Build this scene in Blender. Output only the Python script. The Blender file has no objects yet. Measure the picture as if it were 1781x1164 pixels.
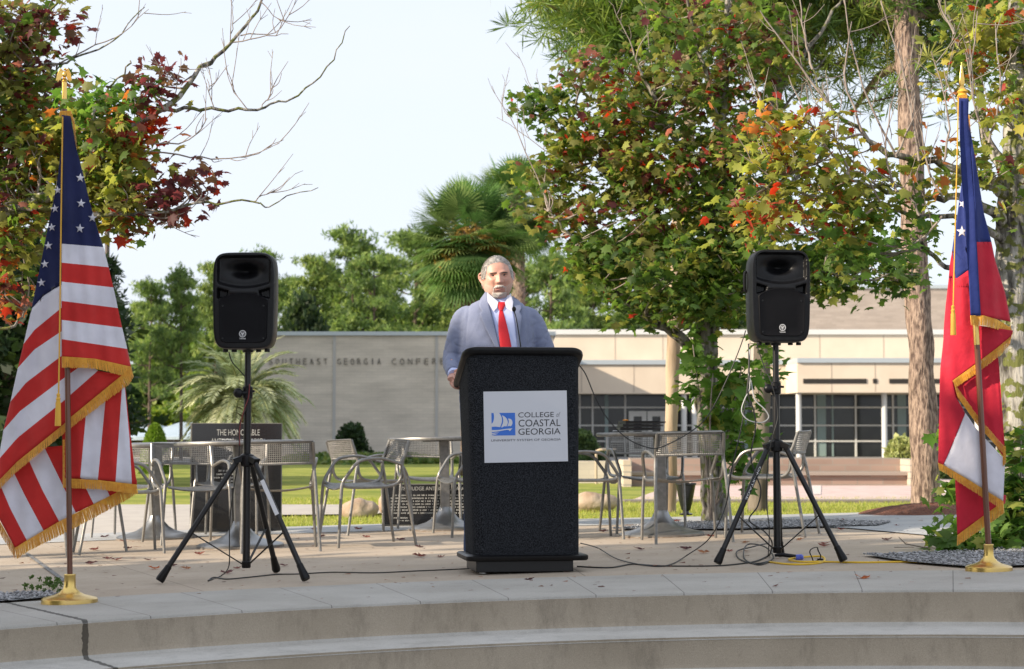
import bpy, bmesh, math, random
import numpy as np
from mathutils import Vector, Matrix, noise
random.seed(7); RNG = np.random.default_rng(11)
R = math.radians; PI = math.pi
sc = bpy.context.scene; COL = sc.collection

# ---------------------------------------------------------------- camera
FPX, CX, CY, CAMH = 3240.0, 890.5, 582.0, 0.70
TH = math.atan(183 / FPX); CT, ST = math.cos(TH), math.sin(TH)
cd = bpy.data.cameras.new('camera'); cam = bpy.data.objects.new('camera', cd); COL.objects.link(cam)
cam.location = (0, 0, CAMH); cam.rotation_euler = (PI / 2 + TH, 0, 0)
cd.sensor_width = 36; cd.lens = FPX / 1781 * 36; cd.clip_end = 2000; cd.clip_start = .1
cd.dof.use_dof = True; cd.dof.focus_distance = 10.0; cd.dof.aperture_fstop = 5.6
sc.camera = cam
# ---------------------------------------------------------------- light
SUN = Vector((-1, -.42, .46)).normalized()
elev = math.asin(SUN.z); azim = math.atan2(SUN.x, SUN.y)
w = bpy.data.worlds.new('World'); sc.world = w; w.use_nodes = True
nt = w.node_tree; bg = nt.nodes['Background']
sky = nt.nodes.new('ShaderNodeTexSky'); sky.sky_type = 'NISHITA'; sky.sun_disc = False
sky.sun_elevation = elev; sky.sun_rotation = azim % (2 * PI); sky.dust_density = 2.5; sky.air_density = 1.0; sky.ozone_density = 1.2
tc = nt.nodes.new('ShaderNodeTexCoord'); mp = nt.nodes.new('ShaderNodeMapping'); mp.inputs['Scale'].default_value = (1, 1, 3.2)
nz = nt.nodes.new('ShaderNodeTexNoise'); nz.inputs['Scale'].default_value = 2.6; nz.inputs['Detail'].default_value = 7; nz.inputs['Roughness'].default_value = .55
rp = nt.nodes.new('ShaderNodeValToRGB'); rp.color_ramp.elements[0].position = .36; rp.color_ramp.elements[1].position = .62
rp.color_ramp.elements[0].color = (.84, .84, .84, 1); rp.color_ramp.elements[1].color = (.95, .95, .95, 1)
mx = nt.nodes.new('ShaderNodeMix'); mx.data_type = 'RGBA'; mx.inputs[7].default_value = (2.80, 2.98, 3.30, 1)
L = nt.links.new
L(tc.outputs['Generated'], mp.inputs['Vector']); L(mp.outputs[0], nz.inputs['Vector']); L(nz.outputs['Fac'], rp.inputs[0])
L(rp.outputs[0], mx.inputs[0]); L(sky.outputs[0], mx.inputs[6]); L(mx.outputs[2], bg.inputs[0]); bg.inputs[1].default_value = .15
sd = bpy.data.lights.new('sun', 'SUN'); sun = bpy.data.objects.new('sun', sd); COL.objects.link(sun)
sd.energy = 3.6; sd.angle = R(.55); sd.color = (1, .86, .68)
sun.rotation_euler = SUN.to_track_quat('Z', 'Y').to_euler()
sc.view_settings.view_transform = 'Standard'; sc.view_settings.look = 'None'; sc.view_settings.gamma = 1
sc.view_settings.exposure = 1.14

# ---------------------------------------------------------------- projection helpers
SL = .022
def ray(px, py):
    u = (px - CX) / FPX; v = (CY - py) / FPX
    return Vector((u, CT - v * ST, ST + v * CT))
def P(px, py, d):
    r = ray(px, py); t = d / r.y
    return Vector((r.x * t, d, CAMH + r.z * t))
def gz(x, y=10):
    f = 1 if y < 16 else max(0, 1 - (y - 16) / 4)
    return SL * max(-9, min(9, x)) * f
def G(px, py):
    r = ray(px, py); t = CAMH / (SL * r.x - r.z)
    return Vector((r.x * t, r.y * t, SL * r.x * t))

# ---------------------------------------------------------------- tagging
def tag(o, label=None, cat=None, group=None, kind=None):
    if label: o['label'] = label
    if cat: o['category'] = cat
    if group: o['group'] = group
    if kind: o['kind'] = kind
    return o
def empty(name, loc=(0, 0, 0), rz=0, label=None, cat=None, group=None):
    o = bpy.data.objects.new(name, None); COL.objects.link(o); o.location = loc; o.rotation_euler = (0, 0, rz)
    o.empty_display_size = .1
    return tag(o, label, cat, group)
def copy_tree(o, parent=None):
    c = o.copy(); COL.objects.link(c); c.parent = parent
    for ch in list(o.children):
        copy_tree(ch, c)
    return c

# ---------------------------------------------------------------- mesh collector
def spline(pts, n=6):
    pts = [Vector(p) for p in pts]; out = []
    for i in range(len(pts) - 1):
        a = pts[max(0, i - 1)]; b = pts[i]; c = pts[i + 1]; d = pts[min(len(pts) - 1, i + 2)]
        for k in range(n):
            t = k / n
            out.append(.5 * (2 * b + (c - a) * t + (2 * a - 5 * b + 4 * c - d) * t * t + (3 * b - a - 3 * c + d) * t ** 3))
    out.append(pts[-1]); return out
def lerpl(vals, n):
    m = len(vals) - 1; return [vals[min(m, int(i / (n - 1) * m))] * (1 - (i / (n - 1) * m) % 1 if int(i / (n - 1) * m) < m else 1) + (vals[min(m, int(i / (n - 1) * m) + 1)] * ((i / (n - 1) * m) % 1) if int(i / (n - 1) * m) < m else 0) for i in range(n)]
class MB:
    def __init__(s): s.V = []; s.F = []; s.M = []
    def add(s, V, F, m=0):
        b = len(s.V); s.V += [tuple(v) for v in V]; s.F += [tuple(i + b for i in f) for f in F]; s.M += [m] * len(F); return s
    def box(s, c, sz, rot=None, m=0):
        c = Vector(c); h = Vector(sz) / 2; V = []
        for x in (-1, 1):
            for y in (-1, 1):
                for z in (-1, 1):
                    p = Vector((x * h.x, y * h.y, z * h.z))
                    if rot is not None: p = rot @ p
                    V.append(c + p)
        return s.add(V, [(0, 1, 3, 2), (4, 6, 7, 5), (0, 4, 5, 1), (2, 3, 7, 6), (0, 2, 6, 4), (1, 5, 7, 3)], m)
    def b2(s, a, b, m=0):
        a = Vector(a); b = Vector(b); return s.box((a + b) / 2, (abs(b.x - a.x), abs(b.y - a.y), abs(b.z - a.z)), m=m)
    def tube(s, pts, r, seg=8, m=0, cap=True, flat=1.0):
        pts = [Vector(p) for p in pts]; n = len(pts)
        if not hasattr(r, '__len__'): r = [r] * n
        elif len(r) != n: r = lerpl(list(r), n)
        t0 = (pts[1] - pts[0]).normalized(); up = Vector((0, 0, 1)) if abs(t0.z) < .9 else Vector((1, 0, 0))
        u = t0.cross(up).normalized(); V = []; F = []
        for i in range(n):
            t = (pts[min(n - 1, i + 1)] - pts[max(0, i - 1)])
            if t.length < 1e-9: t = t0.copy()
            t.normalize(); u = (u - t * u.dot(t))
            if u.length < 1e-6: u = t.orthogonal()
            u.normalize(); v = t.cross(u)
            for k in range(seg):
                a = 2 * PI * k / seg; V.append(pts[i] + (u * math.cos(a) + v * math.sin(a) * flat) * r[i])
        for i in range(n - 1):
            for k in range(seg):
                F.append((i * seg + k, i * seg + (k + 1) % seg, (i + 1) * seg + (k + 1) % seg, (i + 1) * seg + k))
        if cap: F.append(tuple(range(seg))[::-1]); F.append(tuple((n - 1) * seg + k for k in range(seg)))
        return s.add(V, F, m)
    def lathe(s, prof, c=(0, 0, 0), seg=24, m=0, sy=1):
        c = Vector(c); V = []; F = []; n = len(prof)
        for (r, z) in prof:
            for k in range(seg):
                a = 2 * PI * k / seg; V.append(c + Vector((r * math.cos(a), r * math.sin(a) * sy, z)))
        for i in range(n - 1):
            for k in range(seg):
                F.append((i * seg + k, i * seg + (k + 1) % seg, (i + 1) * seg + (k + 1) % seg, (i + 1) * seg + k))
        F.append(tuple(range(seg))[::-1]); F.append(tuple((n - 1) * seg + k for k in range(seg)))
        return s.add(V, F, m)
    def loft(s, rings, m=0, cap=True):
        seg = len(rings[0]); V = [p for r in rings for p in r]; F = []
        for i in range(len(rings) - 1):
            for k in range(seg):
                F.append((i * seg + k, i * seg + (k + 1) % seg, (i + 1) * seg + (k + 1) % seg, (i + 1) * seg + k))
        if cap: F.append(tuple(range(seg))[::-1]); F.append(tuple((len(rings) - 1) * seg + k for k in range(seg)))
        return s.add(V, F, m)
    def grid(s, fn, nu, nv, m=0):
        V = [fn(i / nu, j / nv) for j in range(nv + 1) for i in range(nu + 1)]
        F = [(j * (nu + 1) + i, j * (nu + 1) + i + 1, (j + 1) * (nu + 1) + i + 1, (j + 1) * (nu + 1) + i) for j in range(nv) for i in range(nu)]
        return s.add(V, F, m)
    def prism(s, poly, fn, d0, d1, m=0):           # poly 2d, fn(a,b,depth)->3d
        n = len(poly); V = [fn(a, b, d0) for a, b in poly] + [fn(a, b, d1) for a, b in poly]
        F = [tuple(range(n)), tuple(range(2 * n - 1, n - 1, -1))] + [(i, (i + 1) % n, n + (i + 1) % n, n + i)[::-1] for i in range(n)]
        return s.add(V, F, m)
    def sph(s, c, r, seg=12, m=0):
        c = Vector(c); r = Vector(r) if hasattr(r, '__len__') else Vector((r, r, r)); V = [c + Vector((0, 0, -r.z))]; F = []; h = seg // 2
        for j in range(1, h):
            a = -PI / 2 + PI * j / h
            for k in range(seg):
                b = 2 * PI * k / seg; V.append(c + Vector((r.x * math.cos(a) * math.cos(b), r.y * math.cos(a) * math.sin(b), r.z * math.sin(a))))
        V.append(c + Vector((0, 0, r.z))); t = len(V) - 1
        for k in range(seg):
            F.append((0, 1 + (k + 1) % seg, 1 + k)); F.append((t, t - seg + k, t - seg + (k + 1) % seg))
        for j in range(h - 2):
            for k in range(seg):
                F.append((1 + j * seg + k, 1 + j * seg + (k + 1) % seg, 1 + (j + 1) * seg + (k + 1) % seg, 1 + (j + 1) * seg + k))
        return s.add(V, F, m)
    def build(s, name, mats, parent=None, org=None, smooth=True, bevel=0, ang=.6, loc=None):
        me = bpy.data.meshes.new(name)
        V = s.V
        if org is not None:
            o_ = Vector(org); V = [(v[0] - o_.x, v[1] - o_.y, v[2] - o_.z) for v in V]
        me.from_pydata(V, [], s.F)
        if not isinstance(mats, (list, tuple)): mats = [mats]
        for m in mats: me.materials.append(m)
        if len(mats) > 1: me.polygons.foreach_set('material_index', s.M)
        if smooth:
            me.polygons.foreach_set('use_smooth', [True] * len(me.polygons)); me.set_sharp_from_angle(angle=ang)
        me.update()
        ob = bpy.data.objects.new(name, me); COL.objects.link(ob)
        if parent is not None: ob.parent = parent
        if loc is not None: ob.location = loc
        if bevel:
            b = ob.modifiers.new('bevel', 'BEVEL'); b.width = bevel; b.segments = 2; b.limit_method = 'ANGLE'; b.angle_limit = .6
        return ob
def np_obj(name, V, F, mats, parent=None, org=None, col=None, smooth=False, midx=None):
    me = bpy.data.meshes.new(name); V = np.asarray(V, dtype=np.float32); F = np.asarray(F, dtype=np.int32)
    if org is not None: V = V - np.array(org, dtype=np.float32)
    k = F.shape[1]; me.vertices.add(len(V)); me.vertices.foreach_set('co', V.ravel())
    me.loops.add(F.size); me.loops.foreach_set('vertex_index', F.ravel())
    me.polygons.add(len(F)); me.polygons.foreach_set('loop_start', np.arange(0, F.size, k, dtype=np.int32))
    if not isinstance(mats, (list, tuple)): mats = [mats]
    for m in mats: me.materials.append(m)
    if midx is not None: me.polygons.foreach_set('material_index', np.asarray(midx, dtype=np.int32))
    me.update(calc_edges=True)
    if smooth: me.polygons.foreach_set('use_smooth', np.ones(len(F), dtype=bool))
    if col is not None:
        a = me.color_attributes.new('tint', 'FLOAT_COLOR', 'POINT')
        c = np.ones((len(V), 4), dtype=np.float32); c[:, :3] = col; a.data.foreach_set('color', c.ravel())
    ob = bpy.data.objects.new(name, me); COL.objects.link(ob)
    if parent is not None: ob.parent = parent
    return ob
def remeshed(mb, vox, smooth_it=2, fac=.5):
    o = mb.build('tmp', []); 
    r = o.modifiers.new('r', 'REMESH'); r.mode = 'VOXEL'; r.voxel_size = vox
    if smooth_it:
        s = o.modifiers.new('s', 'SMOOTH'); s.factor = fac; s.iterations = smooth_it
    dg = bpy.context.evaluated_depsgraph_get(); me = bpy.data.meshes.new_from_object(o.evaluated_get(dg))
    bpy.data.objects.remove(o); return me
def mesh_obj(name, me, mats, parent=None):
    me.name = name; me.materials.clear()
    for m in (mats if isinstance(mats, (list, tuple)) else [mats]): me.materials.append(m)
    me.polygons.foreach_set('use_smooth', [True] * len(me.polygons))
    o = bpy.data.objects.new(name, me); COL.objects.link(o)
    if parent is not None: o.parent = parent
    return o
_txt = {}
def text_mesh(s, ext=0.0, thin=0.0):
    """lettering outline: vertices normalised to 0..1 x 0..1 box, faces"""
    if (s, ext, thin) in _txt: return _txt[(s, ext, thin)]
    c = bpy.data.curves.new('t', 'FONT'); c.body = s; c.extrude = ext; c.resolution_u = 4; c.offset = -thin
    o = bpy.data.objects.new('t', c); COL.objects.link(o)
    dg = bpy.context.evaluated_depsgraph_get(); dg.update(); me = bpy.data.meshes.new_from_object(o.evaluated_get(dg))
    V = np.array([v.co[:] for v in me.vertices]); F = [tuple(p.vertices) for p in me.polygons]
    lo = V.min(0); hi = V.max(0); Vn = V.copy(); Vn[:, :2] = (V[:, :2] - lo[:2]) / (hi - lo)[:2]
    if ext: Vn[:, 2] = (V[:, 2] + ext) / (2 * ext)
    bpy.data.objects.remove(o); bpy.data.curves.remove(c); bpy.data.meshes.remove(me)
    _txt[(s, ext, thin)] = (Vn, F); return Vn, F
def put_text(mb, s, fn, x0, x1, y0, y1, m=0, ext=0.0, thin=0.0):   # fn(a,b,h)->3d ; h 0..1 through thickness
    V, F = text_mesh(s, ext, thin)
    mb.add([fn(x0 + v[0] * (x1 - x0), y0 + v[1] * (y1 - y0), v[2]) for v in V], F, m)

# ---------------------------------------------------------------- materials
def srgb(r, g, b):
    f = lambda c: (c / 255 / 12.92) if c <= 10 else ((c / 255 + .055) / 1.055) ** 2.4
    return (f(r), f(g), f(b))
def mat(name, c, rough=.6, metal=0, c2=None, scale=20, thr=(.35, .65), bump=0, bscale=None, coat=0, spec=.5, sheen=0, detail=6, coords='Object', stretch=(1, 1, 1), emis=None, wave=None):
    m = bpy.data.materials.new(name); m.use_nodes = True; t = m.node_tree; b = t.nodes['Principled BSDF']
    b.inputs['Base Color'].default_value = (*c, 1); b.inputs['Roughness'].default_value = rough; b.inputs['Metallic'].default_value = metal
    b.inputs['Coat Weight'].default_value = coat; b.inputs['Specular IOR Level'].default_value = spec; b.inputs['Sheen Weight'].default_value = sheen
    if c2 is not None or bump:
        tc = t.nodes.new('ShaderNodeTexCoord'); mp = t.nodes.new('ShaderNodeMapping'); mp.inputs['Scale'].default_value = stretch
        t.links.new(tc.outputs[coords], mp.inputs[0])
        n = t.nodes.new('ShaderNodeTexNoise'); n.inputs['Scale'].default_value = scale; n.inputs['Detail'].default_value = detail
        t.links.new(mp.outputs[0], n.inputs['Vector'])
        if c2 is not None:
            r = t.nodes.new('ShaderNodeValToRGB'); r.color_ramp.elements[0].position = thr[0]; r.color_ramp.elements[1].position = thr[1]
            r.color_ramp.elements[0].color = (*c, 1); r.color_ramp.elements[1].color = (*c2, 1)
            t.links.new(n.outputs['Fac'], r.inputs[0]); t.links.new(r.outputs[0], b.inputs['Base Color'])
        if bump:
            n2 = n
            if bscale:
                n2 = t.nodes.new('ShaderNodeTexNoise'); n2.inputs['Scale'].default_value = bscale; n2.inputs['Detail'].default_value = 4; t.links.new(mp.outputs[0], n2.inputs['Vector'])
            bp = t.nodes.new('ShaderNodeBump'); bp.inputs['Strength'].default_value = 1; bp.inputs['Distance'].default_value = bump
            t.links.new(n2.outputs['Fac'], bp.inputs['Height']); t.links.new(bp.outputs[0], b.inputs['Normal'])
    return m
def leaf_mat(name, trans=.52, rough=.55):
    m = bpy.data.materials.new(name); m.use_nodes = True; t = m.node_tree; b = t.nodes['Principled BSDF']
    a = t.nodes.new('ShaderNodeAttribute'); a.attribute_name = 'tint'; t.links.new(a.outputs['Color'], b.inputs['Base Color'])
    b.inputs['Roughness'].default_value = rough; b.inputs['Specular IOR Level'].default_value = .35
    tr = t.nodes.new('ShaderNodeBsdfTranslucent'); hs = t.nodes.new('ShaderNodeHueSaturation'); hs.inputs['Value'].default_value = 1.9; hs.inputs['Saturation'].default_value = 1.1
    t.links.new(a.outputs['Color'], hs.inputs['Color']); t.links.new(hs.outputs[0], tr.inputs[0])
    mxs = t.nodes.new('ShaderNodeMixShader'); mxs.inputs[0].default_value = trans
    t.links.new(b.outputs[0], mxs.inputs[1]); t.links.new(tr.outputs[0], mxs.inputs[2]); t.links.new(mxs.outputs[0], t.nodes['Material Output'].inputs[0])
    return m
def cloth_mat(name, c, rough=.75, trans=.12, sc_=900, bump=.0006):
    m = mat(name, c, rough, bump=bump, scale=sc_, sheen=.15, c2=tuple(x * .86 for x in c), spec=.3)
    m.node_tree.nodes['Noise Texture'].inputs['Scale'].default_value = 9; m.node_tree.nodes['Noise Texture'].inputs['Detail'].default_value = 3; m.node_tree.nodes['Bump'].inputs['Distance'].default_value = .012
    t = m.node_tree; b = t.nodes['Principled BSDF']; tr = t.nodes.new('ShaderNodeBsdfTranslucent'); tr.inputs[0].default_value = (*c, 1)
    x = t.nodes.new('ShaderNodeMixShader'); x.inputs[0].default_value = trans
    t.links.new(b.outputs[0], x.inputs[1]); t.links.new(tr.outputs[0], x.inputs[2]); t.links.new(x.outputs[0], t.nodes['Material Output'].inputs[0])
    return m
def joint_concrete(name, c, c2, step, phi0, big=True, stain=0.0, warm=None):
    """concrete with radial joints about the bowl's centre"""
    m = mat(name, c, .85, c2=c2, scale=2.2, thr=(.3, .7), bump=.0012, bscale=160, spec=.25, detail=10)
    t = m.node_tree; b = t.nodes['Principled BSDF']; N = t.nodes.new; K = t.links.new
    base = t.nodes['Color Ramp'].outputs[0] if 'Color Ramp' in t.nodes else t.nodes['ColorRamp'].outputs[0]
    tc = t.nodes['Texture Coordinate'].outputs['Object']
    sp = N('ShaderNodeSeparateXYZ'); K(tc, sp.inputs[0])
    def M(op, a, b_=None, c_=None):
        n = N('ShaderNodeMath'); n.operation = op
        for i, v in enumerate((a, b_, c_)):
            if v is None: continue
            if isinstance(v, (int, float)): n.inputs[i].default_value = v
            else: K(v, n.inputs[i])
        return n.outputs[0]
    X = M('SUBTRACT', sp.outputs[0], BC[0]); Y = M('SUBTRACT', sp.outputs[1], BC[1])
    ang = M('ARCTAN2', X, Y); rad = M('SQRT', M('ADD', M('MULTIPLY', X, X), M('MULTIPLY', Y, Y)))
    mask = None
    if step:
        fr = M('FRACT', M('ADD', M('DIVIDE', M('SUBTRACT', ang, R(phi0)), step), .5))
        dist = M('MULTIPLY', M('MULTIPLY', M('ABSOLUTE', M('SUBTRACT', fr, .5)), step), rad)
        mask = M('MULTIPLY', M('LESS_THAN', dist, .0024), .7)
    if big:
        d2 = M('MULTIPLY', M('ABSOLUTE', M('SUBTRACT', ang, R(-30.9))), rad)
        nw = N('ShaderNodeTexNoise'); nw.inputs['Scale'].default_value = 30; K(tc, nw.inputs['Vector'])
        m2 = M('LESS_THAN', d2, M('MULTIPLY', nw.outputs['Fac'], .026))
        mask = m2 if mask is None else M('MAXIMUM', mask, m2)
    # fine pores + dirty blotches
    n1 = N('ShaderNodeTexNoise'); n1.inputs['Scale'].default_value = 420; n1.inputs['Detail'].default_value = 2; K(tc, n1.inputs['Vector'])
    r1 = N('ShaderNodeMapRange'); r1.inputs[1].default_value = .3; r1.inputs[2].default_value = .7; r1.inputs[3].default_value = .78; r1.inputs[4].default_value = 1.14; K(n1.outputs['Fac'], r1.inputs[0])
    n2 = N('ShaderNodeTexNoise'); n2.inputs['Scale'].default_value = 3.1; n2.inputs['Detail'].default_value = 12; n2.inputs['Roughness'].default_value = .78
    ms = N('ShaderNodeMapping'); ms.inputs['Scale'].default_value = (2.2, 2.2, .7); K(tc, ms.inputs[0]); K(ms.outputs[0], n2.inputs['Vector'])
    mp2 = N('ShaderNodeMapRange'); mp2.inputs[1].default_value = .5; mp2.inputs[2].default_value = .74; mp2.inputs[3].default_value = 1; mp2.inputs[4].default_value = 1 - stain; K(n2.outputs['Fac'], mp2.inputs[0])
    fac = M('MULTIPLY', r1.outputs[0], mp2.outputs[0])
    if mask is not None: fac = M('MULTIPLY', fac, M('SUBTRACT', 1, M('MULTIPLY', mask, .72)))
    mu = N('ShaderNodeMix'); mu.data_type = 'RGBA'; mu.blend_type = 'MULTIPLY'; mu.inputs[0].default_value = 1
    cb = N('ShaderNodeCombineColor')
    for i in range(3): K(fac, cb.inputs[i])
    K(base, mu.inputs[6]); K(cb.outputs[0], mu.inputs[7]); K(mu.outputs[2], b.inputs['Base Color'])
    return m
BC = (.8, 3.4)      # centre of the curved steps
# ================================================================ SETTING
def weld(o, d=.0012):
    bm = bmesh.new(); bm.from_mesh(o.data); bmesh.ops.remove_doubles(bm, verts=bm.verts[:], dist=d); bmesh.ops.recalc_face_normals(bm, faces=bm.faces[:])
    for f in bm.faces: f.smooth = True
    bm.to_mesh(o.data); bm.free(); return o
def fz(x, y): return gz(x, y)
m_grass = mat('lawn', (.17, .225, .038), .9, c2=(.37, .37, .09), scale=.9, thr=(.32, .66), bump=.03, bscale=55, spec=.1, detail=8)
m_cope = joint_concrete('coping_concrete', (.36, .34, .305), (.44, .42, .385), R(4.55), -9.5, stain=.15)
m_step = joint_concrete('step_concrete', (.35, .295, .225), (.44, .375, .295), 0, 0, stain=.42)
m_plaza = joint_concrete('plaza_concrete', (.40, .33, .255), (.47, .395, .315), R(18), -4, big=False, stain=.16)
m_walk = mat('walk_concrete', (.36, .37, .38), .85, c2=(.44, .44, .43), scale=3, bump=.001, bscale=120, spec=.2)
def polar(r, a, z=0.0):
    x = BC[0] + r * math.sin(a); y = BC[1] + r * math.cos(a); return (x, y, gz(x, y) + z)
def sector(r0, r1, a0, a1, z, nr, na):
    return lambda u, v: polar(r0 + (r1 - r0) * v, a0 + (a1 - a0) * u, z)
A0, A1 = R(-100), R(100)
# plaza top, coping and steps
b = MB(); b.grid(sector(5.93, 11.6, A0, A1, 0, 0, 0), 90, 8); tag(b.build('plaza', m_plaza), kind='structure')
b = MB(); b.grid(sector(4.955, 6.07, A0, A1, .004, 0, 0), 120, 4); b.grid(lambda u, v: polar(4.955 - .012 * math.sin(v * PI / 2), A0 + (A1 - A0) * u, .004 - .012 * (1 - math.cos(v * PI / 2))), 120, 3)
tag(b.build('plaza_coping', m_cope, ang=1.2), kind='structure')
b = MB(); b.grid(sector(11.55, 12.8, A0, A1, .004, 0, 0), 90, 3); tag(b.build('plaza_border', m_walk), kind='structure')
m_skylit_tread = joint_concrete('skylit_tread_concrete', (.43, .41, .375), (.52, .50, .465), 0, 0, stain=.3)  # treads paler than risers: sky light painted into the concrete colour
b = MB(); TR = .37; RH = .146
for k in range(6):
    r = 4.94 - k * TR; zt = -.008 - RH * k
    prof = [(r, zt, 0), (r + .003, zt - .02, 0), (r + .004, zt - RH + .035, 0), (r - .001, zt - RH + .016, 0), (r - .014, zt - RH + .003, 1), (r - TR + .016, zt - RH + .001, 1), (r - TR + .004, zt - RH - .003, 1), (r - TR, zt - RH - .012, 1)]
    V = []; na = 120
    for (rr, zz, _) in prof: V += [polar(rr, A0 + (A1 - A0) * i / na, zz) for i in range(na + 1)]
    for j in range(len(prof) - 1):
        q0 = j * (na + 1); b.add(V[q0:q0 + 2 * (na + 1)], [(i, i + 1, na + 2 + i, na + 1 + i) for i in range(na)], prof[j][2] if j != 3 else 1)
tag(weld(b.build('steps', [m_step, m_skylit_tread], ang=1.3), .0005), kind='structure')
b = MB(); b.lathe([(0.01, 0), (2.9, 0)], (BC[0], BC[1], -.9), 48); b.b2((-40, -60, -.92), (40, 3.2, -.905))
tag(b.build('lower_pavement', m_walk, smooth=False), kind='structure')
# lawn: one sheet behind and beside the plaza, reaching the horizon
b = MB()
xs = [-600, -250, -120, -60, -30, -18, -12, -9, -6, -3, 0, 3, 6, 9, 12, 18, 30, 60, 120, 250, 600]
ys = [12.0, 13, 14, 15, 16, 17, 18, 20, 22, 25, 28, 32, 40, 60, 100, 180, 300, 900]
V = [(x, y, gz(x, y) - .03) for y in ys for x in xs]; nx = len(xs)
F = [(j * nx + i, j * nx + i + 1, (j + 1) * nx + i + 1, (j + 1) * nx + i) for j in range(len(ys) - 1) for i in range(nx - 1)]
b.add(V, F)
for s, x0, x1 in ((-1, -600, -10.5), (1, 12.3, 600)):
    b.add([(x0, -60, -.2), (x1, -60, -.2), (x1, 12, -.24 if s < 0 else .16), (x0, 12, -.24 if s < 0 else .16)], [(0, 1, 2, 3)])
tag(b.build('lawn', m_grass, smooth=False), kind='structure')
# right grey walk joining the plaza
def sheet(name, pts, m, z):
    b = MB(); V = [(p[0], p[1], gz(p[0], p[1]) + z) for p in pts]; b.add(V, [tuple(range(len(V)))])
    o = b.build(name, m, smooth=False); tag(o, kind='structure')
    bm = bmesh.new(); bm.from_mesh(o.data); bmesh.ops.triangulate(bm, faces=bm.faces[:]); bm.to_mesh(o.data); bm.free(); return o
g = [G(1120, 911), G(1300, 913), G(1474, 920), G(1670, 938), G(1781, 950)]
sheet('side_walk', [(p.x, p.y) for p in g] + [(9, 12.4), (9, 17.1), (3.9, 16.4), (1.3, 15.95)], m_walk, .008)
sheet('garden_path', [(-9, 13.2), (-2.4, 13.6), (-2.35, 15.2), (-2.55, 18.3), (-1.35, 18.3), (-1.2, 18.8), (-1.5, 20.6), (-9, 20.6)], mat('path_concrete', (.40, .36, .32), .85, c2=(.46, .42, .37), scale=4, bump=.001), -.012)
# brick road far right with kerb, white paint lines
m_pink = mat('brick_paving', (.50, .36, .32), .8, c2=(.60, .47, .42), scale=4, bump=.002)
sheet('brick_paving', [(1.4, 22.05), (60, 22.05), (60, 70), (1.7, 70), (2.6, 32), (2.0, 26)], m_pink, -.012)
for x0, x1, x2, x3 in ((5.6, 5.72, 6.7, 6.5), (3.9, 4.0, 4.8, 4.65)):
    sheet('road_marking', [(x0, 24.2), (x1, 24.2), (x2, 29), (x3, 29)], mat('paint', (.62, .53, .49), .8), -.006)
sheet('building_forecourt', [(-30, 58), (60, 58), (60, 78), (-30, 78)], mat('forecourt', (.2, .19, .18), .85, c2=(.26, .25, .24), scale=5), -.010)
b = MB(); b.b2((1.3, 21.6, -.06), (62, 22.05, .0)); tag(b.build('kerb', mat('kerb_concrete', (.2, .17, .15), .85), smooth=False), kind='structure')
# grass blades near the front edge of the lawn
n = 60000
gx = RNG.uniform(-3.4, 7.2, n); gy = 15.0 + 8.2 * RNG.uniform(0, 1, n) ** 1.3
keep = (np.hypot(gx - BC[0], gy - BC[1]) > 12.83) & ~((gx < -1.1) & (gy > 18.2) & (gy < 20.7)) & ~((gx < -2.3) & (gy < 20.7)) & ~((gx > 3.3) & (gy < 17.2))
gx, gy = gx[keep], gy[keep]; n = len(gx); gzv = SL * gx * np.clip(1 - (gy - 16) / 4, 0, 1) - .03
a = RNG.uniform(0, 2 * PI, n); h = RNG.uniform(.02, .045, n); wd = .004; dx, dy = np.cos(a) * wd, np.sin(a) * wd; ln = RNG.normal(0, .012, (n, 2))
V = np.stack([np.stack([gx - dx, gy - dy, gzv], 1), np.stack([gx + dx, gy + dy, gzv], 1), np.stack([gx + ln[:, 0], gy + ln[:, 1], gzv + h], 1)], 1).reshape(-1, 3)
gc = np.array([(.22, .27, .045), (.32, .35, .07), (.40, .38, .12)])[RNG.integers(0, 3, n)]
m_leaf = leaf_mat('foliage'); m_blade = leaf_mat('grass_blade', .35)
o = np_obj('grass_blades', V, np.arange(3 * n).reshape(-1, 3), m_blade, col=np.repeat(gc, 3, 0)); tag(o, 'short sunlit grass blades of the lawn behind the plaza', 'grass', kind='stuff')
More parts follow.
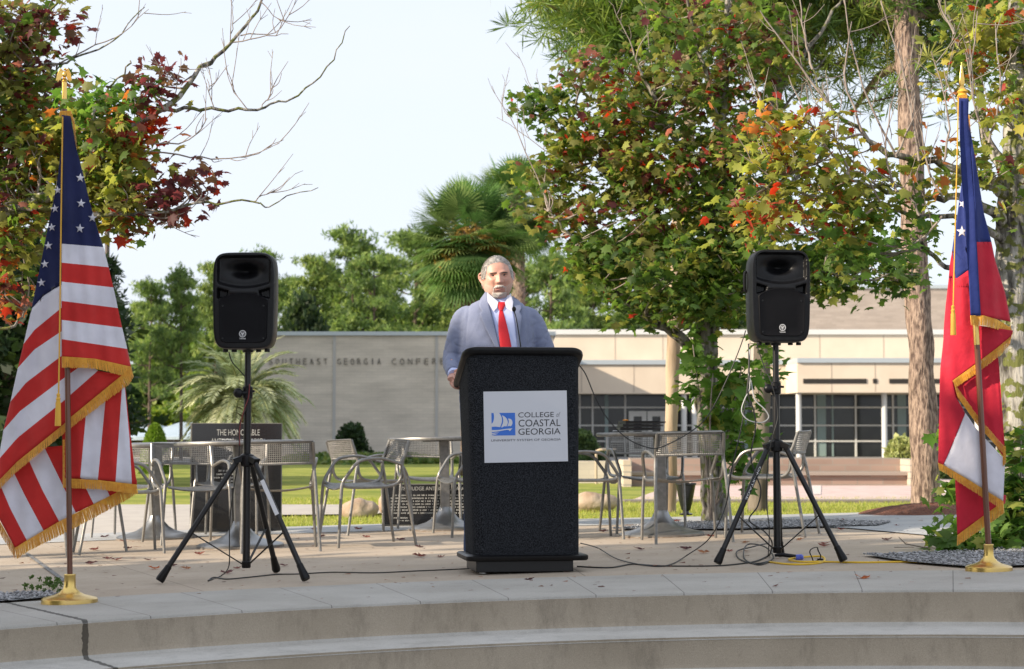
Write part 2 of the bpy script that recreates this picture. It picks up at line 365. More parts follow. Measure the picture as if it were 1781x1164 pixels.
# gravel beds
m_grav = mat('gravel', (.13, .13, .13), .9, c2=(.36, .36, .37), scale=90, thr=(.3, .7), bump=.01)
def gravel(pts, n, z=.010):
    sheet('gravel_bed', pts, m_grav, z)
    xs_ = [p[0] for p in pts]; ys_ = [p[1] for p in pts]; got = []
    while len(got) < n:
        x = random.uniform(min(xs_), max(xs_)); y = random.uniform(min(ys_), max(ys_)); c = False; j = len(pts) - 1
        for i in range(len(pts)):
            if (pts[i][1] > y) != (pts[j][1] > y) and x < (pts[j][0] - pts[i][0]) * (y - pts[i][1]) / (pts[j][1] - pts[i][1]) + pts[i][0]: c = not c
            j = i
        if c: got.append((x, y))
    c = np.array(got); s = RNG.uniform(.005, .013, n); O = np.array([(1, 0, 0), (0, 1, 0), (-1, 0, 0), (0, -1, 0), (0, 0, .7), (0, 0, -.7)])
    V = np.zeros((n, 6, 3)); V[:] = O[None] * s[:, None, None] * RNG.uniform(.7, 1.3, (n, 6, 1)); ang = RNG.uniform(0, 6, n)
    vx = V[:, :, 0] * np.cos(ang)[:, None] - V[:, :, 1] * np.sin(ang)[:, None]; vy = V[:, :, 0] * np.sin(ang)[:, None] + V[:, :, 1] * np.cos(ang)[:, None]
    V[:, :, 0] = vx + c[:, 0:1]; V[:, :, 1] = vy + c[:, 1:2]; V[:, :, 2] += (SL * c[:, 0] + z + .004)[:, None]
    T = np.array([(0, 1, 4), (1, 2, 4), (2, 3, 4), (3, 0, 4), (1, 0, 5), (2, 1, 5), (3, 2, 5), (0, 3, 5)])
    F = (np.arange(n)[:, None, None] * 6 + T[None]).reshape(-1, 3)
    g_ = RNG.uniform(.12, .46, n); col = np.stack([g_, g_, g_ * 1.03], 1)
    return np_obj('gravel', V.reshape(-1, 3), F, m_stone, col=np.repeat(col, 6, 0))
m_stone = bpy.data.materials.new('stones'); m_stone.use_nodes = True
_a = m_stone.node_tree.nodes.new('ShaderNodeAttribute'); _a.attribute_name = 'tint'; m_stone.node_tree.links.new(_a.outputs['Color'], m_stone.node_tree.nodes['Principled BSDF'].inputs['Base Color']); m_stone.node_tree.nodes['Principled BSDF'].inputs['Roughness'].default_value = .9
tag(gravel([(-4.2, 8.15), (-2.30, 8.62), (-2.1, 8.85), (-2.25, 9.1), (-4.4, 8.95)], 2600, .014), 'grey pebbles in the bed behind the striped flag', 'gravel', kind='stuff')
tag(gravel([(tuple(G(1500, 968)[:2])), tuple(G(1640, 963)[:2]), (5.2, 11.6), (5.2, 9.6), tuple(G(1690, 990)[:2]), tuple(G(1580, 981)[:2])], 5200, .014), 'grey pebbles in the bed beneath the lichen covered tree', 'gravel', kind='stuff')
tag(gravel([(.75, 14.1), (1.6, 13.7), (2.7, 13.8), (2.9, 14.3), (2.2, 15.0), (1.1, 14.9)], 3000, .014), 'grey pebbles around the trunk of the maple behind the table', 'gravel', kind='stuff')
# mulch ring under the pine
b = MB(); pc = G(1618, 893)
b.grid(lambda u, v: (pc.x + .62 * v * math.cos(2 * PI * u), pc.y + .1 + .62 * v * math.sin(2 * PI * u), pc.z + .10 * (1 - v * v) ** 1.0 + .02 * noise.noise(Vector((u * 20, v * 6, 0)))  - .02), 48, 10)
tag(b.build('mulch_mound', mat('mulch', (.10, .035, .02), .95, c2=(.2, .08, .045), scale=60, bump=.02)), kind='structure')
b = MB(); j0 = G(40, 962); j1 = G(108, 1012)
b.add([(j0.x, j0.y, j0.z + .005), (j0.x + .03, j0.y, j0.z + .005), (j1.x + .03, j1.y, j1.z + .005), (j1.x, j1.y, j1.z + .005)], [(0, 1, 2, 3)])
tag(b.build('expansion_joint', mat('joint', (.09, .085, .08), .9, c2=(.3, .3, .3), scale=80, bump=.004), smooth=False), kind='structure')

# ================================================================ BUILDINGS
def brick_mat(name, c, c2, sc_=1.0, mortar=(.3, .28, .25)):
    m = bpy.data.materials.new(name); m.use_nodes = True; t = m.node_tree; bs = t.nodes['Principled BSDF']; N = t.nodes.new; K = t.links.new
    tc = N('ShaderNodeTexCoord'); sp = N('ShaderNodeSeparateXYZ'); cb = N('ShaderNodeCombineXYZ'); ad = N('ShaderNodeMath'); ad.operation = 'ADD'
    K(tc.outputs['Object'], sp.inputs[0]); K(sp.outputs[0], ad.inputs[0]); K(sp.outputs[1], ad.inputs[1]); K(ad.outputs[0], cb.inputs[0]); K(sp.outputs[2], cb.inputs[1])
    br = N('ShaderNodeTexBrick'); br.inputs['Scale'].default_value = 1 / sc_; br.inputs['Brick Width'].default_value = .4; br.inputs['Row Height'].default_value = .1; br.inputs['Mortar Size'].default_value = .010
    br.inputs['Color1'].default_value = (*c, 1); br.inputs['Color2'].default_value = (*c2, 1); br.inputs['Mortar'].default_value = (*mortar, 1); K(cb.outputs[0], br.inputs['Vector'])
    n = N('ShaderNodeTexNoise'); n.inputs['Scale'].default_value = .6; n.inputs['Detail'].default_value = 8; mp = N('ShaderNodeMapping'); mp.inputs['Scale'].default_value = (1, 1, 5); K(tc.outputs['Object'], mp.inputs[0]); K(mp.outputs[0], n.inputs['Vector'])
    mr = N('ShaderNodeMapRange'); mr.inputs[1].default_value = .3; mr.inputs[2].default_value = .7; mr.inputs[3].default_value = .82; mr.inputs[4].default_value = 1.12; K(n.outputs['Fac'], mr.inputs[0])
    mu = N('ShaderNodeMix'); mu.data_type = 'RGBA'; mu.blend_type = 'MULTIPLY'; mu.inputs[0].default_value = 1; c3 = N('ShaderNodeCombineColor')
    for i in range(3): K(mr.outputs[0], c3.inputs[i])
    K(br.outputs['Color'], mu.inputs[6]); K(c3.outputs[0], mu.inputs[7]); K(mu.outputs[2], bs.inputs['Base Color']); bs.inputs['Roughness'].default_value = .85
    return m
m_brickg = brick_mat('grey_brick', (.56, .505, .425), (.60, .54, .455), mortar=(.53, .48, .405))
m_brickp = brick_mat('pink_brick', (.33, .275, .235), (.39, .325, .28), mortar=(.34, .3, .26))
m_brickr = brick_mat('red_brick', (.30, .21, .17), (.38, .27, .22), mortar=(.3, .25, .21))
m_stucco = mat('stucco', (.62, .52, .41), .85, c2=(.68, .58, .46), scale=.8, bump=.004, bscale=30)
m_flash = mat('roof_flashing', (.45, .5, .53), .4, metal=.3)
m_dark = mat('soffit', (.025, .022, .02), .9)
m_glass = mat('window_glass', (.012, .015, .016), .12, spec=.5, c2=(.035, .04, .038), scale=.55, thr=(.45, .75), bump=.004, bscale=.7)  # mottled colour paints blotchy reflections into the panes
m_curt = mat('curtain', (.22, .3, .3), .5)
m_white = mat('white_frame', (.62, .62, .6), .5)
DW = 66.0; FW = 78.0; ROOFZ = P(0, 577, DW).z
# conference wing
bt = empty('conference_hall', (P(640, 0, DW).x, DW, 0), label='long low grey brick hall with raised lettering along its wall, left of the man', cat='building')
o3 = bt.location
x0, x1 = P(448, 0, DW).x, P(962, 0, DW).x
b = MB(); b.b2((x0, DW, -.1), (x1, DW + 18, ROOFZ - .14)); b.build('wall', m_brickg, bt, org=o3, smooth=False)
b = MB(); b.b2((x0 - .08, DW - .1, ROOFZ - .137), (x1 + .08, DW + 18.1, ROOFZ)); b.build('roof_edge', m_flash, bt, org=o3, smooth=False)
for px in (585, 761, 937):
    x = P(px, 0, DW).x; b = MB(); b.b2((x - .05, DW - .03, -.05), (x + .05, DW + .003, ROOFZ - .14)); b.build('wall_joint', mat('joint_strip', (.42, .41, .39), .8), bt, org=o3, smooth=False)
m_letter = mat('letters', (.17, .155, .14), .6)
def fw(a, b_, h): p = P(a, b_, DW); return (p.x, DW - .05 + .045 * (1 - h), p.z)
for s, a0, a1 in (('SOUTHEAST', 468, 571), ('GEORGIA', 587, 664), ('CONFERENCE', 682, 817), ('CENTER', 836, 918)):
    st = (a1 - a0) / (len(s) - .35); ww = MB()
    for i, ch in enumerate(s):
        wch = st * (.52 if ch != 'I' else .15); put_text(ww, ch, fw, a0 + i * st + (0 if ch != 'I' else st * .2), a0 + i * st + wch + (0 if ch != 'I' else st * .2), 634, 623.5, ext=.1, thin=.022)
    ww.build('wall_lettering', m_letter, bt, org=o3, smooth=False)
# right wing
rt = empty('college_building', (P(1300, 0, FW).x, FW, 0), label='cream stucco building with dark gridded windows behind the right speaker', cat='building')
o4 = rt.location
def pz(py, d=FW): return P(0, py, d).z
def pxx(px, d=FW): return P(px, 0, d).x
XL, XR = pxx(930), pxx(2000)
b = MB(); b.b2((XL, FW, pz(629)), (XR, FW + 14, pz(582))); b.build('upper_fascia', m_stucco, rt, org=o4, smooth=False)
b = MB(); b.b2((XL, FW - .12, pz(582)), (XR, FW + 14.1, pz(573.5))); b.build('roof_edge', m_white, rt, org=o4, smooth=False)
# lower fascia with an angled bay
yb = FW - 3.0
def bay(z0, z1, name, m, out=0.0):
    s = (FW) / (FW - 3)
    pl = [(XL, FW - 1.2 - out), (pxx(1361, FW - 1.2), FW - 1.2 - out), (pxx(1381, yb), yb - out), (XR - 1, yb - out), (XR - 1, FW + 3), (XL, FW + 3)]
    b = MB(); n = len(pl); b.add([(x, y, z0) for x, y in pl] + [(x, y, z1) for x, y in pl], [tuple(range(n))[::-1], tuple(range(n, 2 * n))] + [(i, (i + 1) % n, n + (i + 1) % n, n + i) for i in range(n)])
    return b.build(name, m, rt, org=o4, smooth=False)
m_pj = mat('panel_joint', (.42, .35, .28), .9)
for px in (1068, 1150, 1300, 1420, 1530, 1640): b = MB(); x = pxx(px); b.b2((x - .02, FW - .006, pz(628)), (x + .02, FW + .01, pz(583))); b.build('panel_joint', m_pj, rt, org=o4, smooth=False)
for px in (1010, 1100, 1240, 1330): b = MB(); x = pxx(px, FW - 1.2); b.b2((x - .02, FW - 1.206, pz(682, FW - 1.2)), (x + .02, FW - 1.19, pz(633, FW - 1.2))); b.build('panel_joint', m_pj, rt, org=o4, smooth=False)
for px in (1440, 1515, 1590): b = MB(); x = pxx(px, yb); b.b2((x - .02, yb - .006, pz(682, yb)), (x + .02, yb + .01, pz(632, yb))); b.build('panel_joint', m_pj, rt, org=o4, smooth=False)
bay(pz(683, yb), pz(631, yb), 'lower_fascia', m_stucco); bay(pz(631, yb), pz(623, yb), 'lower_roof_edge', m_flash, .1)
for a0, a1 in ((1255, 1300), (1320, 1326), (1391, 1500), (1511, 1518), (1539, 1600), (1612, 1640)):
    d = yb if a0 > 1385 else FW - 1.2
    b = MB(); b.b2((pxx(a0, d), d - .03, pz(667, d)), (pxx(a1, d), d + .1, pz(659, d))); b.build('fascia_slot', m_dark, rt, org=o4, smooth=False)
b = MB(); b.b2((XL, FW + .6, -.05), (XR, FW + .7, pz(682))); gl = b.build('window_wall', m_glass, rt, org=o4, smooth=False)
b = MB()
for px in (1007, 1029, 1085, 1160, 1232, 1269, 1305, 1342, 1411, 1481, 1545, 1600, 1660):
    x = pxx(px, FW + .5); b.b2((x - .036, FW + .5, -.05), (x + .036, FW + .597, pz(683)))
for py in (708.5, 740, 767.5): b.b2((XL, FW + .49, pz(py) - .032), (XR, FW + .499, pz(py) + .032))
b.build('window_mullions', m_white, rt, org=o4, smooth=False)
for a0, a1 in ((1415, 1430), (1440, 1443), (1553, 1568), (1050, 1056), (1290, 1296)):
    b = MB(); b.b2((pxx(a0, FW + .5), FW + .56, 0), (pxx(a1, FW + .5), FW + .59, pz(684))); b.build('curtain', m_curt, rt, org=o4, smooth=False)
for px in (1186, 1204, 1383, 1530, 1690):
    d = FW - 2.4 if px > 1300 else FW - .9; b = MB(); b.lathe([(.115, -.05), (.115, pz(683, d) - .02)], (pxx(px, d), d, 0), 16); b.build('column', m_white, rt, org=o4)
for i in (0, 1):
    dr = MB()
    a0 = 1091 + i * 32; xa, xb = pxx(a0, FW + .4), pxx(a0 + 30.5, FW + .4); zt = pz(715)
    dr.b2((xa, FW + .36, 0), (xa + .2, FW + .44, zt)); dr.b2((xb - .2, FW + .36, 0), (xb, FW + .44, zt)); dr.b2((xa + .2, FW + .365, zt - .22), (xb - .2, FW + .435, zt)); dr.b2((xa + .2, FW + .365, 0), (xb - .2, FW + .435, .3)); dr.build('door', m_white, rt, org=o4, smooth=False)
ub = empty('brick_auditorium', (P(1560, 0, 92).x, 92, 0), label='tall pinkish brick block rising above the cream building at right', cat='building')
b = MB(); b.b2((P(1385, 0, 92).x, 92, -.05), (P(1980, 0, 92).x, 112, P(0, 502, 92).z)); b.build('wall', m_brickp, ub, org=ub.location, smooth=False)
b = MB(); b.b2((P(1384, 0, 92).x, 91.9, P(0, 502, 92).z + .002), (P(1981, 0, 92).x, 112.1, P(0, 496, 92).z)); b.build('roof_edge', m_flash, ub, org=ub.location, smooth=False)
# brick seat wall
sw = empty('brick_seat_wall', (6.5, 29.5, 0), label='low brick seat wall with a stone slab in front of the building', cat='bench wall')
def wx(px): return P(px, 0, 29.5).x
b = MB(); b.b2((wx(1094), 29.7, -.05), (wx(1560), 30.1, .70 - (797 - 765) / 109.8)); b.b2((wx(1094), 29.2, -.05), (wx(1560), 29.699, .70 - (826 - 765) / 109.8)); b.build('brick_wall', m_brickr, sw, org=sw.location, smooth=False)
b = MB(); b.b2((wx(1092), 29.12, .70 - (826 - 765) / 109.8 + .002), (wx(1562), 29.698, .70 - (820.5 - 765) / 109.8)); b.build('seat_slab', mat('slab', (.3, .25, .21), .8), sw, org=sw.location, smooth=False)
for a0, a1, pt in ((1560.4, 1581, 798), (1078, 1091.6, 800)):
    b = MB(); b.b2((wx(a0), 28.95, -.05), (wx(a1), 30.2, .70 - (pt - 765) / 109.8)); b.build('end_pier', brick_mat('pale_brick', (.5, .42, .33), (.56, .47, .37)), sw, org=sw.location, smooth=False)
b = MB(); b.b2((wx(1000), 31.5, -.05), (wx(1093), 31.9, .34)); tag(b.build('garden_wall', m_brickg, smooth=False), 'short tan brick wall left of the seat wall by the entrance', 'wall')
b = MB(); p0 = P(1037, 800, 31)
b.tube(spline([(p0.x, 31, -.03), (p0.x, 31, .45), (p0.x + .03, 31, .52), (p0.x + .12, 31, .54), (p0.x + .35, 31.6, .54)], 4), .022)
tag(b.build('handrail', mat('rail', (.45, .36, .26), .5)), 'tan bent pipe handrail beside the short brick wall', 'handrail')
# house far left
hd = 82; hs = empty('ranch_house', (P(300, 0, hd).x, hd, 0), label='distant single storey house with pale blue roof behind the cone shrub', cat='house')
def hx(px): return P(px, 0, hd).x
m_roofb = mat('pale_roof', (.42, .52, .62), .5, c2=(.5, .6, .7), scale=3)
b = MB(); b.b2((hx(150), hd, -.05), (hx(420), hd + 8, P(0, 761, hd).z)); b.build('wall', mat('house_wall', (.09, .08, .07), .8, c2=(.2, .09, .08), scale=.5), hs, org=hs.location, smooth=False)
b = MB()
for (a0, a1, pt, pb, yo) in ((140, 290, 738, 761, 0), (262, 425, 733, 760, -2)):
    z0, z1 = P(0, pb, hd).z, P(0, pt, hd).z; xa, xb = hx(a0), hx(a1)
    b.add([(xa, hd - .6 + yo, z0), (xb, hd - .6 + yo, z0), (xb - .8, hd + 4, z1), (xa + .8, hd + 4, z1), (xa, hd + 8.6, z0), (xb, hd + 8.6, z0), (xa, hd - .6 + yo, z0 - .12), (xb, hd - .6 + yo, z0 - .12)],
          [(0, 1, 2, 3), (3, 2, 5, 4), (0, 3, 4), (1, 5, 2), (6, 7, 1, 0), (6, 4, 5, 7)])
b.build('roof', m_roofb, hs, org=hs.location, smooth=False)
b = MB(); q = P(386, 738, 78); b.lathe([(.9, -.05 - q.z), (.9, .02), (.86, .2), (.6, .34), (.15, .38), (.12, .75), (.03, .95)], q, 20); o = b.build('white_dome', mat('kiosk', (.75, .74, .7), .5), org=(q.x, q.y, 0), loc=(q.x, q.y, 0)); tag(o, 'round white domed kiosk peeping above the tall black monument', 'kiosk')  # unidentified pale rounded object, modelled as a plain dome
b = MB(); lp = P(189, 385, 42); b.tube([(lp.x, 42, -.05), (lp.x, 42, 2.5), (lp.x - .03, 42, lp.z + .1)], [.08, .065, .05], 10)
lo = empty('lamp_post', (lp.x, 42, 0), label='slim brown lamp post rising behind the striped flag', cat='lamp post'); b.build('post', mat('brown_metal', (.08, .055, .045), .5), lo, org=lo.location)
b = MB(); b.lathe([(.05, 0), (.28, .1), (.3, .25), (.1, .4)], (lp.x, 42, lp.z + .1), 14); b.build('lamp_head', m_dark, lo, org=lo.location)
# monuments
m_granite = mat('black_granite', (.012, .012, .013), .12, c2=(.02, .02, .021), scale=300, spec=.6)
m_engr = mat('engraving', (.42, .42, .4), .8); m_gedge = mat('granite_edge', (.1, .095, .085), .6, c2=(.16, .15, .13), scale=200)
def monument(x0, x1, ytop, ybase, label, title, extra):
    p = G((x0 + x1) / 2, ybase); d = p.y; rt_ = empty('monument', p, R(4), label, 'monument')
    s = FPX / d; wd = (x1 - x0) / s; h = P(0, ytop, d).z - p.z
    b = MB(); b.b2((-wd / 2, 0, -.04), (wd / 2, .10, h)); b.build('slab', [m_gedge], rt_, smooth=False, bevel=.003)
    b = MB(); b.b2((-wd / 2 + .012, -.004, .01), (wd / 2 - .004, -.0005, h - .006)); b.build('polished_face', m_granite, rt_, smooth=False)
    t = MB()
    def f(a, b_, hh=0): return ((a - (x0 + x1) / 2) / s, -.006 - .0 * hh, h - (b_ - ytop) / s)
    for (s_, a0, a1, b0, b1) in title: put_text(t, s_, f, a0, a1, b1, b0); t.build('engraved_line', m_engr, rt_, smooth=False); t.__init__()
    rg = random.Random(3)
    for (a0, a1, b0, b1) in extra:                    # worn lines too small to read, cut as short strokes
        a = a0
        while a < a1:
            wl = rg.uniform(.7, 1.5)
            q = [f(a, b1), f(min(a1, a + wl), b1), f(min(a1, a + wl), b0 + rg.uniform(0, .8)), f(a, b0)]; t.add(q, [(0, 1, 2, 3)])
            a += wl + (rg.uniform(.5, .9) if rg.random() < .8 else 2.6)
    return rt_, t, f
r1, t, f = monument(331, 488, 736, 926, 'tall black granite monument behind the left speaker stand', [('THE HONORABLE', 376, 450, 747, 757.5), ('ANTHONY A. ALAIMO', 366, 456, 762.5, 772), ('PLAZA', 392, 428, 777.5, 786)],
    [(380, 440, 817, 820), (376, 446, 823, 826), (372, 450, 829, 832), (384, 436, 835, 838)])
for s_ in (-1, 1):                                     # wreath
    for k in range(9):
        a = R(-75 + k * 19); cx_, cz_ = 410 + s_ * 13 * math.cos(a), 799 - 9 * math.sin(a)
        t.add([f(cx_ - 2.4, cz_), f(cx_, cz_ + 1.3), f(cx_ + 2.4, cz_ - 1), f(cx_, cz_ - 2)], [(0, 1, 2, 3)])
t.build('engraving', m_engr, r1, smooth=False)
r2, t, f = monument(665, 872, 842, 914, 'low black granite plaque slab crowded with small engraved text', [('THE JUDGE ANTHONY A. ALAIMO', 697, 822, 846.5, 855)],
    [(680 if k else 686, 858, 860 + 5.1 * k, 862.6 + 5.1 * k) for k in range(7)] + [(684, 712, 899, 901.5), (694, 712, 904, 906), (750, 790, 899, 901.5)])
t.build('engraving', m_engr, r2, smooth=False)
# boulders
m_rock = mat('sandstone', (.30, .20, .13), .9, c2=(.46, .38, .3), scale=3.5, bump=.02, bscale=12)
def boulder(px, py, wpx, hpx, label, seed):
    p = G(px, py); s = FPX / p.y; a, c = wpx / 2 / s, hpx / s; b = MB(); b.sph((0, 0, c * .42), (a, a * .7, c * .58), 40)
    b.V = [tuple(Vector(v) * (1 + .22 * noise.noise(Vector(v) * 5 + Vector((seed, 0, 0))) + .06 * noise.noise(Vector(v) * 16))) for v in b.V]
    o = b.build('boulder', m_rock, loc=(p.x, p.y, p.z - .03), ang=3); tag(o, label, 'boulder', 'boulders on the lawn')
boulder(624, 897, 66, 36, 'tan boulder on the grass left of the low plaque slab', 1); boulder(690, 893, 60, 44, 'pale boulder half hidden behind the low plaque slab', 6)
boulder(1030, 882, 88, 30, 'flat reddish boulder on the grass right of the lectern', 9)
# urn planter
p = G(1193, 896); b = MB(); b.lathe([(.055, 0), (.06, .012), (.03, .02), (.028, .035), (.042, .05), (.06, .12), (.075, .2), (.086, .262), (.094, .268), (.094, .285), (.08, .285), (.072, .24), (.02, .22)], (0, 0, 0), 28)
o = b.build('urn_planter', mat('black_glaze', (.012, .013, .016), .25), loc=p); tag(o, 'glossy black tapered urn standing on the lawn edge behind the right table', 'urn')
# ================================================================ TREES
GREEN = (.095, .155, .03); DKG = (.05, .095, .022); YG = (.25, .27, .06); OL = (.17, .17, .05); YEL = (.42, .36, .07)
ORG = (.40, .15, .055); RED = (.33, .05, .035); MAR = (.105, .03, .032); PINK = (.30, .12, .09); BRN = (.14, .08, .045)
PAL = {'top': [(MAR, 1.0), (OL, 3), (RED, .3), (PINK, .5), (GREEN, 5), (BRN, .4), (YG, 1.4)], 'green': [(GREEN, 6), (DKG, 2), (YG, 2), (OL, 1), (RED, .12)], 'mix': [(GREEN, 4.4), (OL, 3.2), (YG, 1.6), (MAR, .5), (RED, .22), (ORG, .15), (PINK, .25)],
       'red': [(MAR, 2.6), (OL, 3), (RED, .5), (PINK, .8), (GREEN, 2.6), (BRN, .8)], 'bright': [(YG, 5), (GREEN, 2.2), (YEL, .8), (ORG, .5), (RED, .45), (OL, 1.2)],
       'maroon': [(MAR, 5), (BRN, 3), (RED, .7), (OL, 1)], 'fall': [(OL, 3.4), (YG, 2.3), (ORG, .45), (MAR, 1.2), (GREEN, 2.6), (RED, .35), (YEL, .25), (PINK, .4)],
       'fire': [(RED, 3), (ORG, 3), (PINK, 1), (YG, .5)]}
_o = [(0, 0), (.10, .02), (.34, -.10), (.30, .10), (.52, .24), (.36, .36), (.46, .60), (.22, .56), (.10, .72), (0, 1.0)]
OUT = np.array(_o + [(-x, y) for x, y in _o[-2:0:-1]]); OUT = OUT - np.array([0, .0]); NO = len(OUT)
def leaves(c, size, cols, name='leaves', parent=None, org=None, droop=.5):
    n = len(c); loc = np.concatenate([[(0, .35)], OUT]); k = len(loc)
    z = -.16 * np.abs(loc[:, 0]) * 1.6 - .12 * (loc[:, 1] - .3) ** 2; z[0] += .03
    Lc = np.concatenate([loc, z[:, None]], 1)                        # k,3
    s = size * RNG.uniform(.45, 1.3, n); Lc = Lc.copy()
    # stalk end at c, blade hangs outward/down with random facing
    az = RNG.uniform(0, 2 * PI, n); pt = RNG.normal(-droop, .42, n); ro = RNG.normal(0, .55, n)
    ya = np.stack([np.cos(az) * np.cos(pt), np.sin(az) * np.cos(pt), np.sin(pt)], 1)
    up = np.tile([0, 0, 1.0], (n, 1)); xa = np.cross(ya, up); xa /= np.linalg.norm(xa, axis=1)[:, None] + 1e-9; za = np.cross(xa, ya)
    xr = xa * np.cos(ro)[:, None] + za * np.sin(ro)[:, None]; zr = np.cross(xr, ya)
    V = c[:, None, :] + s[:, None, None] * (Lc[None, :, 0:1] * xr[:, None] + Lc[None, :, 1:2] * ya[:, None] + Lc[None, :, 2:3] * zr[:, None])
    T = np.array([(0, 1 + i, 1 + (i + 1) % NO) for i in range(NO)])
    F = (np.arange(n)[:, None, None] * k + T[None]).reshape(-1, 3)
    return np_obj(name, V.reshape(-1, 3), F, m_leaf, parent=parent, org=org, col=np.repeat(cols, k, 0))
def pick(pal, n):
    cs = np.array([c for c, _ in PAL[pal]]); ws = np.array([w_ for _, w_ in PAL[pal]]); ws = ws / ws.sum()
    return cs[RNG.choice(len(cs), n, p=ws)] * RNG.uniform(.75, 1.25, (n, 1))
def bark(name, c, c2, sc_=9, lich=None, lthr=(.52, .6)):
    m = mat(name, c, .95, c2=c2, scale=sc_, stretch=(1, 1, .25), bump=.03, spec=.15, thr=(.38, .60))
    if lich:
        t = m.node_tree; b = t.nodes['Principled BSDF']; l = b.inputs['Base Color'].links[0].from_socket
        n = t.nodes.new('ShaderNodeTexNoise'); n.inputs['Scale'].default_value = 19; n.inputs['Detail'].default_value = 8; t.links.new(t.nodes['Texture Coordinate'].outputs['Object'], n.inputs['Vector'])
        r = t.nodes.new('ShaderNodeMapRange'); r.inputs[1].default_value = lthr[0]; r.inputs[2].default_value = lthr[1]; t.links.new(n.outputs['Fac'], r.inputs[0])
        x = t.nodes.new('ShaderNodeMix'); x.data_type = 'RGBA'; x.inputs[7].default_value = (*lich, 1); t.links.new(r.outputs[0], x.inputs[0]); t.links.new(l, x.inputs[6]); t.links.new(x.outputs[2], b.inputs['Base Color'])
    return m
m_bark = bark('maple_bark', (.04, .035, .03), (.27, .25, .22), sc_=22, lich=(.10, .11, .04)); m_barkl = bark('lichen_bark', (.05, .045, .04), (.40, .38, .34), sc_=20, lich=(.13, .14, .045), lthr=(.5, .56))
m_twig = mat('twig', (.20, .16, .14), .9, c2=(.34, .29, .25), scale=12); m_pbark = bark('pine_bark', (.10, .07, .06), (.35, .26, .21), sc_=46)
m_pdark = bark('dark_pine_bark', (.07, .05, .04), (.17, .13, .1), sc_=6)
def limb_pts(l, d0, n=5):
    pts = [P(q[0], q[1], d0 + q[2]) for q in l]; return spline(pts, n), [q[3] for q in l]
def maple(name, d0, trunk, limbs, clusters, label, size, twigs=(), bare=0, twm=None, seed=1, root=None, trunk_mat=None, lden=26, sprd=.115):
    global RNG
    RNG = np.random.default_rng(seed); rg = random.Random(seed)
    rt_ = empty(name, root, label=label, cat='tree'); org = rt_.location.copy()
    b = MB(); pts, rr = limb_pts(trunk, d0, 8)
    def rough(mb_, k0, amp):
        for i in range(k0, len(mb_.V)):
            v = Vector(mb_.V[i]); q = noise.noise(v * 9) * amp; w_ = noise.noise(v * 9 + Vector((7, 3, 1))) * amp; mb_.V[i] = (v.x + q, v.y + w_, v.z)
    b.tube(pts, rr, 18); rough(b, 0, .022)
    anchors = [(p, .05) for p in pts[10:]]
    for l in limbs:
        p, r_ = limb_pts(l, d0); k0 = len(b.V); p = [q + Vector((rg.uniform(-1, 1), rg.uniform(-1, 1), rg.uniform(-1, 1))) * .015 for q in p]
        b.tube(p, r_, 8); rough(b, k0, .008); anchors += [(q, .01) for q in p[2:]]
    b.build('trunk', trunk_mat or m_bark, rt_, org=org, ang=2)
    A = np.array([a_[0][:] for a_ in anchors]); tw = MB(); C = []; COLS = []; 
    for (px, py, rx, ry, dd, rd, nsub, pal) in clusters:
        for k in range(nsub):
            while True:
                a, c, e = rg.uniform(-1, 1), rg.uniform(-1, 1), rg.uniform(-1, 1)
                if a * a + c * c + e * e < 1: break
            s = Vector(P(px + a * rx, py + c * ry, d0 + dd + e * rd)); sa = np.array(s[:])
            dist = np.linalg.norm(A - sa, axis=1) + .6 * np.maximum(0, A[:, 2] - sa[2] + .1); i = int(np.argmin(dist)); q = Vector(A[i])
            if rg.random() < .7:
                mid = (q + s) / 2 + Vector((rg.uniform(-.1, .1), rg.uniform(-.1, .1), -.08 * (s - q).length))
                tw.tube(spline([q, mid, s], 4), [.007, .0025], 4, cap=False)
            n = int(lden * rg.uniform(.55, 1.35)); L_ = RNG.normal(0, 1, (n, 3)) * np.array([sprd, sprd, sprd * .8]) + sa
            C.append(L_); base = pick(pal, 1); co = pick(pal, n); mixf = RNG.uniform(0, 1, (n, 1)) < .38
            COLS.append(np.where(mixf, base * RNG.uniform(.8, 1.2, (n, 1)), co))
    for l in twigs:
        p, r_ = limb_pts(l, d0, 4); p = [q + Vector((rg.uniform(-1, 1), rg.uniform(-1, 1), rg.uniform(-1, 1))) * .008 for q in p]
        tw.tube(p, r_, 5, cap=False); m = len(p)
        for i in range(2, m - 1):                                    # side twigs with buds
            if rg.random() < .62:
                L_ = rg.uniform(.06, .34); d = (p[i + 1] - p[i]).normalized(); dv = (d * .5 + Vector((rg.uniform(-.5, .7), rg.uniform(-.4, .4), rg.uniform(.0, 1.3) * (1 if rg.random() < .8 else -.5)))).normalized()
                q = [p[i], p[i] + dv * L_ * .5 + Vector((rg.uniform(-.02, .02), 0, .0)), p[i] + dv * L_ + Vector((0, 0, .03))]
                tw.tube(spline(q, 3), [.0032, .0016], 4, cap=False)
                if L_ > .16:
                    for _ in range(2):
                        j = q[1] + (q[2] - q[1]) * rg.random(); tw.tube([j, j + (dv + Vector((rg.uniform(-.7, .7), rg.uniform(-.5, .5), rg.uniform(-.2, .8)))).normalized() * .06], [.002, .0014], 4, cap=False)
    if tw.V: tw.build('twigs', twm or m_twig, rt_, org=org, ang=3)
    leaves(np.concatenate(C), size, np.concatenate(COLS), 'leaves', rt_, org)
    return rt_
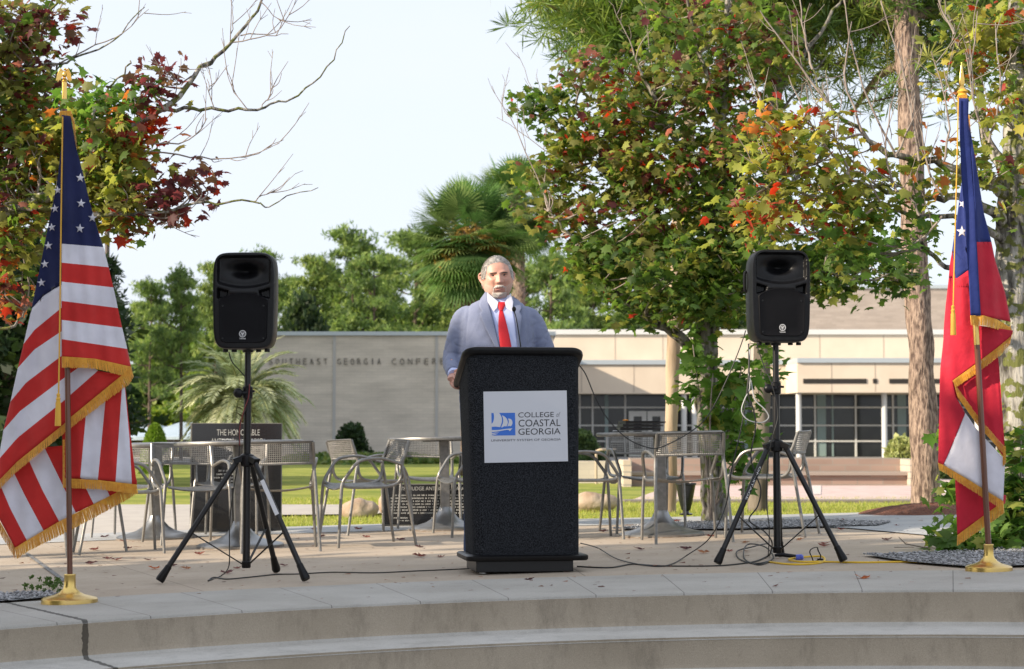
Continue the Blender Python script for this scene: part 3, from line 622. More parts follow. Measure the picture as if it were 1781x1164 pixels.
# --- centre maple
rootc = G(1242, 917)
maple('maple_tree', 15.2, [(1244, 925, 0, .105), (1240, 850, 0, .098), (1236, 760, 0, .098), (1230, 690, 0, .102), (1224, 620, 0, .115), (1232, 560, 0, .10), (1238, 480, 0, .082), (1242, 380, 0, .062), (1250, 260, .1, .046), (1262, 120, .1, .03), (1270, -60, .1, .02)],
  [[(1218, 618, 0, .055), (1172, 578, -.1, .045), (1110, 540, -.2, .034), (1050, 490, -.3, .024), (1000, 420, -.4, .014), (955, 370, -.4, .006)],
   [(1230, 570, 0, .05), (1190, 450, .2, .042), (1130, 370, .3, .035), (1060, 310, .3, .026), (985, 240, .3, .014), (920, 190, .3, .006)],
   [(1150, 400, .2, .025), (1095, 350, .1, .02), (1040, 262, .2, .013), (1000, 180, 0, .006)],
   [(1236, 530, 0, .045), (1290, 440, .3, .035), (1350, 350, .5, .024), (1420, 270, .6, .01)],
   [(1232, 560, 0, .04), (1300, 500, -.2, .028), (1400, 470, -.3, .018), (1500, 485, -.4, .011), (1585, 478, -.4, .005)],
   [(1240, 420, 0, .045), (1200, 300, -.2, .03), (1150, 200, -.3, .02), (1105, 100, -.3, .008)],
   [(1245, 340, 0, .045), (1310, 230, .2, .032), (1380, 120, .3, .022), (1450, 20, .4, .012), (1480, -40, .4, .01)],
   [(1300, 250, .1, .02), (1360, 190, .2, .013), (1440, 95, .2, .006)],
   [(1255, 250, 0, .03), (1225, 120, -.1, .018), (1190, -20, -.1, .01)]],
  [(1150, 470, 165, 70, -.2, .9, 73, 'green'), (1070, 395, 120, 70, 0, .8, 41, 'mix'), (1230, 420, 90, 80, 0, .9, 43, 'green'), (1160, 540, 110, 35, -.3, .5, 17, 'green'), (1260, 520, 60, 40, -.3, .5, 14, 'green'),
   (1340, 440, 110, 70, 0, .8, 46, 'green'), (1480, 462, 90, 50, -.2, .5, 33, 'green'), (1560, 470, 40, 28, -.3, .3, 9, 'green'), (1400, 500, 60, 18, -.3, .3, 6, 'green'),
   (945, 170, 55, 48, .2, .3, 13, 'green'), (1010, 240, 80, 60, .2, .5, 27, 'mix'), (1080, 180, 80, 80, 0, .6, 27, 'mix'), (1030, 120, 55, 28, 0, .4, 8, 'top'), (950, 330, 60, 50, 0, .4, 19, 'mix'),
   (1130, 270, 110, 80, 0, .8, 40, 'mix'), (1220, 300, 120, 90, 0, .8, 49, 'mix'), (1200, 130, 110, 80, 0, .7, 41, 'top'), (1290, 60, 100, 80, .1, .7, 35, 'top'), (1170, 40, 60, 40, 0, .4, 9, 'top'),
   (1300, 200, 80, 70, .1, .6, 17, 'mix'), (1350, 90, 50, 70, .2, .4, 14, 'top'), (1330, 330, 90, 70, .1, .7, 27, 'green'), (1035, 440, 60, 40, -.3, .4, 16, 'green')],
  'lichen spotted maple with reddening crown growing from the gravel behind the right table', .080, seed=5, root=rootc, lden=25, sprd=.088,
  twigs=[[(1105, 100, -.2, .008), (1090, 60, -.2, .004), (1060, 0, -.2, .002)], [(985, 240, .3, .006), (930, 160, .3, .003), (900, 90, .3, .002)], [(960, 370, -.3, .006), (900, 230, -.3, .004), (855, 150, -.3, .002)], [(1030, 320, 0, .005), (920, 240, 0, .003), (865, 205, 0, .002)],
         [(1140, 180, 0, .006), (1130, 80, 0, .004), (1120, -10, 0, .002)], [(1300, 240, 0, .006), (1290, 120, 0, .004), (1270, 0, 0, .002)]])
# sucker shoots round its foot
def shoots(name, d0, stems, clusters, label, size, seed, root, lden=14, cat='shrub', sprd=.09):
    global RNG
    RNG = np.random.default_rng(seed); rg = random.Random(seed); rt_ = empty(name, root, label=label, cat=cat); org = rt_.location.copy()
    b = MB()
    for l in stems: p, r_ = limb_pts(l, d0); b.tube(p, r_, 5, cap=False)
    b.build('stems', m_twig, rt_, org=org, ang=3); C = []; K_ = []
    for (px, py, rx, ry, dd, rd, nsub, pal) in clusters:
        for k in range(nsub):
            a, c = rg.uniform(-1, 1), rg.uniform(-1, 1); s = P(px + a * rx, py + c * ry, d0 + dd + rg.uniform(-rd, rd)); n = max(2, int(lden * rg.uniform(.5, 1.3)))
            C.append(RNG.normal(0, sprd, (n, 3)) + np.array(s[:])); K_.append(pick(pal, n))
    leaves(np.concatenate(C), size, np.concatenate(K_), 'leaves', rt_, org, droop=.35); return rt_
PAL['shoot'] = [((.085, .165, .032), 6), ((.13, .21, .045), 4), (YG, 1)]
shoots('maple_shoots', 14.75, [[(1236, 905, .1, .012), (1225, 760, 0, .009), (1205, 600, -.1, .004)], [(1240, 905, .1, .012), (1262, 780, -.1, .01), (1290, 640, -.2, .004)], [(1238, 905, .1, .01), (1235, 740, -.2, .008), (1240, 650, -.2, .003)], [(1262, 780, -.1, .006), (1310, 720, -.2, .004), (1325, 640, -.2, .003)], [(1245, 880, .1, .008), (1275, 820, -.1, .006), (1285, 780, -.2, .003)]],
   [(1262, 735, 26, 50, -.1, .12, 11, 'shoot'), (1210, 665, 18, 36, -.1, .06, 5, 'shoot'), (1300, 700, 26, 50, -.2, .12, 13, 'shoot'), (1278, 800, 22, 34, -.1, .1, 9, 'shoot'), (1205, 620, 12, 30, -.1, .05, 4, 'shoot'), (1330, 645, 10, 40, -.2, .05, 4, 'shoot'), (1270, 650, 25, 20, -.1, .1, 4, 'shoot')],
   'big leaved green shoots sprouting round the maple trunk below the right speaker', .125, 4, rootc + Vector((.02, -.12, 0)), lden=9, cat='shoots', sprd=.07)
# --- right, near maple
rootr = G(1778, 968)
up = lambda x, y, x2, y2, x3, y3, d=0: [(x, y, d - .35, .008), (x2, y2, d - .35, .0055), (x3, y3, d - .35, .003)]
maple('lichen_maple_tree', 11.2, [(1782, 985, 0, .15), (1775, 900, 0, .135), (1770, 800, 0, .125), (1765, 600, 0, .118), (1762, 450, 0, .112), (1768, 300, 0, .10), (1772, 150, .1, .08), (1775, -70, .2, .06)],
  [[(1760, 350, 0, .05), (1715, 318, -.1, .03), (1640, 285, -.1, .024), (1560, 272, -.2, .019), (1500, 232, -.2, .014), (1440, 180, -.2, .009), (1412, 120, -.2, .004)],
   [(1755, 400, 0, .045), (1700, 352, -.2, .026), (1640, 345, -.2, .02), (1560, 336, -.2, .015), (1480, 312, -.3, .010), (1400, 290, -.3, .006), (1330, 330, -.3, .003)],
   [(1755, 430, 0, .035), (1690, 384, -.2, .018), (1600, 376, -.1, .013), (1520, 362, -.1, .010), (1450, 345, -.1, .006), (1400, 372, -.1, .003)],
   [(1755, 360, 0, .04), (1730, 315, .2, .03), (1690, 305, .3, .026), (1640, 306, .3, .01)],
   [(1758, 490, 0, .03), (1690, 470, -.1, .02), (1650, 464, -.2, .017), (1618, 445, -.2, .013), (1590, 415, -.2, .008)],
   [(1765, 320, 0, .05), (1720, 250, .1, .035), (1700, 150, .2, .02), (1660, 60, .2, .010), (1640, -40, .2, .006)],
   [(1770, 200, 0, .04), (1800, 100, 0, .03), (1850, 0, 0, .02)]],
  [(1370, 230, 62, 50, -.3, .25, 12, 'bright'), (1340, 280, 50, 55, -.3, .25, 11, 'bright'), (1440, 250, 62, 60, -.3, .3, 14, 'bright'), (1330, 370, 60, 45, -.3, .3, 14, 'bright'), (1440, 360, 80, 50, -.2, .3, 22, 'bright'), (1340, 200, 30, 30, -.3, .15, 3, 'fire'), (1300, 360, 28, 30, -.3, .15, 3, 'fire'), (1520, 320, 60, 50, -.2, .3, 11, 'bright'), (1500, 420, 70, 34, -.2, .3, 13, 'shoot'),
   (1600, 300, 30, 50, -.2, .2, 5, 'bright'), (1700, 60, 50, 60, .1, .3, 19, 'bright'), (1762, 40, 40, 50, .1, .3, 13, 'bright'), (1745, 190, 30, 60, -.2, .2, 8, 'bright'), (1765, 310, 24, 50, -.3, .15, 7, 'fall'), (1665, 130, 28, 50, .1, .2, 5, 'bright'), (1610, 400, 30, 30, -.2, .2, 4, 'shoot'), (1690, 290, 28, 50, -.2, .2, 5, 'bright')],
  'near right maple with lichen covered trunk and many bare twigs behind the red flag', .072, seed=9, root=rootr, trunk_mat=m_barkl, lden=16, sprd=.10,
  twigs=[up(1600, 280, 1575, 140, 1530, 0), up(1560, 272, 1500, 150, 1462, -20), up(1500, 232, 1470, 130, 1480, 40), up(1440, 180, 1380, 100, 1320, 20), up(1640, 285, 1650, 200, 1620, 90), up(1560, 270, 1590, 190, 1575, 100),
         up(1480, 312, 1420, 230, 1370, 130), up(1400, 290, 1340, 210, 1300, 110), up(1540, 370, 1500, 300, 1440, 230), up(1640, 345, 1610, 280, 1600, 190), up(1450, 345, 1380, 330, 1290, 270), up(1600, 376, 1570, 330, 1500, 290),
         up(1700, 310, 1680, 230, 1640, 120), up(1710, 240, 1690, 140, 1700, 20), up(1730, 260, 1700, 200, 1680, 90), up(1520, 362, 1440, 400, 1350, 410), up(1640, 378, 1600, 420, 1540, 440), up(1500, 232, 1440, 240, 1380, 210), up(1412, 120, 1400, 60, 1385, -20), up(1660, 60, 1640, 20, 1620, -30),
         up(1560, 336, 1540, 260, 1550, 180), up(1720, 250, 1740, 160, 1730, 40), up(1480, 312, 1460, 260, 1420, 180)])
shoots('leafy_shrub', 11.0, [[(1765, 960, 0, .01), (1740, 880, 0, .008), (1720, 800, 0, .004)], [(1760, 960, 0, .01), (1700, 950, -.2, .007), (1640, 965, -.3, .003)], [(1765, 960, 0, .01), (1690, 870, 0, .007), (1645, 770, 0, .003)], [(1770, 960, 0, .01), (1775, 860, 0, .007), (1776, 760, 0, .004)]],
   [(1700, 935, 50, 22, -.2, .2, 16, 'shoot'), (1652, 862, 12, 22, 0, .1, 4, 'shoot'), (1648, 768, 8, 24, .1, .1, 2, 'shoot'), (1750, 880, 24, 60, 0, .15, 18, 'green'), (1770, 810, 14, 60, 0, .1, 10, 'shoot'), (1655, 958, 22, 7, -.3, .1, 4, 'shoot'), (1765, 930, 25, 26, -.1, .1, 8, 'shoot')],
   'low green maple leaved shrub at the foot of the right flag', .10, 14, G(1765, 968) + Vector((0, -.15, 0)), lden=11, sprd=.06)
# --- left, near maple (trunk outside the frame)
rootl = Vector((P(-270, 0, 12.0).x, 12.0, gz(P(-270, 0, 12).x)))
maple('autumn_maple_tree', 12.0, [(-275, 985, 0, .15), (-270, 800, 0, .13), (-262, 600, 0, .12), (-250, 400, 0, .10), (-235, 200, 0, .075), (-220, -80, 0, .05)],
  [[(-252, 520, 0, .06), (-110, 420, -.2, .048), (30, 365, -.4, .038), (110, 325, -.5, .036), (175, 278, -.5, .033), (240, 212, -.4, .026), (290, 186, -.4, .021), (340, 130, -.3, .016), (400, 75, -.2, .012), (455, 0, -.2, .008), (480, -60, -.2, .006)],
   [(285, 190, -.4, .014), (350, 189, -.4, .011), (430, 191, -.4, .009), (500, 174, -.3, .0065), (570, 118, -.3, .0045), (604, 46, -.3, .003)],
   [(-250, 470, 0, .04), (-100, 390, -.2, .03), (50, 360, -.5, .02), (180, 375, -.6, .013), (260, 371, -.6, .010), (340, 356, -.6, .008), (440, 351, -.6, .0055), (470, 357, -.6, .004), (550, 323, -.6, .0025)],
   [(160, 292, -.5, .02), (158, 240, -.6, .018), (165, 190, -.6, .008)], [(160, 190, -.5, .007), (200, 145, -.4, .007), (228, 105, -.4, .006)],
   [(-240, 250, 0, .04), (-100, 180, .1, .026), (20, 125, .2, .016), (60, 115, .2, .010), (130, 104, .2, .007), (195, 70, .2, .005), (255, 10, .2, .003)],
   [(-240, 180, 0, .03), (-80, 110, .3, .018), (40, 70, .3, .010), (90, 20, .3, .007), (130, -40, .3, .005)],
   [(-245, 620, 0, .03), (-100, 590, -.2, .02), (10, 570, -.3, .01), (40, 540, -.3, .005)],
   [(-250, 420, 0, .035), (-120, 300, .2, .026), (-20, 200, .3, .018), (30, 100, .3, .008)]],
  [(50, 165, 75, 65, .1, .4, 33, 'fall'), (30, 50, 45, 60, .2, .4, 24, 'red'), (15, 250, 60, 70, 0, .4, 34, 'fall'), (30, 345, 70, 50, -.1, .4, 34, 'fall'), (110, 255, 60, 55, -.1, .4, 25, 'bright'), (100, 30, 18, 20, .2, .2, 2, 'maroon'), (165, 190, 50, 34, -.4, .3, 13, 'shoot'), (235, 165, 16, 20, -.4, .1, 3, 'shoot'),
   (195, 240, 42, 42, -.4, .3, 19, 'bright'), (190, 320, 58, 46, -.4, .3, 27, 'bright'), (140, 360, 60, 30, -.4, .3, 14, 'bright'), (225, 350, 32, 40, -.4, .2, 11, 'bright'), (245, 230, 22, 14, -.4, .1, 4, 'fire'), (225, 200, 24, 10, -.4, .1, 2, 'fire'), (275, 352, 30, 16, -.5, .15, 5, 'maroon'), (322, 316, 34, 16, -.5, .15, 6, 'maroon'), (280, 140, 8, 28, -.4, .08, 3, 'maroon'),
   (20, 430, 32, 40, -.3, .2, 10, 'fall'), (5, 500, 16, 36, -.3, .1, 4, 'fall'), (12, 520, 18, 20, -.3, .1, 3, 'fire'), (245, 125, 3, 3, -.4, .02, 0, 'maroon'), (-140, 200, 90, 150, 0, .8, 60, 'fall'), (-250, 100, 110, 130, 0, .9, 50, 'fall'), (-160, 30, 90, 90, 0, .6, 30, 'fall')],
  'autumn maple reaching in from the left edge above the striped flag', .076, seed=21, root=rootl, trunk_mat=m_barkl, lden=23, sprd=.10,
  twigs=[[(340, 130, -.3, .006), (300, 150, -.3, .004), (285, 110, -.3, .002)], [(400, 75, -.2, .005), (450, 65, -.2, .004), (500, 60, -.2, .002)], [(420, 60, -.2, .005), (480, 55, -.2, .003), (505, 20, -.2, .002)], [(250, 250, -.5, .006), (330, 245, -.5, .004), (362, 205, -.5, .003)],
         [(252, 262, -.5, .006), (330, 272, -.5, .005), (400, 276, -.5, .004), (450, 265, -.5, .003), (495, 242, -.5, .002)], [(88, 117, .2, .006), (150, 88, .2, .005), (215, 56, .2, .0035), (258, 14, .2, .002)], [(50, 70, .3, .006), (90, 30, .3, .004), (125, -10, .3, .003)], [(430, 191, -.4, .004), (408, 160, -.4, .003), (396, 125, -.4, .002)], [(370, 190, -.4, .004), (365, 160, -.4, .003), (358, 135, -.4, .002)], [(455, 188, -.4, .004), (470, 165, -.4, .003), (476, 145, -.4, .002)], [(240, 371, -.6, .004), (280, 380, -.6, .003), (310, 378, -.6, .002)], [(440, 351, -.6, .004), (460, 338, -.6, .003), (476, 335, -.6, .002)], [(300, 175, -.4, .004), (310, 140, -.4, .003), (316, 100, -.4, .002)], [(400, 80, -.2, .004), (405, 40, -.2, .003), (404, 5, -.2, .002)], [(455, 0, -.2, .004), (470, 20, -.2, .003), (490, 40, -.2, .002)]])

# ---------------------------------------------------------------- conifers / background
def tufts(c, size, ncard, cols, blade=.09):
    """each tuft = ncard thin blades radiating from its centre"""
    n = len(c); d = RNG.normal(0, 1, (n, ncard, 3)); d[:, :, 2] += .35; d /= np.linalg.norm(d, axis=2)[:, :, None]
    s = size * RNG.uniform(.6, 1.2, (n, ncard, 1)); sd_ = np.cross(d, RNG.normal(0, 1, (n, ncard, 3))); sd_ /= np.linalg.norm(sd_, axis=2)[:, :, None] + 1e-9
    c3 = c[:, None, :]; wd = s * blade
    V = np.stack([c3 - sd_ * wd * .4, c3 + sd_ * wd * .4, c3 + d * s * .7 + sd_ * wd, c3 + d * s, ], 2)   # n,nc,4,3
    V[:, :, 3] = c3[:, :] + d * s; q = c3 + d * s * .6
    V = np.stack([c3 - sd_ * wd * .5, q - sd_ * wd, c3 + d * s, q + sd_ * wd], 2)
    return V.reshape(-1, 3), np.arange(n * ncard * 4).reshape(-1, 4), np.repeat(cols, ncard * 4, 0)
m_needle = leaf_mat('needles', .3, .6)
def crown_pts(rg, blobs, per):
    """points gathered in layered blobs (x,y,z,rx,rz)"""
    out = []
    for (x, y, z, rx, rz) in blobs:
        n = int(per * rx * rx * 1.0) + 8; a = RNG.normal(0, .5, (n, 3)); a[:, 2] = np.abs(a[:, 2]) * .9 - .25
        out.append(a * np.array([rx, rx, rz]) + np.array([x, y, z]))
    return np.concatenate(out)
def pine_proto(seed, H, bare, spread, nl, size=.40, ncard=10, dense=30, cols=((.13, .20, .05), (.21, .28, .07), (.08, .13, .04)), name='pine_tree', rt=.18):  # needle greens lightened in place of distance haze
    """pine with an open crown of flat needle clouds on real limbs; unit coordinates in metres"""
    global RNG
    RNG = np.random.default_rng(seed); rg = random.Random(seed); r0 = empty(name)
    b = MB(); lean = rg.uniform(-.5, .5); tp = [(lean * (k / 6) ** 2 + rg.uniform(-.05, .05), 0, H * k / 6) for k in range(7)]; tps = spline(tp, 4)
    b.tube(tps, [rt, rt * .85, rt * .6, rt * .2], 8); blobs = []
    for k in range(nl):
        f = bare + (1 - bare) * (k + rg.random()) / nl; z = H * f; a = rg.uniform(0, 2 * PI); L_ = spread * (1.05 - .75 * ((f - bare) / (1 - bare)) ** 1.5) * rg.uniform(.45, 1.1)
        i = min(len(tps) - 1, int(f * (len(tps) - 1))); s = tps[i]; e = Vector((s.x + math.cos(a) * L_, s.y + math.sin(a) * L_, z + rg.uniform(.1, .5) * L_))
        m_ = (s + e) / 2 + Vector((0, 0, -.1 * L_)); b.tube(spline([s, m_, e], 3), [rt * .3, rt * .1], 5, cap=False)
        rx = rg.uniform(.5, .95) * (.35 * spread + .25); blobs.append((e.x, e.y, e.z, rx, rx * .42))
        if L_ > spread * .5: blobs.append((m_.x + rg.uniform(-.4, .4), m_.y + rg.uniform(-.4, .4), m_.z + .3, rx * .7, rx * .3))
    blobs.append((tps[-1].x, 0, H, spread * .45, spread * .3))
    b.build('trunk', m_pdark, r0, ang=2)
    c = crown_pts(rg, blobs, dense); cc = np.array(cols)[RNG.integers(0, len(cols), len(c))] * RNG.uniform(.75, 1.25, (len(c), 1))
    V, F, K_ = tufts(c, size, ncard, cc, .12); np_obj('crown', V, F, m_needle, parent=r0, col=K_); return r0
def put(proto, used, px, ptop, d, H, label, group, rz=0, sx=1.0, zb=-.1, cat='tree'):
    r = proto if not used.get(proto.name) else copy_tree(proto)
    used[proto.name] = 1; used[r.name] = 1; top = P(px, ptop, d); s = (top.z - zb) / (H * 1.075)
    r.location = (top.x, d, zb); r.rotation_euler = (0, 0, rz); r.scale = (s * sx, s * sx, s); tag(r, label, cat, group); return r
USED = {}
pA = pine_proto(31, 12, .42, 2.6, 26); pB = pine_proto(47, 12, .30, 2.9, 34, dense=34); pC = pine_proto(53, 12, .2, 2.6, 40, dense=40, cols=((.15, .22, .055), (.25, .31, .08), (.10, .15, .04)))
BG = 'pines behind the brick hall'
put(pA, USED, 622, 385, 96, 12, 'tallest umbrella shaped pine above the brick hall, sky showing beneath its crown', BG, .4, .85)
put(pB, USED, 722, 392, 92, 12, 'broad pine rising behind the brick hall just left of the cabbage palm', BG, 2.1, .9)
put(pA, USED, 440, 424, 100, 12, 'pine whose crown shows just above the left speaker', BG, 3.6, .8)
put(pC, USED, 552, 440, 88, 12, 'dense rounded pine right of the left speaker above the hall roof', BG, 1.1, .75)
put(pB, USED, 650, 432, 86, 12, 'leafy pine in front of the tallest one over the hall', BG, 4.4, .8)
put(pC, USED, 790, 470, 90, 12, 'pine seen behind the man on his left side', BG, 5.0, .9)
put(pB, USED, 955, 432, 84, 12, 'pale green pine with forked trunk right of the man', BG, 2.8, .85)
put(pC, USED, 1030, 440, 96, 12, 'pine between the forked pine and the maple', BG, .2, .8)
put(pA, USED, 1110, 452, 98, 12, 'pine behind the roof seen under the left side of the maple crown', BG, 1.9, .9)
put(pC, USED, 1190, 500, 96, 12, 'pine behind the roof left of the maple trunk', BG, 2.4, .9)
put(pB, USED, 1290, 510, 102, 12, 'dark pine behind the roof right of the maple trunk', BG, 3.0, .9)
for i_, (px_, py_, d_, pr_, la_) in enumerate(((250, 520, 118, pC, 'dense pine in the far row directly over the ranch house roof'), (340, 505, 120, pB, 'pine in the far row between the slender pine and the left speaker'), (420, 500, 116, pC, 'dense pine in the far row behind the left speaker'), (500, 478, 118, pC, 'dense pine in the far row over the left end of the hall'), (585, 480, 114, pC, 'dense pine in the far row beneath the umbrella shaped crown'),
    (680, 440, 112, pC, 'dense pine in the far row left of the palm'), (760, 450, 116, pC, 'dense pine in the far row behind the palm fronds'), (850, 470, 112, pC, 'dense pine in the far row straight behind the man'), (915, 455, 118, pC, 'dense pine in the far row over the right shoulder of the man'), (990, 450, 110, pC, 'dense pine in the far row right of the forked pine'), (1075, 470, 116, pC, 'dense pine in the far row under the maple limbs'), (1150, 480, 112, pC, 'dense pine in the far row just left of the maple fork'))):
    put(pr_, USED, px_, py_, d_, 12, la_, 'far row of pines', i_ * 1.7, .95)
LG = 'pines on the left far lawn'
put(pA, USED, 318, 456, 66, 12, 'slender pine with long bare trunk above the cone shrub', LG, 5.2, .72)
put(pC, USED, 376, 452, 78, 12, 'pine just left of the left speaker', LG, .9, .62)
put(pB, USED, 262, 480, 84, 12, 'pine rising beside the dark cedar', LG, 2.2, .7)
def leafy_proto(seed, H, spread, cols, name='leafy_tree', size=.34, n=4200, low=.12, trunk=m_pdark):
    global RNG
    RNG = np.random.default_rng(seed); rg = random.Random(seed); r0 = empty(name); b = MB(); b.tube([(0, 0, 0), (.1, 0, H * .5), (0, .1, H * .9)], [.2, .14, .04], 8)
    cs = []
    for k in range(26):
        f = rg.uniform(low, 1) ; r = spread * math.sin(min(1, (1.08 - f) * 1.6) * PI / 2) * rg.uniform(.25, .9); a = rg.uniform(0, 2 * PI); e = Vector((math.cos(a) * r, math.sin(a) * r, H * (.08 + .88 * f)))
        b.tube([(0, 0, H * .1 + e.z * .5), e], [.06, .02], 5, cap=False); cs.append((e, rg.uniform(.35, .6) * spread * .6))
    b.build('trunk', trunk, r0, ang=2); per = n // len(cs); P_ = []
    for e, rr in cs: P_.append(RNG.normal(0, .5, (per, 3)) * np.array([rr, rr, rr * .7]) + np.array(e[:]))
    c = np.concatenate(P_); cc = np.array(cols)[RNG.integers(0, len(cols), len(c))] * RNG.uniform(.7, 1.3, (len(c), 1)); V, F, K_ = tufts(c, size, 4, cc, .28); np_obj('crown', V, F, m_needle, parent=r0, col=K_); return r0
lf = leafy_proto(61, 6, 2.6, ((.16, .24, .04), (.26, .32, .06), (.11, .17, .035))); dk = leafy_proto(67, 6, 2.3, ((.02, .04, .014), (.03, .055, .02), (.045, .07, .02)), 'dark_tree')
LB = 'light green trees beyond the ranch house'
put(lf, USED, 262, 655, 100, 6, 'yellowish green bushy tree behind the pale blue roof', LB, 0, 1.5, cat='tree'); put(lf, USED, 205, 630, 104, 6, 'light green bushy tree left of the pale blue roof', LB, 2, 1.4)
put(lf, USED, 345, 640, 96, 6, 'light green bushy tree behind the drooping palm', LB, 4, 1.3); put(lf, USED, 300, 560, 110, 6, 'tall hazy green tree farthest behind the pale blue roof', LB, 1, 1.0); put(lf, USED, 420, 560, 112, 6, 'green tree behind the hall at its left end', LB, 5, 1.2)
put(dk, USED, 530, 505, 82, 6, 'dark evergreen peeping over the roof right of the left speaker', 'dark evergreens', 0, .55); put(dk, USED, 1150, 540, 88, 6, 'dark evergreen over the cream roof left of the maple trunk', 'dark evergreens', 2, .8); put(dk, USED, 1290, 545, 90, 6, 'dark evergreen over the cream roof beside the right speaker', 'dark evergreens', 4, .9)
put(dk, USED, 62, 420, 34, 6, 'dark evergreen behind the upper part of the striped flag', 'dark evergreens', 1, 1.15); put(dk, USED, 12, 380, 30, 6, 'darkest evergreen at the left edge behind the striped flag', 'dark evergreens', 3, 1.2)
# dark cedar with pointing branches
RNG = np.random.default_rng(5); rg = random.Random(5); q = P(178, 440, 33); rc = empty('cedar_tree', (q.x, 33, -.05), label='dark cedar with drooping pointed branches beside the striped flag', cat='tree')
b = MB(); H = q.z + .05; b.tube([(0, 0, 0), (0, 0, H)], [.14, .02], 8); pts_ = []
for k in range(70):
    z = H * (.12 + .86 * k / 70); L_ = (H - z) * .17 * rg.uniform(.5, 1.3) + .22; a = rg.uniform(0, 2 * PI); e = Vector((math.cos(a) * L_, math.sin(a) * L_, z - .05 + L_ * .22)); b.tube([(0, 0, z), e], [.02, .006], 4, cap=False)
    for j in range(16): f = rg.random() ** .7; pts_.append([e.x * f + rg.gauss(0, .06), e.y * f + rg.gauss(0, .06), z + (e.z - z) * f + rg.gauss(0, .05)])
b.build('trunk', m_pdark, rc, ang=2); c = np.array(pts_); V, F, K_ = tufts(c, .17, 7, np.array([(.02, .04, .018), (.03, .055, .02)])[RNG.integers(0, 2, len(c))], .12); np_obj('crown', V, F, m_needle, parent=rc, col=K_)
# near pines: straight slim trunks with needled tops
def big_pine(name, d0, trunk, boughs, label, barkm, seed, base, ntuft=15, size=.2):
    global RNG
    RNG = np.random.default_rng(seed); rg = random.Random(seed); rt_ = empty(name, base, label=label, cat='tree'); org = rt_.location.copy(); b = MB()
    p, r_ = limb_pts(trunk, d0, 8); b.tube(p, r_, 22)
    for i in range(len(b.V)): v = Vector(b.V[i]); q_ = noise.noise(Vector((v.x * 8, v.y * 8, v.z * 3))) * r_[0] * .16; b.V[i] = (v.x + q_, v.y + noise.noise(Vector((v.x * 9 + 5, v.y * 9, v.z * 3))) * r_[0] * .16, v.z)
    C = []
    for (x0, y0, x1, y1, dd, n) in boughs:
        s = P(x0, y0, d0); e = P(x1, y1, d0 + dd); m_ = (s + e) / 2 + Vector((0, 0, .12)); sp_ = spline([s, m_, e], 6); b.tube(sp_, [.05, .02], 6, cap=False)
        for k in range(n):
            f = rg.uniform(.25, 1.05); q = sp_[min(len(sp_) - 1, int(f * (len(sp_) - 1)))] + Vector((rg.gauss(0, .3), rg.gauss(0, .35), rg.gauss(0.05, .16))); C.append(q[:]); C.append((q + Vector((rg.gauss(0, .16), rg.gauss(0, .16), rg.gauss(0, .07))))[:]); C.append((q + Vector((rg.gauss(0, .16), rg.gauss(0, .16), rg.gauss(0, .07))))[:])
            if rg.random() < .35: b.tube([sp_[min(len(sp_) - 1, int(f * (len(sp_) - 1)))], q], [.012, .006], 4, cap=False)
    b.build('trunk', barkm, rt_, org=org, ang=2); c = np.array(C)
    cc = np.array([(.10, .17, .03), (.18, .25, .045), (.30, .31, .08), (.06, .11, .03)])[RNG.choice(4, len(c), p=[.35, .35, .12, .18])] * RNG.uniform(.8, 1.2, (len(c), 1))
    V, F, K_ = tufts(c, size, 30, cc, .030); np_obj('crown', V, F, m_needle, parent=rt_, org=org, col=K_); return rt_
big_pine('tall_pine_tree', 17.9, [(1612, 900, 0, .17), (1610, 860, 0, .14), (1606, 700, 0, .128), (1598, 560, 0, .122), (1591, 430, 0, .118), (1583, 200, 0, .11), (1572, 0, 0, .105), (1562, -200, 0, .09)],
  [(1570, 40, 1730, 10, .9, 26), (1570, 0, 1430, 60, .9, 30), (1575, 60, 1690, 150, 1.1, 20), (1570, 20, 1330, 20, 1.2, 36), (1575, 30, 1770, 60, 1.2, 26), (1565, -60, 1400, -10, 1.0, 34), (1565, -60, 1720, -30, 1.0, 34), (1575, 110, 1480, 200, 1.2, 12), (1570, 20, 1490, 120, 1.2, 16)],
  'tall leaning pine with flaky reddish bark beside the red flag', m_pbark, 71, Vector((G(1612, 893).x, G(1612, 893).y, G(1612, 893).z)), size=.22)
big_pine('slim_pine_tree', 18.2, [(1164, 897, 0, .068), (1167, 760, 0, .064), (1171, 600, 0, .066), (1180, 400, .2, .07), (1200, 200, .5, .07), (1216, 0, .8, .065), (1225, -200, 1, .06)],
  [(1210, 60, 1000, 60, .8, 44), (1210, 40, 950, 30, 1.2, 50), (1212, 20, 1060, 110, .6, 34), (1214, 0, 1330, 40, 1, 36), (1216, -20, 1000, -20, 1, 46), (1216, -20, 1350, -10, 1.4, 40), (1205, 100, 1110, 160, .7, 16), (1216, 0, 1300, 130, 1.6, 22), (1216, -30, 1120, 20, .9, 30), (1216, -20, 1060, 60, 2, 34)],
  'slim pale trunked pine standing behind the right table, its needles high over the maple', bark('pale_bark', (.26, .19, .13), (.42, .33, .24), sc_=6), 83, G(1164, 896), size=.24)
big_pine('dark_pine_tree', 18.4, [(1318, 892, 0, .098), (1322, 760, 0, .088), (1326, 600, .1, .085), (1335, 400, .3, .085), (1345, 200, .5, .08), (1352, 0, .8, .07), (1356, -150, 1, .06)],
  [(1350, 60, 1480, 60, .8, 26), (1350, 40, 1440, 120, .4, 20), (1352, 0, 1250, 10, .6, 20), (1352, 0, 1500, 20, 1, 26)],
  'dark trunked pine behind the right speaker stand', bark('grey_bark', (.10, .085, .07), (.2, .17, .14), sc_=6), 91, G(1318, 890), size=.22)
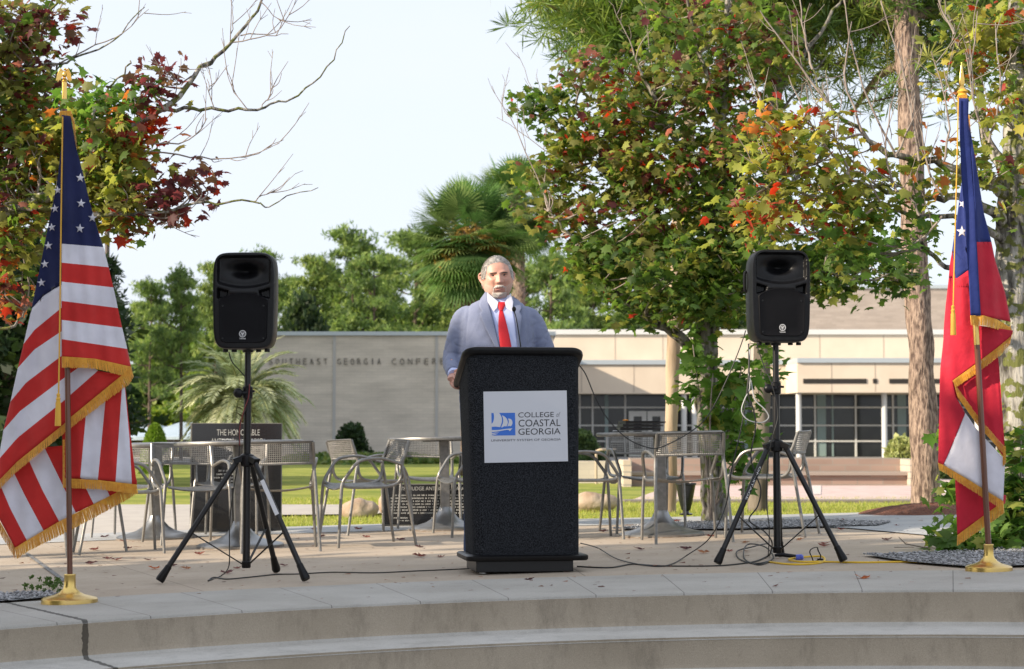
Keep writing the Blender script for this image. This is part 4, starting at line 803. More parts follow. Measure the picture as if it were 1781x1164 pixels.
# palms
def fan_palm(px, py, d, nf, fr, label, seed, droop=.7, trunk=True, cols=((.10, .19, .045), (.2, .27, .09), (.06, .12, .035)), seeds_=True, feather=False, blades=34):
    global RNG
    RNG = np.random.default_rng(seed); rg = random.Random(seed); c = P(px, py, d); rt_ = empty('palm_tree', (c.x, d, -.05), label=label, cat='palm'); org = rt_.location.copy(); hz = c.z
    b = MB(); b.tube([(0, 0, 0), (.03, 0, hz * .5), (0, 0, hz + .05)], [.17 if not feather else .12, .15 if not feather else .13, .17], 12)
    for k in range(60): a = rg.uniform(0, 2 * PI); z = hz * rg.uniform(.55, 1); b.tube([(.13 * math.cos(a), .13 * math.sin(a), z), (.24 * math.cos(a), .24 * math.sin(a), z + .14)], [.03, .012], 4)
    b.build('trunk', m_pbark, rt_, ang=2); V = []; F = []; K_ = []; st = MB()
    for k in range(nf):
        a = rg.uniform(0, 2 * PI); el = (rg.uniform(-1.25, 1.4) if k % 3 else rg.uniform(-1.3, .1)) if not feather else rg.uniform(-.1, 1.35); pl = fr * rg.uniform(.5, .75); o0 = Vector((0, 0, hz)); dr = Vector((math.cos(a) * math.cos(el), math.sin(a) * math.cos(el), math.sin(el)))
        tip = o0 + dr * pl - Vector((0, 0, .12 * pl)); base = Vector(cols[rg.randrange(len(cols))]) * rg.uniform(.8, 1.3)
        if not feather:
            st.tube([o0, (o0 + tip) / 2 + Vector((0, 0, .04)), tip], [.02, .012], 4, cap=False)
            side = dr.cross(Vector((0, 0, 1))).normalized(); nrm = side.cross(dr)
            for j in range(blades):
                t = (j / (blades - 1) - .5) * 2.0 * R(118) ; dv = (dr * math.cos(t) + side * math.sin(t) + nrm * .15 * math.cos(t * 2)).normalized(); L_ = fr * .62 * (1 - .25 * abs(t) / 2)
                m_ = tip + dv * L_ * .55; e = tip + dv * L_ - Vector((0, 0, .16 * L_ * droop * rg.uniform(.5, 1.6))); ws = dv.cross(nrm).normalized() * .016 * fr
                n0 = len(V); V += [tip, m_ - ws, e, m_ + ws]; F.append((n0, n0 + 1, n0 + 2, n0 + 3)); K_ += [base * rg.uniform(.85, 1.15)] * 4
        else:
            L_ = fr * rg.uniform(.8, 1.1); pts = []; p = o0.copy(); dd = dr.copy()
            for j in range(12): p = p + dd * L_ / 11; dd = (dd - Vector((0, 0, .15))).normalized(); pts.append(p.copy())
            st.tube([o0] + pts, [.018, .005], 4, cap=False)
            for j in range(len(pts) * 6 - 6):
                i = j // 6; f = j % 6 / 6; q = pts[i].lerp(pts[i + 1], f); t = (pts[i + 1] - pts[i]).normalized(); sgn = 1 if j % 2 else -1; sv = t.cross(Vector((0, 0, 1))).normalized() * sgn
                dv = (t * .75 + sv * .8 + Vector((0, 0, rg.uniform(-.1, .35)))).normalized(); l2 = .42 * fr * .6 * (1 - .6 * i / 11); ws = t * .015
                n0 = len(V); V += [q - ws, q + dv * l2 * .5 - ws, q + dv * l2 - Vector((0, 0, .1 * l2)), q + dv * l2 * .5 + ws]; F.append((n0, n0 + 1, n0 + 2, n0 + 3)); K_ += [base * rg.uniform(.8, 1.2)] * 4
    st.build('leaf_stalks', mat('palm_stalk', (.2, .22, .08), .6), rt_, ang=3)
    np_obj('fronds', [v[:] for v in V], F, m_needle, parent=rt_, col=np.array([k_[:] for k_ in K_]))
    if seeds_:
        c_ = []
        for k in range(5):
            a = rg.uniform(-2.6, -.5) ; 
            for j in range(120): f = rg.random(); c_.append([math.cos(a) * fr * .75 * f + rg.gauss(0, .1), math.sin(a) * fr * .6 * f + rg.gauss(0, .1), hz - .25 * f - .45 * f * f * 1.2 + rg.gauss(0, .12)])
        c_ = np.array(c_); V, F, K2 = tufts(c_, .09, 5, np.tile([(.34, .22, .06)], (len(c_), 1)), .3); np_obj('flower_stalks', V, F, m_needle, parent=rt_, col=K2)
    return rt_
fan_palm(815, 404, 38, 150, 1.2, 'big cabbage palm directly behind the man with tan flower stalks', 3)
fan_palm(900, 350, 44, 110, 1.15, 'taller cabbage palm half hidden by the maple crown', 8, seeds_=False)
fan_palm(418, 695, 30, 130, 1.14, 'small drooping pale palm behind the left speaker stand', 12, feather=True, seeds_=False, cols=((.36, .40, .25), (.26, .32, .18), (.46, .47, .29)))
# clipped cone, bushes
m_box = leaf_mat('clipped', .2)
def bush(name, px, ptop, d, wpx, label, cols, shape='cone', n=5000, seed=2, sz=.05, cat='shrub', zb=-.03):
    global RNG
    RNG = np.random.default_rng(seed); t = P(px, ptop, d); H = t.z - zb; Rr = wpx / FPX * d / 2; a = RNG.uniform(0, 2 * PI, n); f = RNG.uniform(0, 1, n)
    if shape == 'cone': r = Rr * np.sqrt(np.clip(1 - f ** 1.7, 0, 1)) * RNG.uniform(.86, 1.03, n); z = f * H
    else: r = Rr * np.sqrt(RNG.uniform(0, 1, n)) * (1.1 - .5 * f) * (1 + .3 * np.sin(a * 3 + f * 5)); z = f * H * (1 - .3 * (r / Rr) ** 2) + RNG.normal(0, .04, n)
    rt_ = empty(name, (t.x, d, zb), label=label, cat=cat); b = MB(); b.tube([(0, 0, 0), (0, 0, H * .5)], [.05, .02], 6)
    for k in range(14): q = k * 2.4; b.tube([(0, 0, H * .1), (math.cos(q) * Rr * .6, math.sin(q) * Rr * .6, H * (.3 + .04 * k))], [.02, .006], 4)
    b.build('stems', m_pdark, rt_, ang=3); c = np.stack([r * np.cos(a), r * np.sin(a), z], 1); cc = np.array(cols)[RNG.integers(0, len(cols), n)] * RNG.uniform(.8, 1.2, (n, 1)); V, F, K_ = tufts(c, sz, 4, cc, .4); np_obj('foliage', V, F, m_box, parent=rt_, col=K_)
bush('cone_shrub', 270, 739, 40, 50, 'clipped bright green cone shrub in front of the ranch house', ((.15, .25, .03), (.2, .3, .04)), seed=1)
bush('dark_bush', 613, 738, 60, 62, 'dark sparse bush against the brick hall wall', ((.025, .05, .018), (.04, .07, .02)), 'b', 1500, 3, .11)
bush('low_hedge', 640, 795, 58, 330, 'low ragged green hedge along the foot of the brick hall', ((.08, .14, .03), (.16, .2, .05)), 'b', 7000, 4, .14)
bush('grass_clump', 1570, 768, 33, 60, 'pale ornamental grass clump at the right end of the seat wall', ((.3, .34, .12), (.36, .38, .16)), 'b', 1800, 5, .12)
bush('dark_bush', 1652, 790, 34, 50, 'dark bush low beside the pine trunk', ((.04, .07, .02), (.06, .1, .03)), 'b', 1200, 6, .08)
bush('green_bush', 1010, 752, 60, 70, 'green bush by the entrance glass right of the lectern', ((.05, .09, .03), (.09, .14, .04)), 'b', 2500, 7, .12)
# trees outside the frame on the left: they cast the shade that lies over the plaza
shp = leafy_proto(99, 9, 3.3, ((.06, .11, .03), (.1, .15, .04)), 'oak_tree', size=.46, n=3400, low=.0)
for i, (x, y, s) in enumerate(((-11.5, -7.5, 1), (-12.2, -3.2, 1.05), (-12.0, 1.0, 1.0), (-13.2, 3.9, .92), (-15.5, -1.0, 1.25))):
    o = shp if i == 0 else copy_tree(shp); o.location = (x, y, -.3); o.rotation_euler = (0, 0, i * 1.3); o.scale = (s, s, s); tag(o, 'dense oak outside the frame whose shade covers the plaza', 'tree', 'oaks left of the plaza')
for i, (x, y, s) in enumerate(((-21.5, 50, 1.5), (-25, 54, 1.7), (-20.5, 56.5, 1.35), (-28, 49, 1.7), (-27, 59, 1.7), (-22.5, 44.5, 1.3))):  # unseen trees added to put the hall wall in shade
    o = copy_tree(shp); o.location = (x, y, -.3); o.rotation_euler = (0, 0, i * 1.9); o.scale = (s, s, s * 1.1); tag(o, 'dense oak outside the frame shading the wall of the long hall', 'tree', 'oaks left of the hall')
# ================================================================ FURNITURE
m_alu = mat('brushed_aluminium', (.21, .205, .195), .42, metal=.8, c2=(.27, .262, .25), scale=40)
m_alud = mat('cast_base', (.27, .275, .28), .36, metal=.8, c2=(.33, .335, .34), scale=15)
m_rust = mat('worn_edge', (.18, .12, .08), .9, c2=(.3, .27, .24), scale=30)
def perf(mb, fn, nu, nv, hole=.55, mu=1, mv=1):
    """sheet with real square holes; fn(u,v)->3d"""
    for j in range(nv):
        for i in range(nu):
            u0, u1, v0, v1 = i / nu, (i + 1) / nu, j / nv, (j + 1) / nv
            o = [fn(u0, v0), fn(u1, v0), fn(u1, v1), fn(u0, v1)]
            if i < mu or i >= nu - mu or j < mv or j >= nv - mv: mb.add(o, [(0, 1, 2, 3)]); continue
            a = (1 - hole) / 2; ua, ub, va, vb = u0 + a / nu, u1 - a / nu, v0 + a / nv, v1 - a / nv
            q = [fn(ua, va), fn(ub, va), fn(ub, vb), fn(ua, vb)]; mb.add(o + q, [(0, 1, 5, 4), (1, 2, 6, 5), (2, 3, 7, 6), (3, 0, 4, 7)])
def make_chair():
    r = empty('cafe_chair')                                   # faces +y, origin between its feet
    for s in (-1, 1):
        X = lambda y, z, dx=0: (s * (.225 + dx), y, z)
        b = MB(); b.tube(spline([X(-.20, .585), X(-.06, .628, .025), X(.06, .625, .032), X(.125, .60, .03), X(.17, .54, .02), X(.215, .465, .005), X(.20, .435), X(.14, .425, -.005), X(.0, .425, -.01), X(-.10, .43, -.01), X(-.165, .45, -.005), X(-.195, .50), X(-.20, .585)], 5), .0115, 10); b.build('armrest', m_alu, r)
        b = MB(); b.tube(spline([X(.215, .455, .005), X(.228, .40, .012), X(.25, .0, .03)], 4), [.0115, .0115, .010], 10); b.build('leg', m_alu, r)
        b = MB(); b.tube(spline([X(-.252, .75, -.005), X(-.222, .655), X(-.20, .585), X(-.225, .45, .01), X(-.30, .0, .03)], 4), [.012, .012, .012, .0115, .010], 10); b.build('leg', m_alu, r)
    b = MB(); bk = lambda u, v: ((u - .5) * .446, -.215 - .037 * v - .028 * (1 - (2 * u - 1) ** 2), .598 + .158 * v)
    perf(b, bk, 34, 11, .64, 2, 1); b.tube([bk(u / 12, 1) for u in range(13)], .005, 6); b.tube([bk(u / 12, 0) for u in range(13)], .0035, 6)
    o = b.build('backrest', m_alu, r, ang=1.2); so = o.modifiers.new('t', 'SOLIDIFY'); so.thickness = .002
    b = MB(); st = lambda u, v: ((u - .5) * .425, -.185 + .41 * v, .437 - .022 * (1 - (2 * u - 1) ** 2) - .012 * max(0, (v - .85) / .15) ** 2 + .01 * max(0, (.15 - v) / .15))
    perf(b, st, 34, 30, .5, 2, 2); b.tube([st(u / 10, 1) for u in range(11)], .006, 6); o = b.build('seat', m_alu, r, ang=1.2); so = o.modifiers.new('t', 'SOLIDIFY'); so.thickness = .002
    return r
def make_table():
    r = empty('cafe_table'); b = MB(); H = .735
    b.lathe([(.01, H), (.435, H), (.444, H - .003), (.447, H - .012), (.444, H - .024), (.434, H - .028), (.01, H - .028)][::-1], (0, 0, 0), 56); b.build('tabletop', m_alu, r)
    b = MB(); b.box((0, 0, .40), (.074, .074, .60)); b.box((0, 0, H - .033), (.34, .05, .008)); b.box((0, 0, H - .0335), (.05, .34, .007)); b.build('pedestal', m_alu, r, bevel=.012)
    b = MB(); b.lathe([(.298, .0), (.300, .014), (.285, .024), (.22, .036), (.15, .058), (.10, .09), (.066, .13), (.05, .165), (.047, .175)], (0, 0, .004), 48); b.build('base', m_alud, r)
    b = MB(); b.lathe([(.294, .0), (.301, .002), (.3, .007), (.292, .006)], (0, 0, 0), 48); b.build('worn_rim', m_rust, r); return r
CH = make_chair(); first = [True]
def chair(px, py, hx_, hy_, label, dz=0):
    o = CH if first[0] else copy_tree(CH); first[0] = False; p = G(px, py); o.location = (p.x, p.y, gz(p.x, p.y)); o.rotation_euler = (0, -math.atan(SL), math.atan2(hy_, hx_) - PI / 2); o.scale = (1, 1, .955); tag(o, label, 'chair', 'aluminium cafe chairs'); return o
chair(1193, 941, -.10, 1, 'aluminium chair with its back to us in front of the right table')
chair(1118, 927, .18, -1, 'aluminium chair behind the right table facing us, left of its pedestal')
chair(1012, 937, 1, .12, 'aluminium chair side on, half hidden by the lectern at its right')
chair(1338, 932, -.94, .34, 'aluminium chair facing left behind the right speaker stand')
chair(632, 948, -.93, -.36, 'aluminium chair facing left, nearer of the crossed pair beside the left tripod')
chair(642, 929, .86, .50, 'aluminium chair with dark leaning back, farther of the crossed pair left of the lectern')
chair(741, 918, .16, -1, 'aluminium chair facing us behind the table beside the lectern')
chair(826, 931, -.93, -.3, 'aluminium chair whose arm shows just left of the lectern')
chair(486, 957, -.16, 1, 'aluminium chair with its back to us right of the left tripod pole')
chair(326, 946, .42, -.9, 'aluminium chair with bright perforated back between the left tables')
chair(400, 934, -.05, -1, 'aluminium chair in front of the tall black monument behind the left table')
chair(212, 962, .95, .3, 'aluminium chair beside the striped flag facing right')
chair(232, 934, -.12, -1, 'aluminium chair farthest left behind the table by the striped flag')
chair(118, 962, -.8, .6, 'aluminium chair whose legs show below the hem of the striped flag')
T0 = make_table()
for i, (px, py, la) in enumerate(((418, 952, 'round aluminium cafe table behind the left speaker stand with papers on it'), (271, 937, 'round aluminium cafe table farthest left, by the striped flag'), (775, 921, 'round aluminium cafe table just left of the lectern'), (1151, 932, 'round aluminium cafe table right of the lectern under the black binders'))):
    o = T0 if i == 0 else copy_tree(T0); p = G(px, py); o.location = p; o.rotation_euler = (0, -math.atan(SL), (.3, .8, .1, .05)[i]); tag(o, la, 'table', 'round cafe tables')
    if i == 0: PT1 = p
    if i == 3: PT4 = p
# papers, binders
m_paper = mat('paper', (.75, .77, .8), .7); m_blackp = mat('black_leatherette', (.012, .012, .015), .4, bump=.0004, scale=300)
b = MB(); z = PT1.z + .7375
for k, (dx, dy, a) in enumerate(((-.06, .06, .2), (-.02, .0, -.15), (.0, .1, .5))): b.box((dx, dy, .002 + .0025 * k), (.216, .28, .0016), Matrix.Rotation(a, 3, 'Z'))
b.box((.015, -.1, .012), (.12, .10, .012), Matrix.Rotation(.3, 3, 'Z'), 1)
tag(b.build('paper_sheets', [m_paper, mat('dark_case', (.05, .045, .05), .5)], loc=(PT1.x, PT1.y, z), smooth=False), 'loose white papers under a small dark case on the left cafe table', 'papers')
z = PT4.z + .7365
b = MB(); b.box((0, 0, 0), (.24, .18, .004)); tag(b.build('paper_sheet', m_paper, loc=(PT4.x - .22, PT4.y, z + .003), smooth=False), 'white sheet of paper under the black binders', 'paper')
for k in range(3):
    r = empty('portfolio_binder', (PT4.x - .155 + .012 * k, PT4.y - .01, z + .006 + .0225 * k), .06 + .05 * k, ('lowest black portfolio binder of the stack on the right table', 'middle black portfolio binder of the stack on the right table', 'topmost black portfolio binder of the stack with an orange tab')[k], 'binder', 'black binders in a stack')
    b = MB(); b.box((-.03, 0, .0035), (.24, .25, .003)); b.box((-.03, 0, .0195), (.24, .25, .003)); b.box((-.149, 0, .0115), (.004, .25, .019)); b.build('cover', m_blackp, r, smooth=False, bevel=.001)
    b = MB()
    for j in range(5): b.box((-.003, 0, .0066 + .0026 * j), (.285 - .006 * (j % 2), .235, .0018))
    b.build('pages', mat('pages', (.07, .06, .055), .7), r, smooth=False)
    if k == 2: b = MB(); b.sph((-.145, -.09, .026), (.022, .014, .006), 10); b.build('tab', mat('orange_tab', (.8, .3, .03), .5), r)

# ---------------------------------------------------------------- lectern
m_carpet = mat('charcoal_carpet', (.004, .0045, .006), .97, c2=(.060, .065, .075), scale=230, thr=(.42, .74), bump=.0006, bscale=900, sheen=.0, spec=.15, detail=3)
m_blk = mat('black_plastic', (.0035, .0035, .0045), .38, c2=(.006, .006, .007), scale=60, bump=.0002, bscale=900, spec=.28)
m_blks = mat('black_steel', (.006, .006, .007), .35, spec=.45)
LC = Vector(((907 - CX) / FPX * 9.98, 9.98, 0)); LC.z = gz(LC.x)
lec = empty('lectern', LC, R(9), 'charcoal carpet covered lectern with black rimmed top and white sign', 'lectern')
def rrect(hx_, hy_, r, z, cx=0, cy=0, n=6, zf=None):
    pts = []
    for (sx, sy, a0) in ((1, 1, 0), (-1, 1, 90), (-1, -1, 180), (1, -1, 270)):
        for k in range(n + 1):
            a = R(a0 + 90 * k / n); x = cx + sx * (hx_ - r) + r * math.cos(a); y = cy + sy * (hy_ - r) + r * math.sin(a); pts.append(Vector((x, y, z if zf is None else zf(x, y))))
    return pts
FRZ, RRZ = 1.155, .985
def topz(y): return FRZ + (RRZ - FRZ) * (y + .20) / .42
b = MB(); b.loft([rrect(.282, .195, .055, .0975)] + [rrect(.282 + .018 * t, .195, .055, 0, cx=-.018 * t, zf=lambda x, y, t=t: .0975 + (topz(y) - .012 - .0975) * t) for t in (.25, .5, .75, 1)])
b.build('body', m_carpet, lec, ang=.9)
b = MB(); ht = .036
def trim(k, e): return rrect(.325 - e, .238 - e, .075 - e, 0, cx=-.02, cy=.012, n=8, zf=lambda x, y: topz(y) - .012 + k)
b.loft([trim(0, .010), trim(.006, .002), trim(.018, 0), trim(.030, .003), trim(.036, .012), trim(.037, .03)]); b.build('top', m_blk, lec, ang=.9)
b = MB(); b.loft([rrect(.318, .225, .04, .068), rrect(.324, .231, .045, .075), rrect(.324, .231, .045, .092), rrect(.316, .223, .04, .0972)]); b.build('base_trim', m_blk, lec, ang=.9)
b = MB(); b.b2((-.27, -.19, .008), (.245, .19, .0678)); b.build('plinth', m_blks, lec, bevel=.004)
for sx in (-1, 1):
    for sy in (-1, 1): b = MB(); b.lathe([(.018, 0), (.018, .0078)], (sx * .22 - .01, sy * .15, 0), 12); b.build('foot', mat('glide', (.5, .5, .5), .4, metal=.5), lec)
sg = empty('tmp'); bpy.data.objects.remove(sg)
SW, SH = .442, .372
b = MB(); b.b2((-SW / 2, -.004, -SH / 2), (SW / 2, 0, SH / 2)); sign = b.build('sign', mat('sign_card', (.60, .61, .66), .35), lec, smooth=False)
sign.location = (-.010, -.1975, .768); sign.rotation_euler = (0, R(-1.0), R(-1))
def sgf(X, Y, h=0, off=.0046):                               # zoomed sign pixels -> sign plane
    a = np.array([[978, 28], [-30, 833]]); s, t = np.linalg.solve(a, np.array([X - 150, Y - 155])); return ((s - .5) * SW, -off, (.5 - t) * SH)
m_blue = mat('sign_blue', (.035, .16, .62), .5); m_ink = mat('ink', (.035, .035, .04), .6); m_gink = mat('grey_ink', (.22, .22, .24), .6)
lg = MB(); lg.add([sgf(*q) for q in ((247, 404), (524, 397), (533, 661), (258, 669))], [(0, 1, 2, 3)])
def arc(pts, n=6): return [(p.x, p.y) for p in spline([(x, y, 0) for x, y in pts], n)]
def white(poly): lg.add([sgf(x, y, off=.0052) for x, y in poly], [tuple(range(len(poly)))], 1)
white(arc([(272, 403), (279, 440), (275, 490), (262, 520), (249, 532)]) + [(251, 566)] + arc([(300, 562), (350, 566), (358, 550), (372, 500), (366, 450), (345, 412), (335, 402)]))
white(arc([(372, 430), (400, 442), (428, 470), (441, 510), (434, 540), (425, 558)]) + arc([(400, 556), (372, 572), (368, 560), (384, 520), (386, 475), (372, 430)])[:-1])
white(arc([(444, 466), (470, 470), (490, 490), (495, 525), (486, 545), (478, 556)]) + arc([(455, 552), (438, 556), (448, 525), (452, 495), (444, 466)])[:-1])
white(arc([(254, 604), (330, 601), (420, 588), (498, 580)]) + arc([(480, 596), (466, 612), (440, 598), (330, 618), (254, 628)]))
white([(256, 640), (300, 633), (345, 629), (300, 640), (257, 652)]); white([(257, 660), (300, 648), (330, 645), (300, 655), (262, 668)])
lg.build('logo', [m_blue, mat('logo_white', (.62, .63, .68), .4)], sign, smooth=False)
tx = MB()
def tf(a, b_, h): return sgf(a, b_ - (a - 560) * .030 + 0, off=.0049)
put_text(tx, 'COLLEGE', tf, 563, 980, 452, 392); put_text(tx, 'COASTAL', tf, 567, 1060, 560, 478); put_text(tx, 'GEORGIA', tf, 567, 1062, 656, 582)
V, F = text_mesh('of'); tx.add([tf(1006 + v[0] * 42 + (v[1]) * 10, 452 - v[1] * 58, 0) for v in V], F, 1)
put_text(tx, 'UNIVERSITY SYSTEM OF GEORGIA', tf, 250, 1068, 729, 704); tx.build('lettering', [m_ink, m_gink], sign, smooth=False)
# microphone
mb_ = P(905, 606, 10.0); mh = P(894, 538, 10.02); mic = empty('microphone', (mb_.x + .012, 10.03, topz(.05) + gz(0) + .026), label='black gooseneck microphone curving up from the lectern top', cat='microphone'); mo = mic.location
b = MB(); b.lathe([(.032, -.004), (.034, .006), (.022, .018), (.009, .03), (.006, .06)], mo, 18); b.build('base', m_blks, mic, org=mo)
b = MB(); b.tube(spline([mo + Vector((0, 0, .02)), mo + Vector((-.008, 0, .11)), (mh.x + .016, 10.02, mh.z - .07), (mh.x + .002, 10.02, mh.z - .012)], 8), [.0036, .0028], 8); b.build('gooseneck', m_blks, mic, org=mo)
b = MB(); b.sph((mh.x, 10.02, mh.z), (.0115, .0115, .0145), 14); b.build('foam_head', mat('foam', (.01, .01, .01), .95, bump=.001, scale=400), mic, org=mo)

# ---------------------------------------------------------------- speakers
m_grille = mat('speaker_grille', (.003, .003, .004), .6, c2=(.007, .007, .009), scale=500, bump=.0008, bscale=700, spec=.15)
m_badge = mat('badge', (.8, .8, .81), .5)
def make_speaker():
    r = empty('loudspeaker'); Wd, H, D = .17, .525, .28          # front at -y, origin at bottom centre
    def sup(hx_, hz_, y, e=6.5, n=72, bow=0):
        out = []
        for k in range(n):
            a = 2 * PI * k / n; c, s = math.cos(a), math.sin(a); x = hx_ * math.copysign(abs(c) ** (2 / e), c); z = hz_ * math.copysign(abs(s) ** (2 / e), s); x *= 1 - .035 * (1 - (z / hz_) ** 2) * 0 - (.04 * max(0, -z / hz_)) ; z *= 1 + .012 * (1 - (x / hx_) ** 2) * (1 if z > 0 else 0); out.append(Vector((x, y, H / 2 + z)))
        return out
    b = MB(); b.loft([sup(Wd - .012, H / 2 - .012, -D / 2 + .002), sup(Wd - .004, H / 2 - .004, -D / 2 - .001 + .004), sup(Wd, H / 2, -D / 2 + .014), sup(Wd, H / 2, -.02), sup(Wd * .86, H / 2 * .97, D / 2 - .03), sup(Wd * .80, H / 2 * .94, D / 2)], cap=False)
    n = 72; k0 = len(b.V); b.add(sup(Wd * .80, H / 2 * .94, D / 2), [tuple(range(n))])
    # sculpted front
    def front(u, v):
        a = (u - .5) * 2; c = (v - .5) * 2; hx_, hz_ = Wd - .012, H / 2 - .012
        # squircle mapping
        k = max(abs(a), abs(c)) or 1; L_ = (abs(a) ** 6.5 + abs(c) ** 6.5) ** (1 / 6.5) or 1; x = a * k / L_ * hx_; z = c * k / L_ * hz_ ; x *= 1 - .04 * max(0, -z / hz_); z *= 1 + .012 * (1 - (x / hx_) ** 2) * (1 if z > 0 else 0)
        d = 0; zz = z + H / 2; lip = .352 - .030 * (1 - (x / .15) ** 2); ss = lambda t: max(0, min(1, t)) ** 2 * (3 - 2 * max(0, min(1, t)))
        ins = ss((.148 - abs(x)) / .012) * ss((zz - lip) / .030) * ss((.512 - zz) / .014)
        d += ins * (.030 + .075 * math.exp(-(x / .065) ** 2 - ((zz - .43) / .032) ** 2))
        port = ss((abs(x) - (.075 + (.335 - zz) * .25)) / .012) * ss((.146 - abs(x)) / .01) * ss((zz - (.268 + .0 + .02 * (.15 - abs(x)) / .08)) / .012) * ss((lip - .012 - zz) / .01) * ss(1.2 * (.345 - zz) / .01); d += port * .035
        bar = ss((.08 - abs(x)) / .008) * ss((zz - .298) / .006) * ss((.322 - zz) / .006); d -= bar * .004
        return (x, -D / 2 + .001 + d, H / 2 + z)
    b.grid(front, 84, 120); b.build('cabinet', m_blk, r, ang=.9)
    b = MB(); poly = []                                             # grille with arched top
    for k in range(33): a = -1 + 2 * k / 32; poly.append((a * .136, .262 + .045 * (1 - a * a) ** .8 if abs(a) < 1 else .262))
    poly = poly[::-1] + [(-.134, .26 - .03), (-.130, .06), (-.118, .042), (-.09, .034), (.09, .034), (.118, .042), (.130, .06), (.134, .23)]
    cx_, cz_ = 0, .16
    def sc2(f, y): return [Vector((cx_ + (x - cx_) * f, y, cz_ + (z - cz_) * f)) for x, z in poly]
    b.loft([sc2(1, -D / 2 + .004), sc2(1.0, -D / 2 - .002), sc2(.975, -D / 2 - .006), sc2(.95, -D / 2 - .0045), sc2(.6, -D / 2 - .008), sc2(.1, -D / 2 - .009)], cap=False); b.add(sc2(.1, -D / 2 - .009), [tuple(range(len(poly)))]); b.build('grille', m_grille, r, ang=.8)
    b = MB(); yb_ = -D / 2 - .0125                                    # badge: ring, crossed forks, wordmark
    seg = 30; Z0 = .082; V = []
    for k in range(seg):
        a = 2 * PI * k / seg; V += [(.0190 * math.cos(a), yb_, Z0 + .0190 * math.sin(a)), (.0160 * math.cos(a), yb_, Z0 + .0160 * math.sin(a))]
    b.add(V, [(2 * k, 2 * ((k + 1) % seg), 2 * ((k + 1) % seg) + 1, 2 * k + 1) for k in range(seg)])
    for k in range(3):
        Rm = Matrix.Rotation(R(120 * k), 3, 'Y')
        for (c, s_) in (((0, 0, -.006), (.0022, .001, .016)), ((-.0034, 0, .007), (.0017, .001, .012)), ((.0034, 0, .007), (.0017, .001, .012)), ((0, 0, .0015), (.0084, .001, .0018))): b.box(Rm @ Vector(c) + Vector((0, yb_, Z0)), s_, Rm)
    put_text(b, 'YAMAHA', lambda a, c, h: (a, yb_, c), -.0175, .0175, .052, .060); b.build('badge', m_badge, r, smooth=False)
    for sx in (-1, 1):
        for z in (.058, .235): b = MB(); b.lathe([(.001, .0), (.005, .0), (.005, .004), (.001, .004)], (0, 0, 0), 10); b.V = [(v[0] + sx * .112, -D / 2 - .0035 - v[2], v[1] + z) for v in b.V]; b.build('screw', m_blks, r)
    for x in (-.112, -.064, .07, .118): b = MB(); b.lathe([(.013, -.013), (.015, -.011), (.015, .004)], (x, -.06, 0), 12); b.build('foot', m_blk, r)
    b = MB(); b.lathe([(.03, -.012), (.032, .003)], (0, 0, 0), 16); b.build('pole_socket', m_blks, r)
    b = MB(); b.tube(spline([(-Wd * .93, .02, .30), (-Wd * 1.02, .02, .31), (-Wd * 1.02, .02, .40), (-Wd * .93, .02, .41)], 4), .009, 8); b.build('handle', m_blk, r)
    return r
SP = make_speaker()
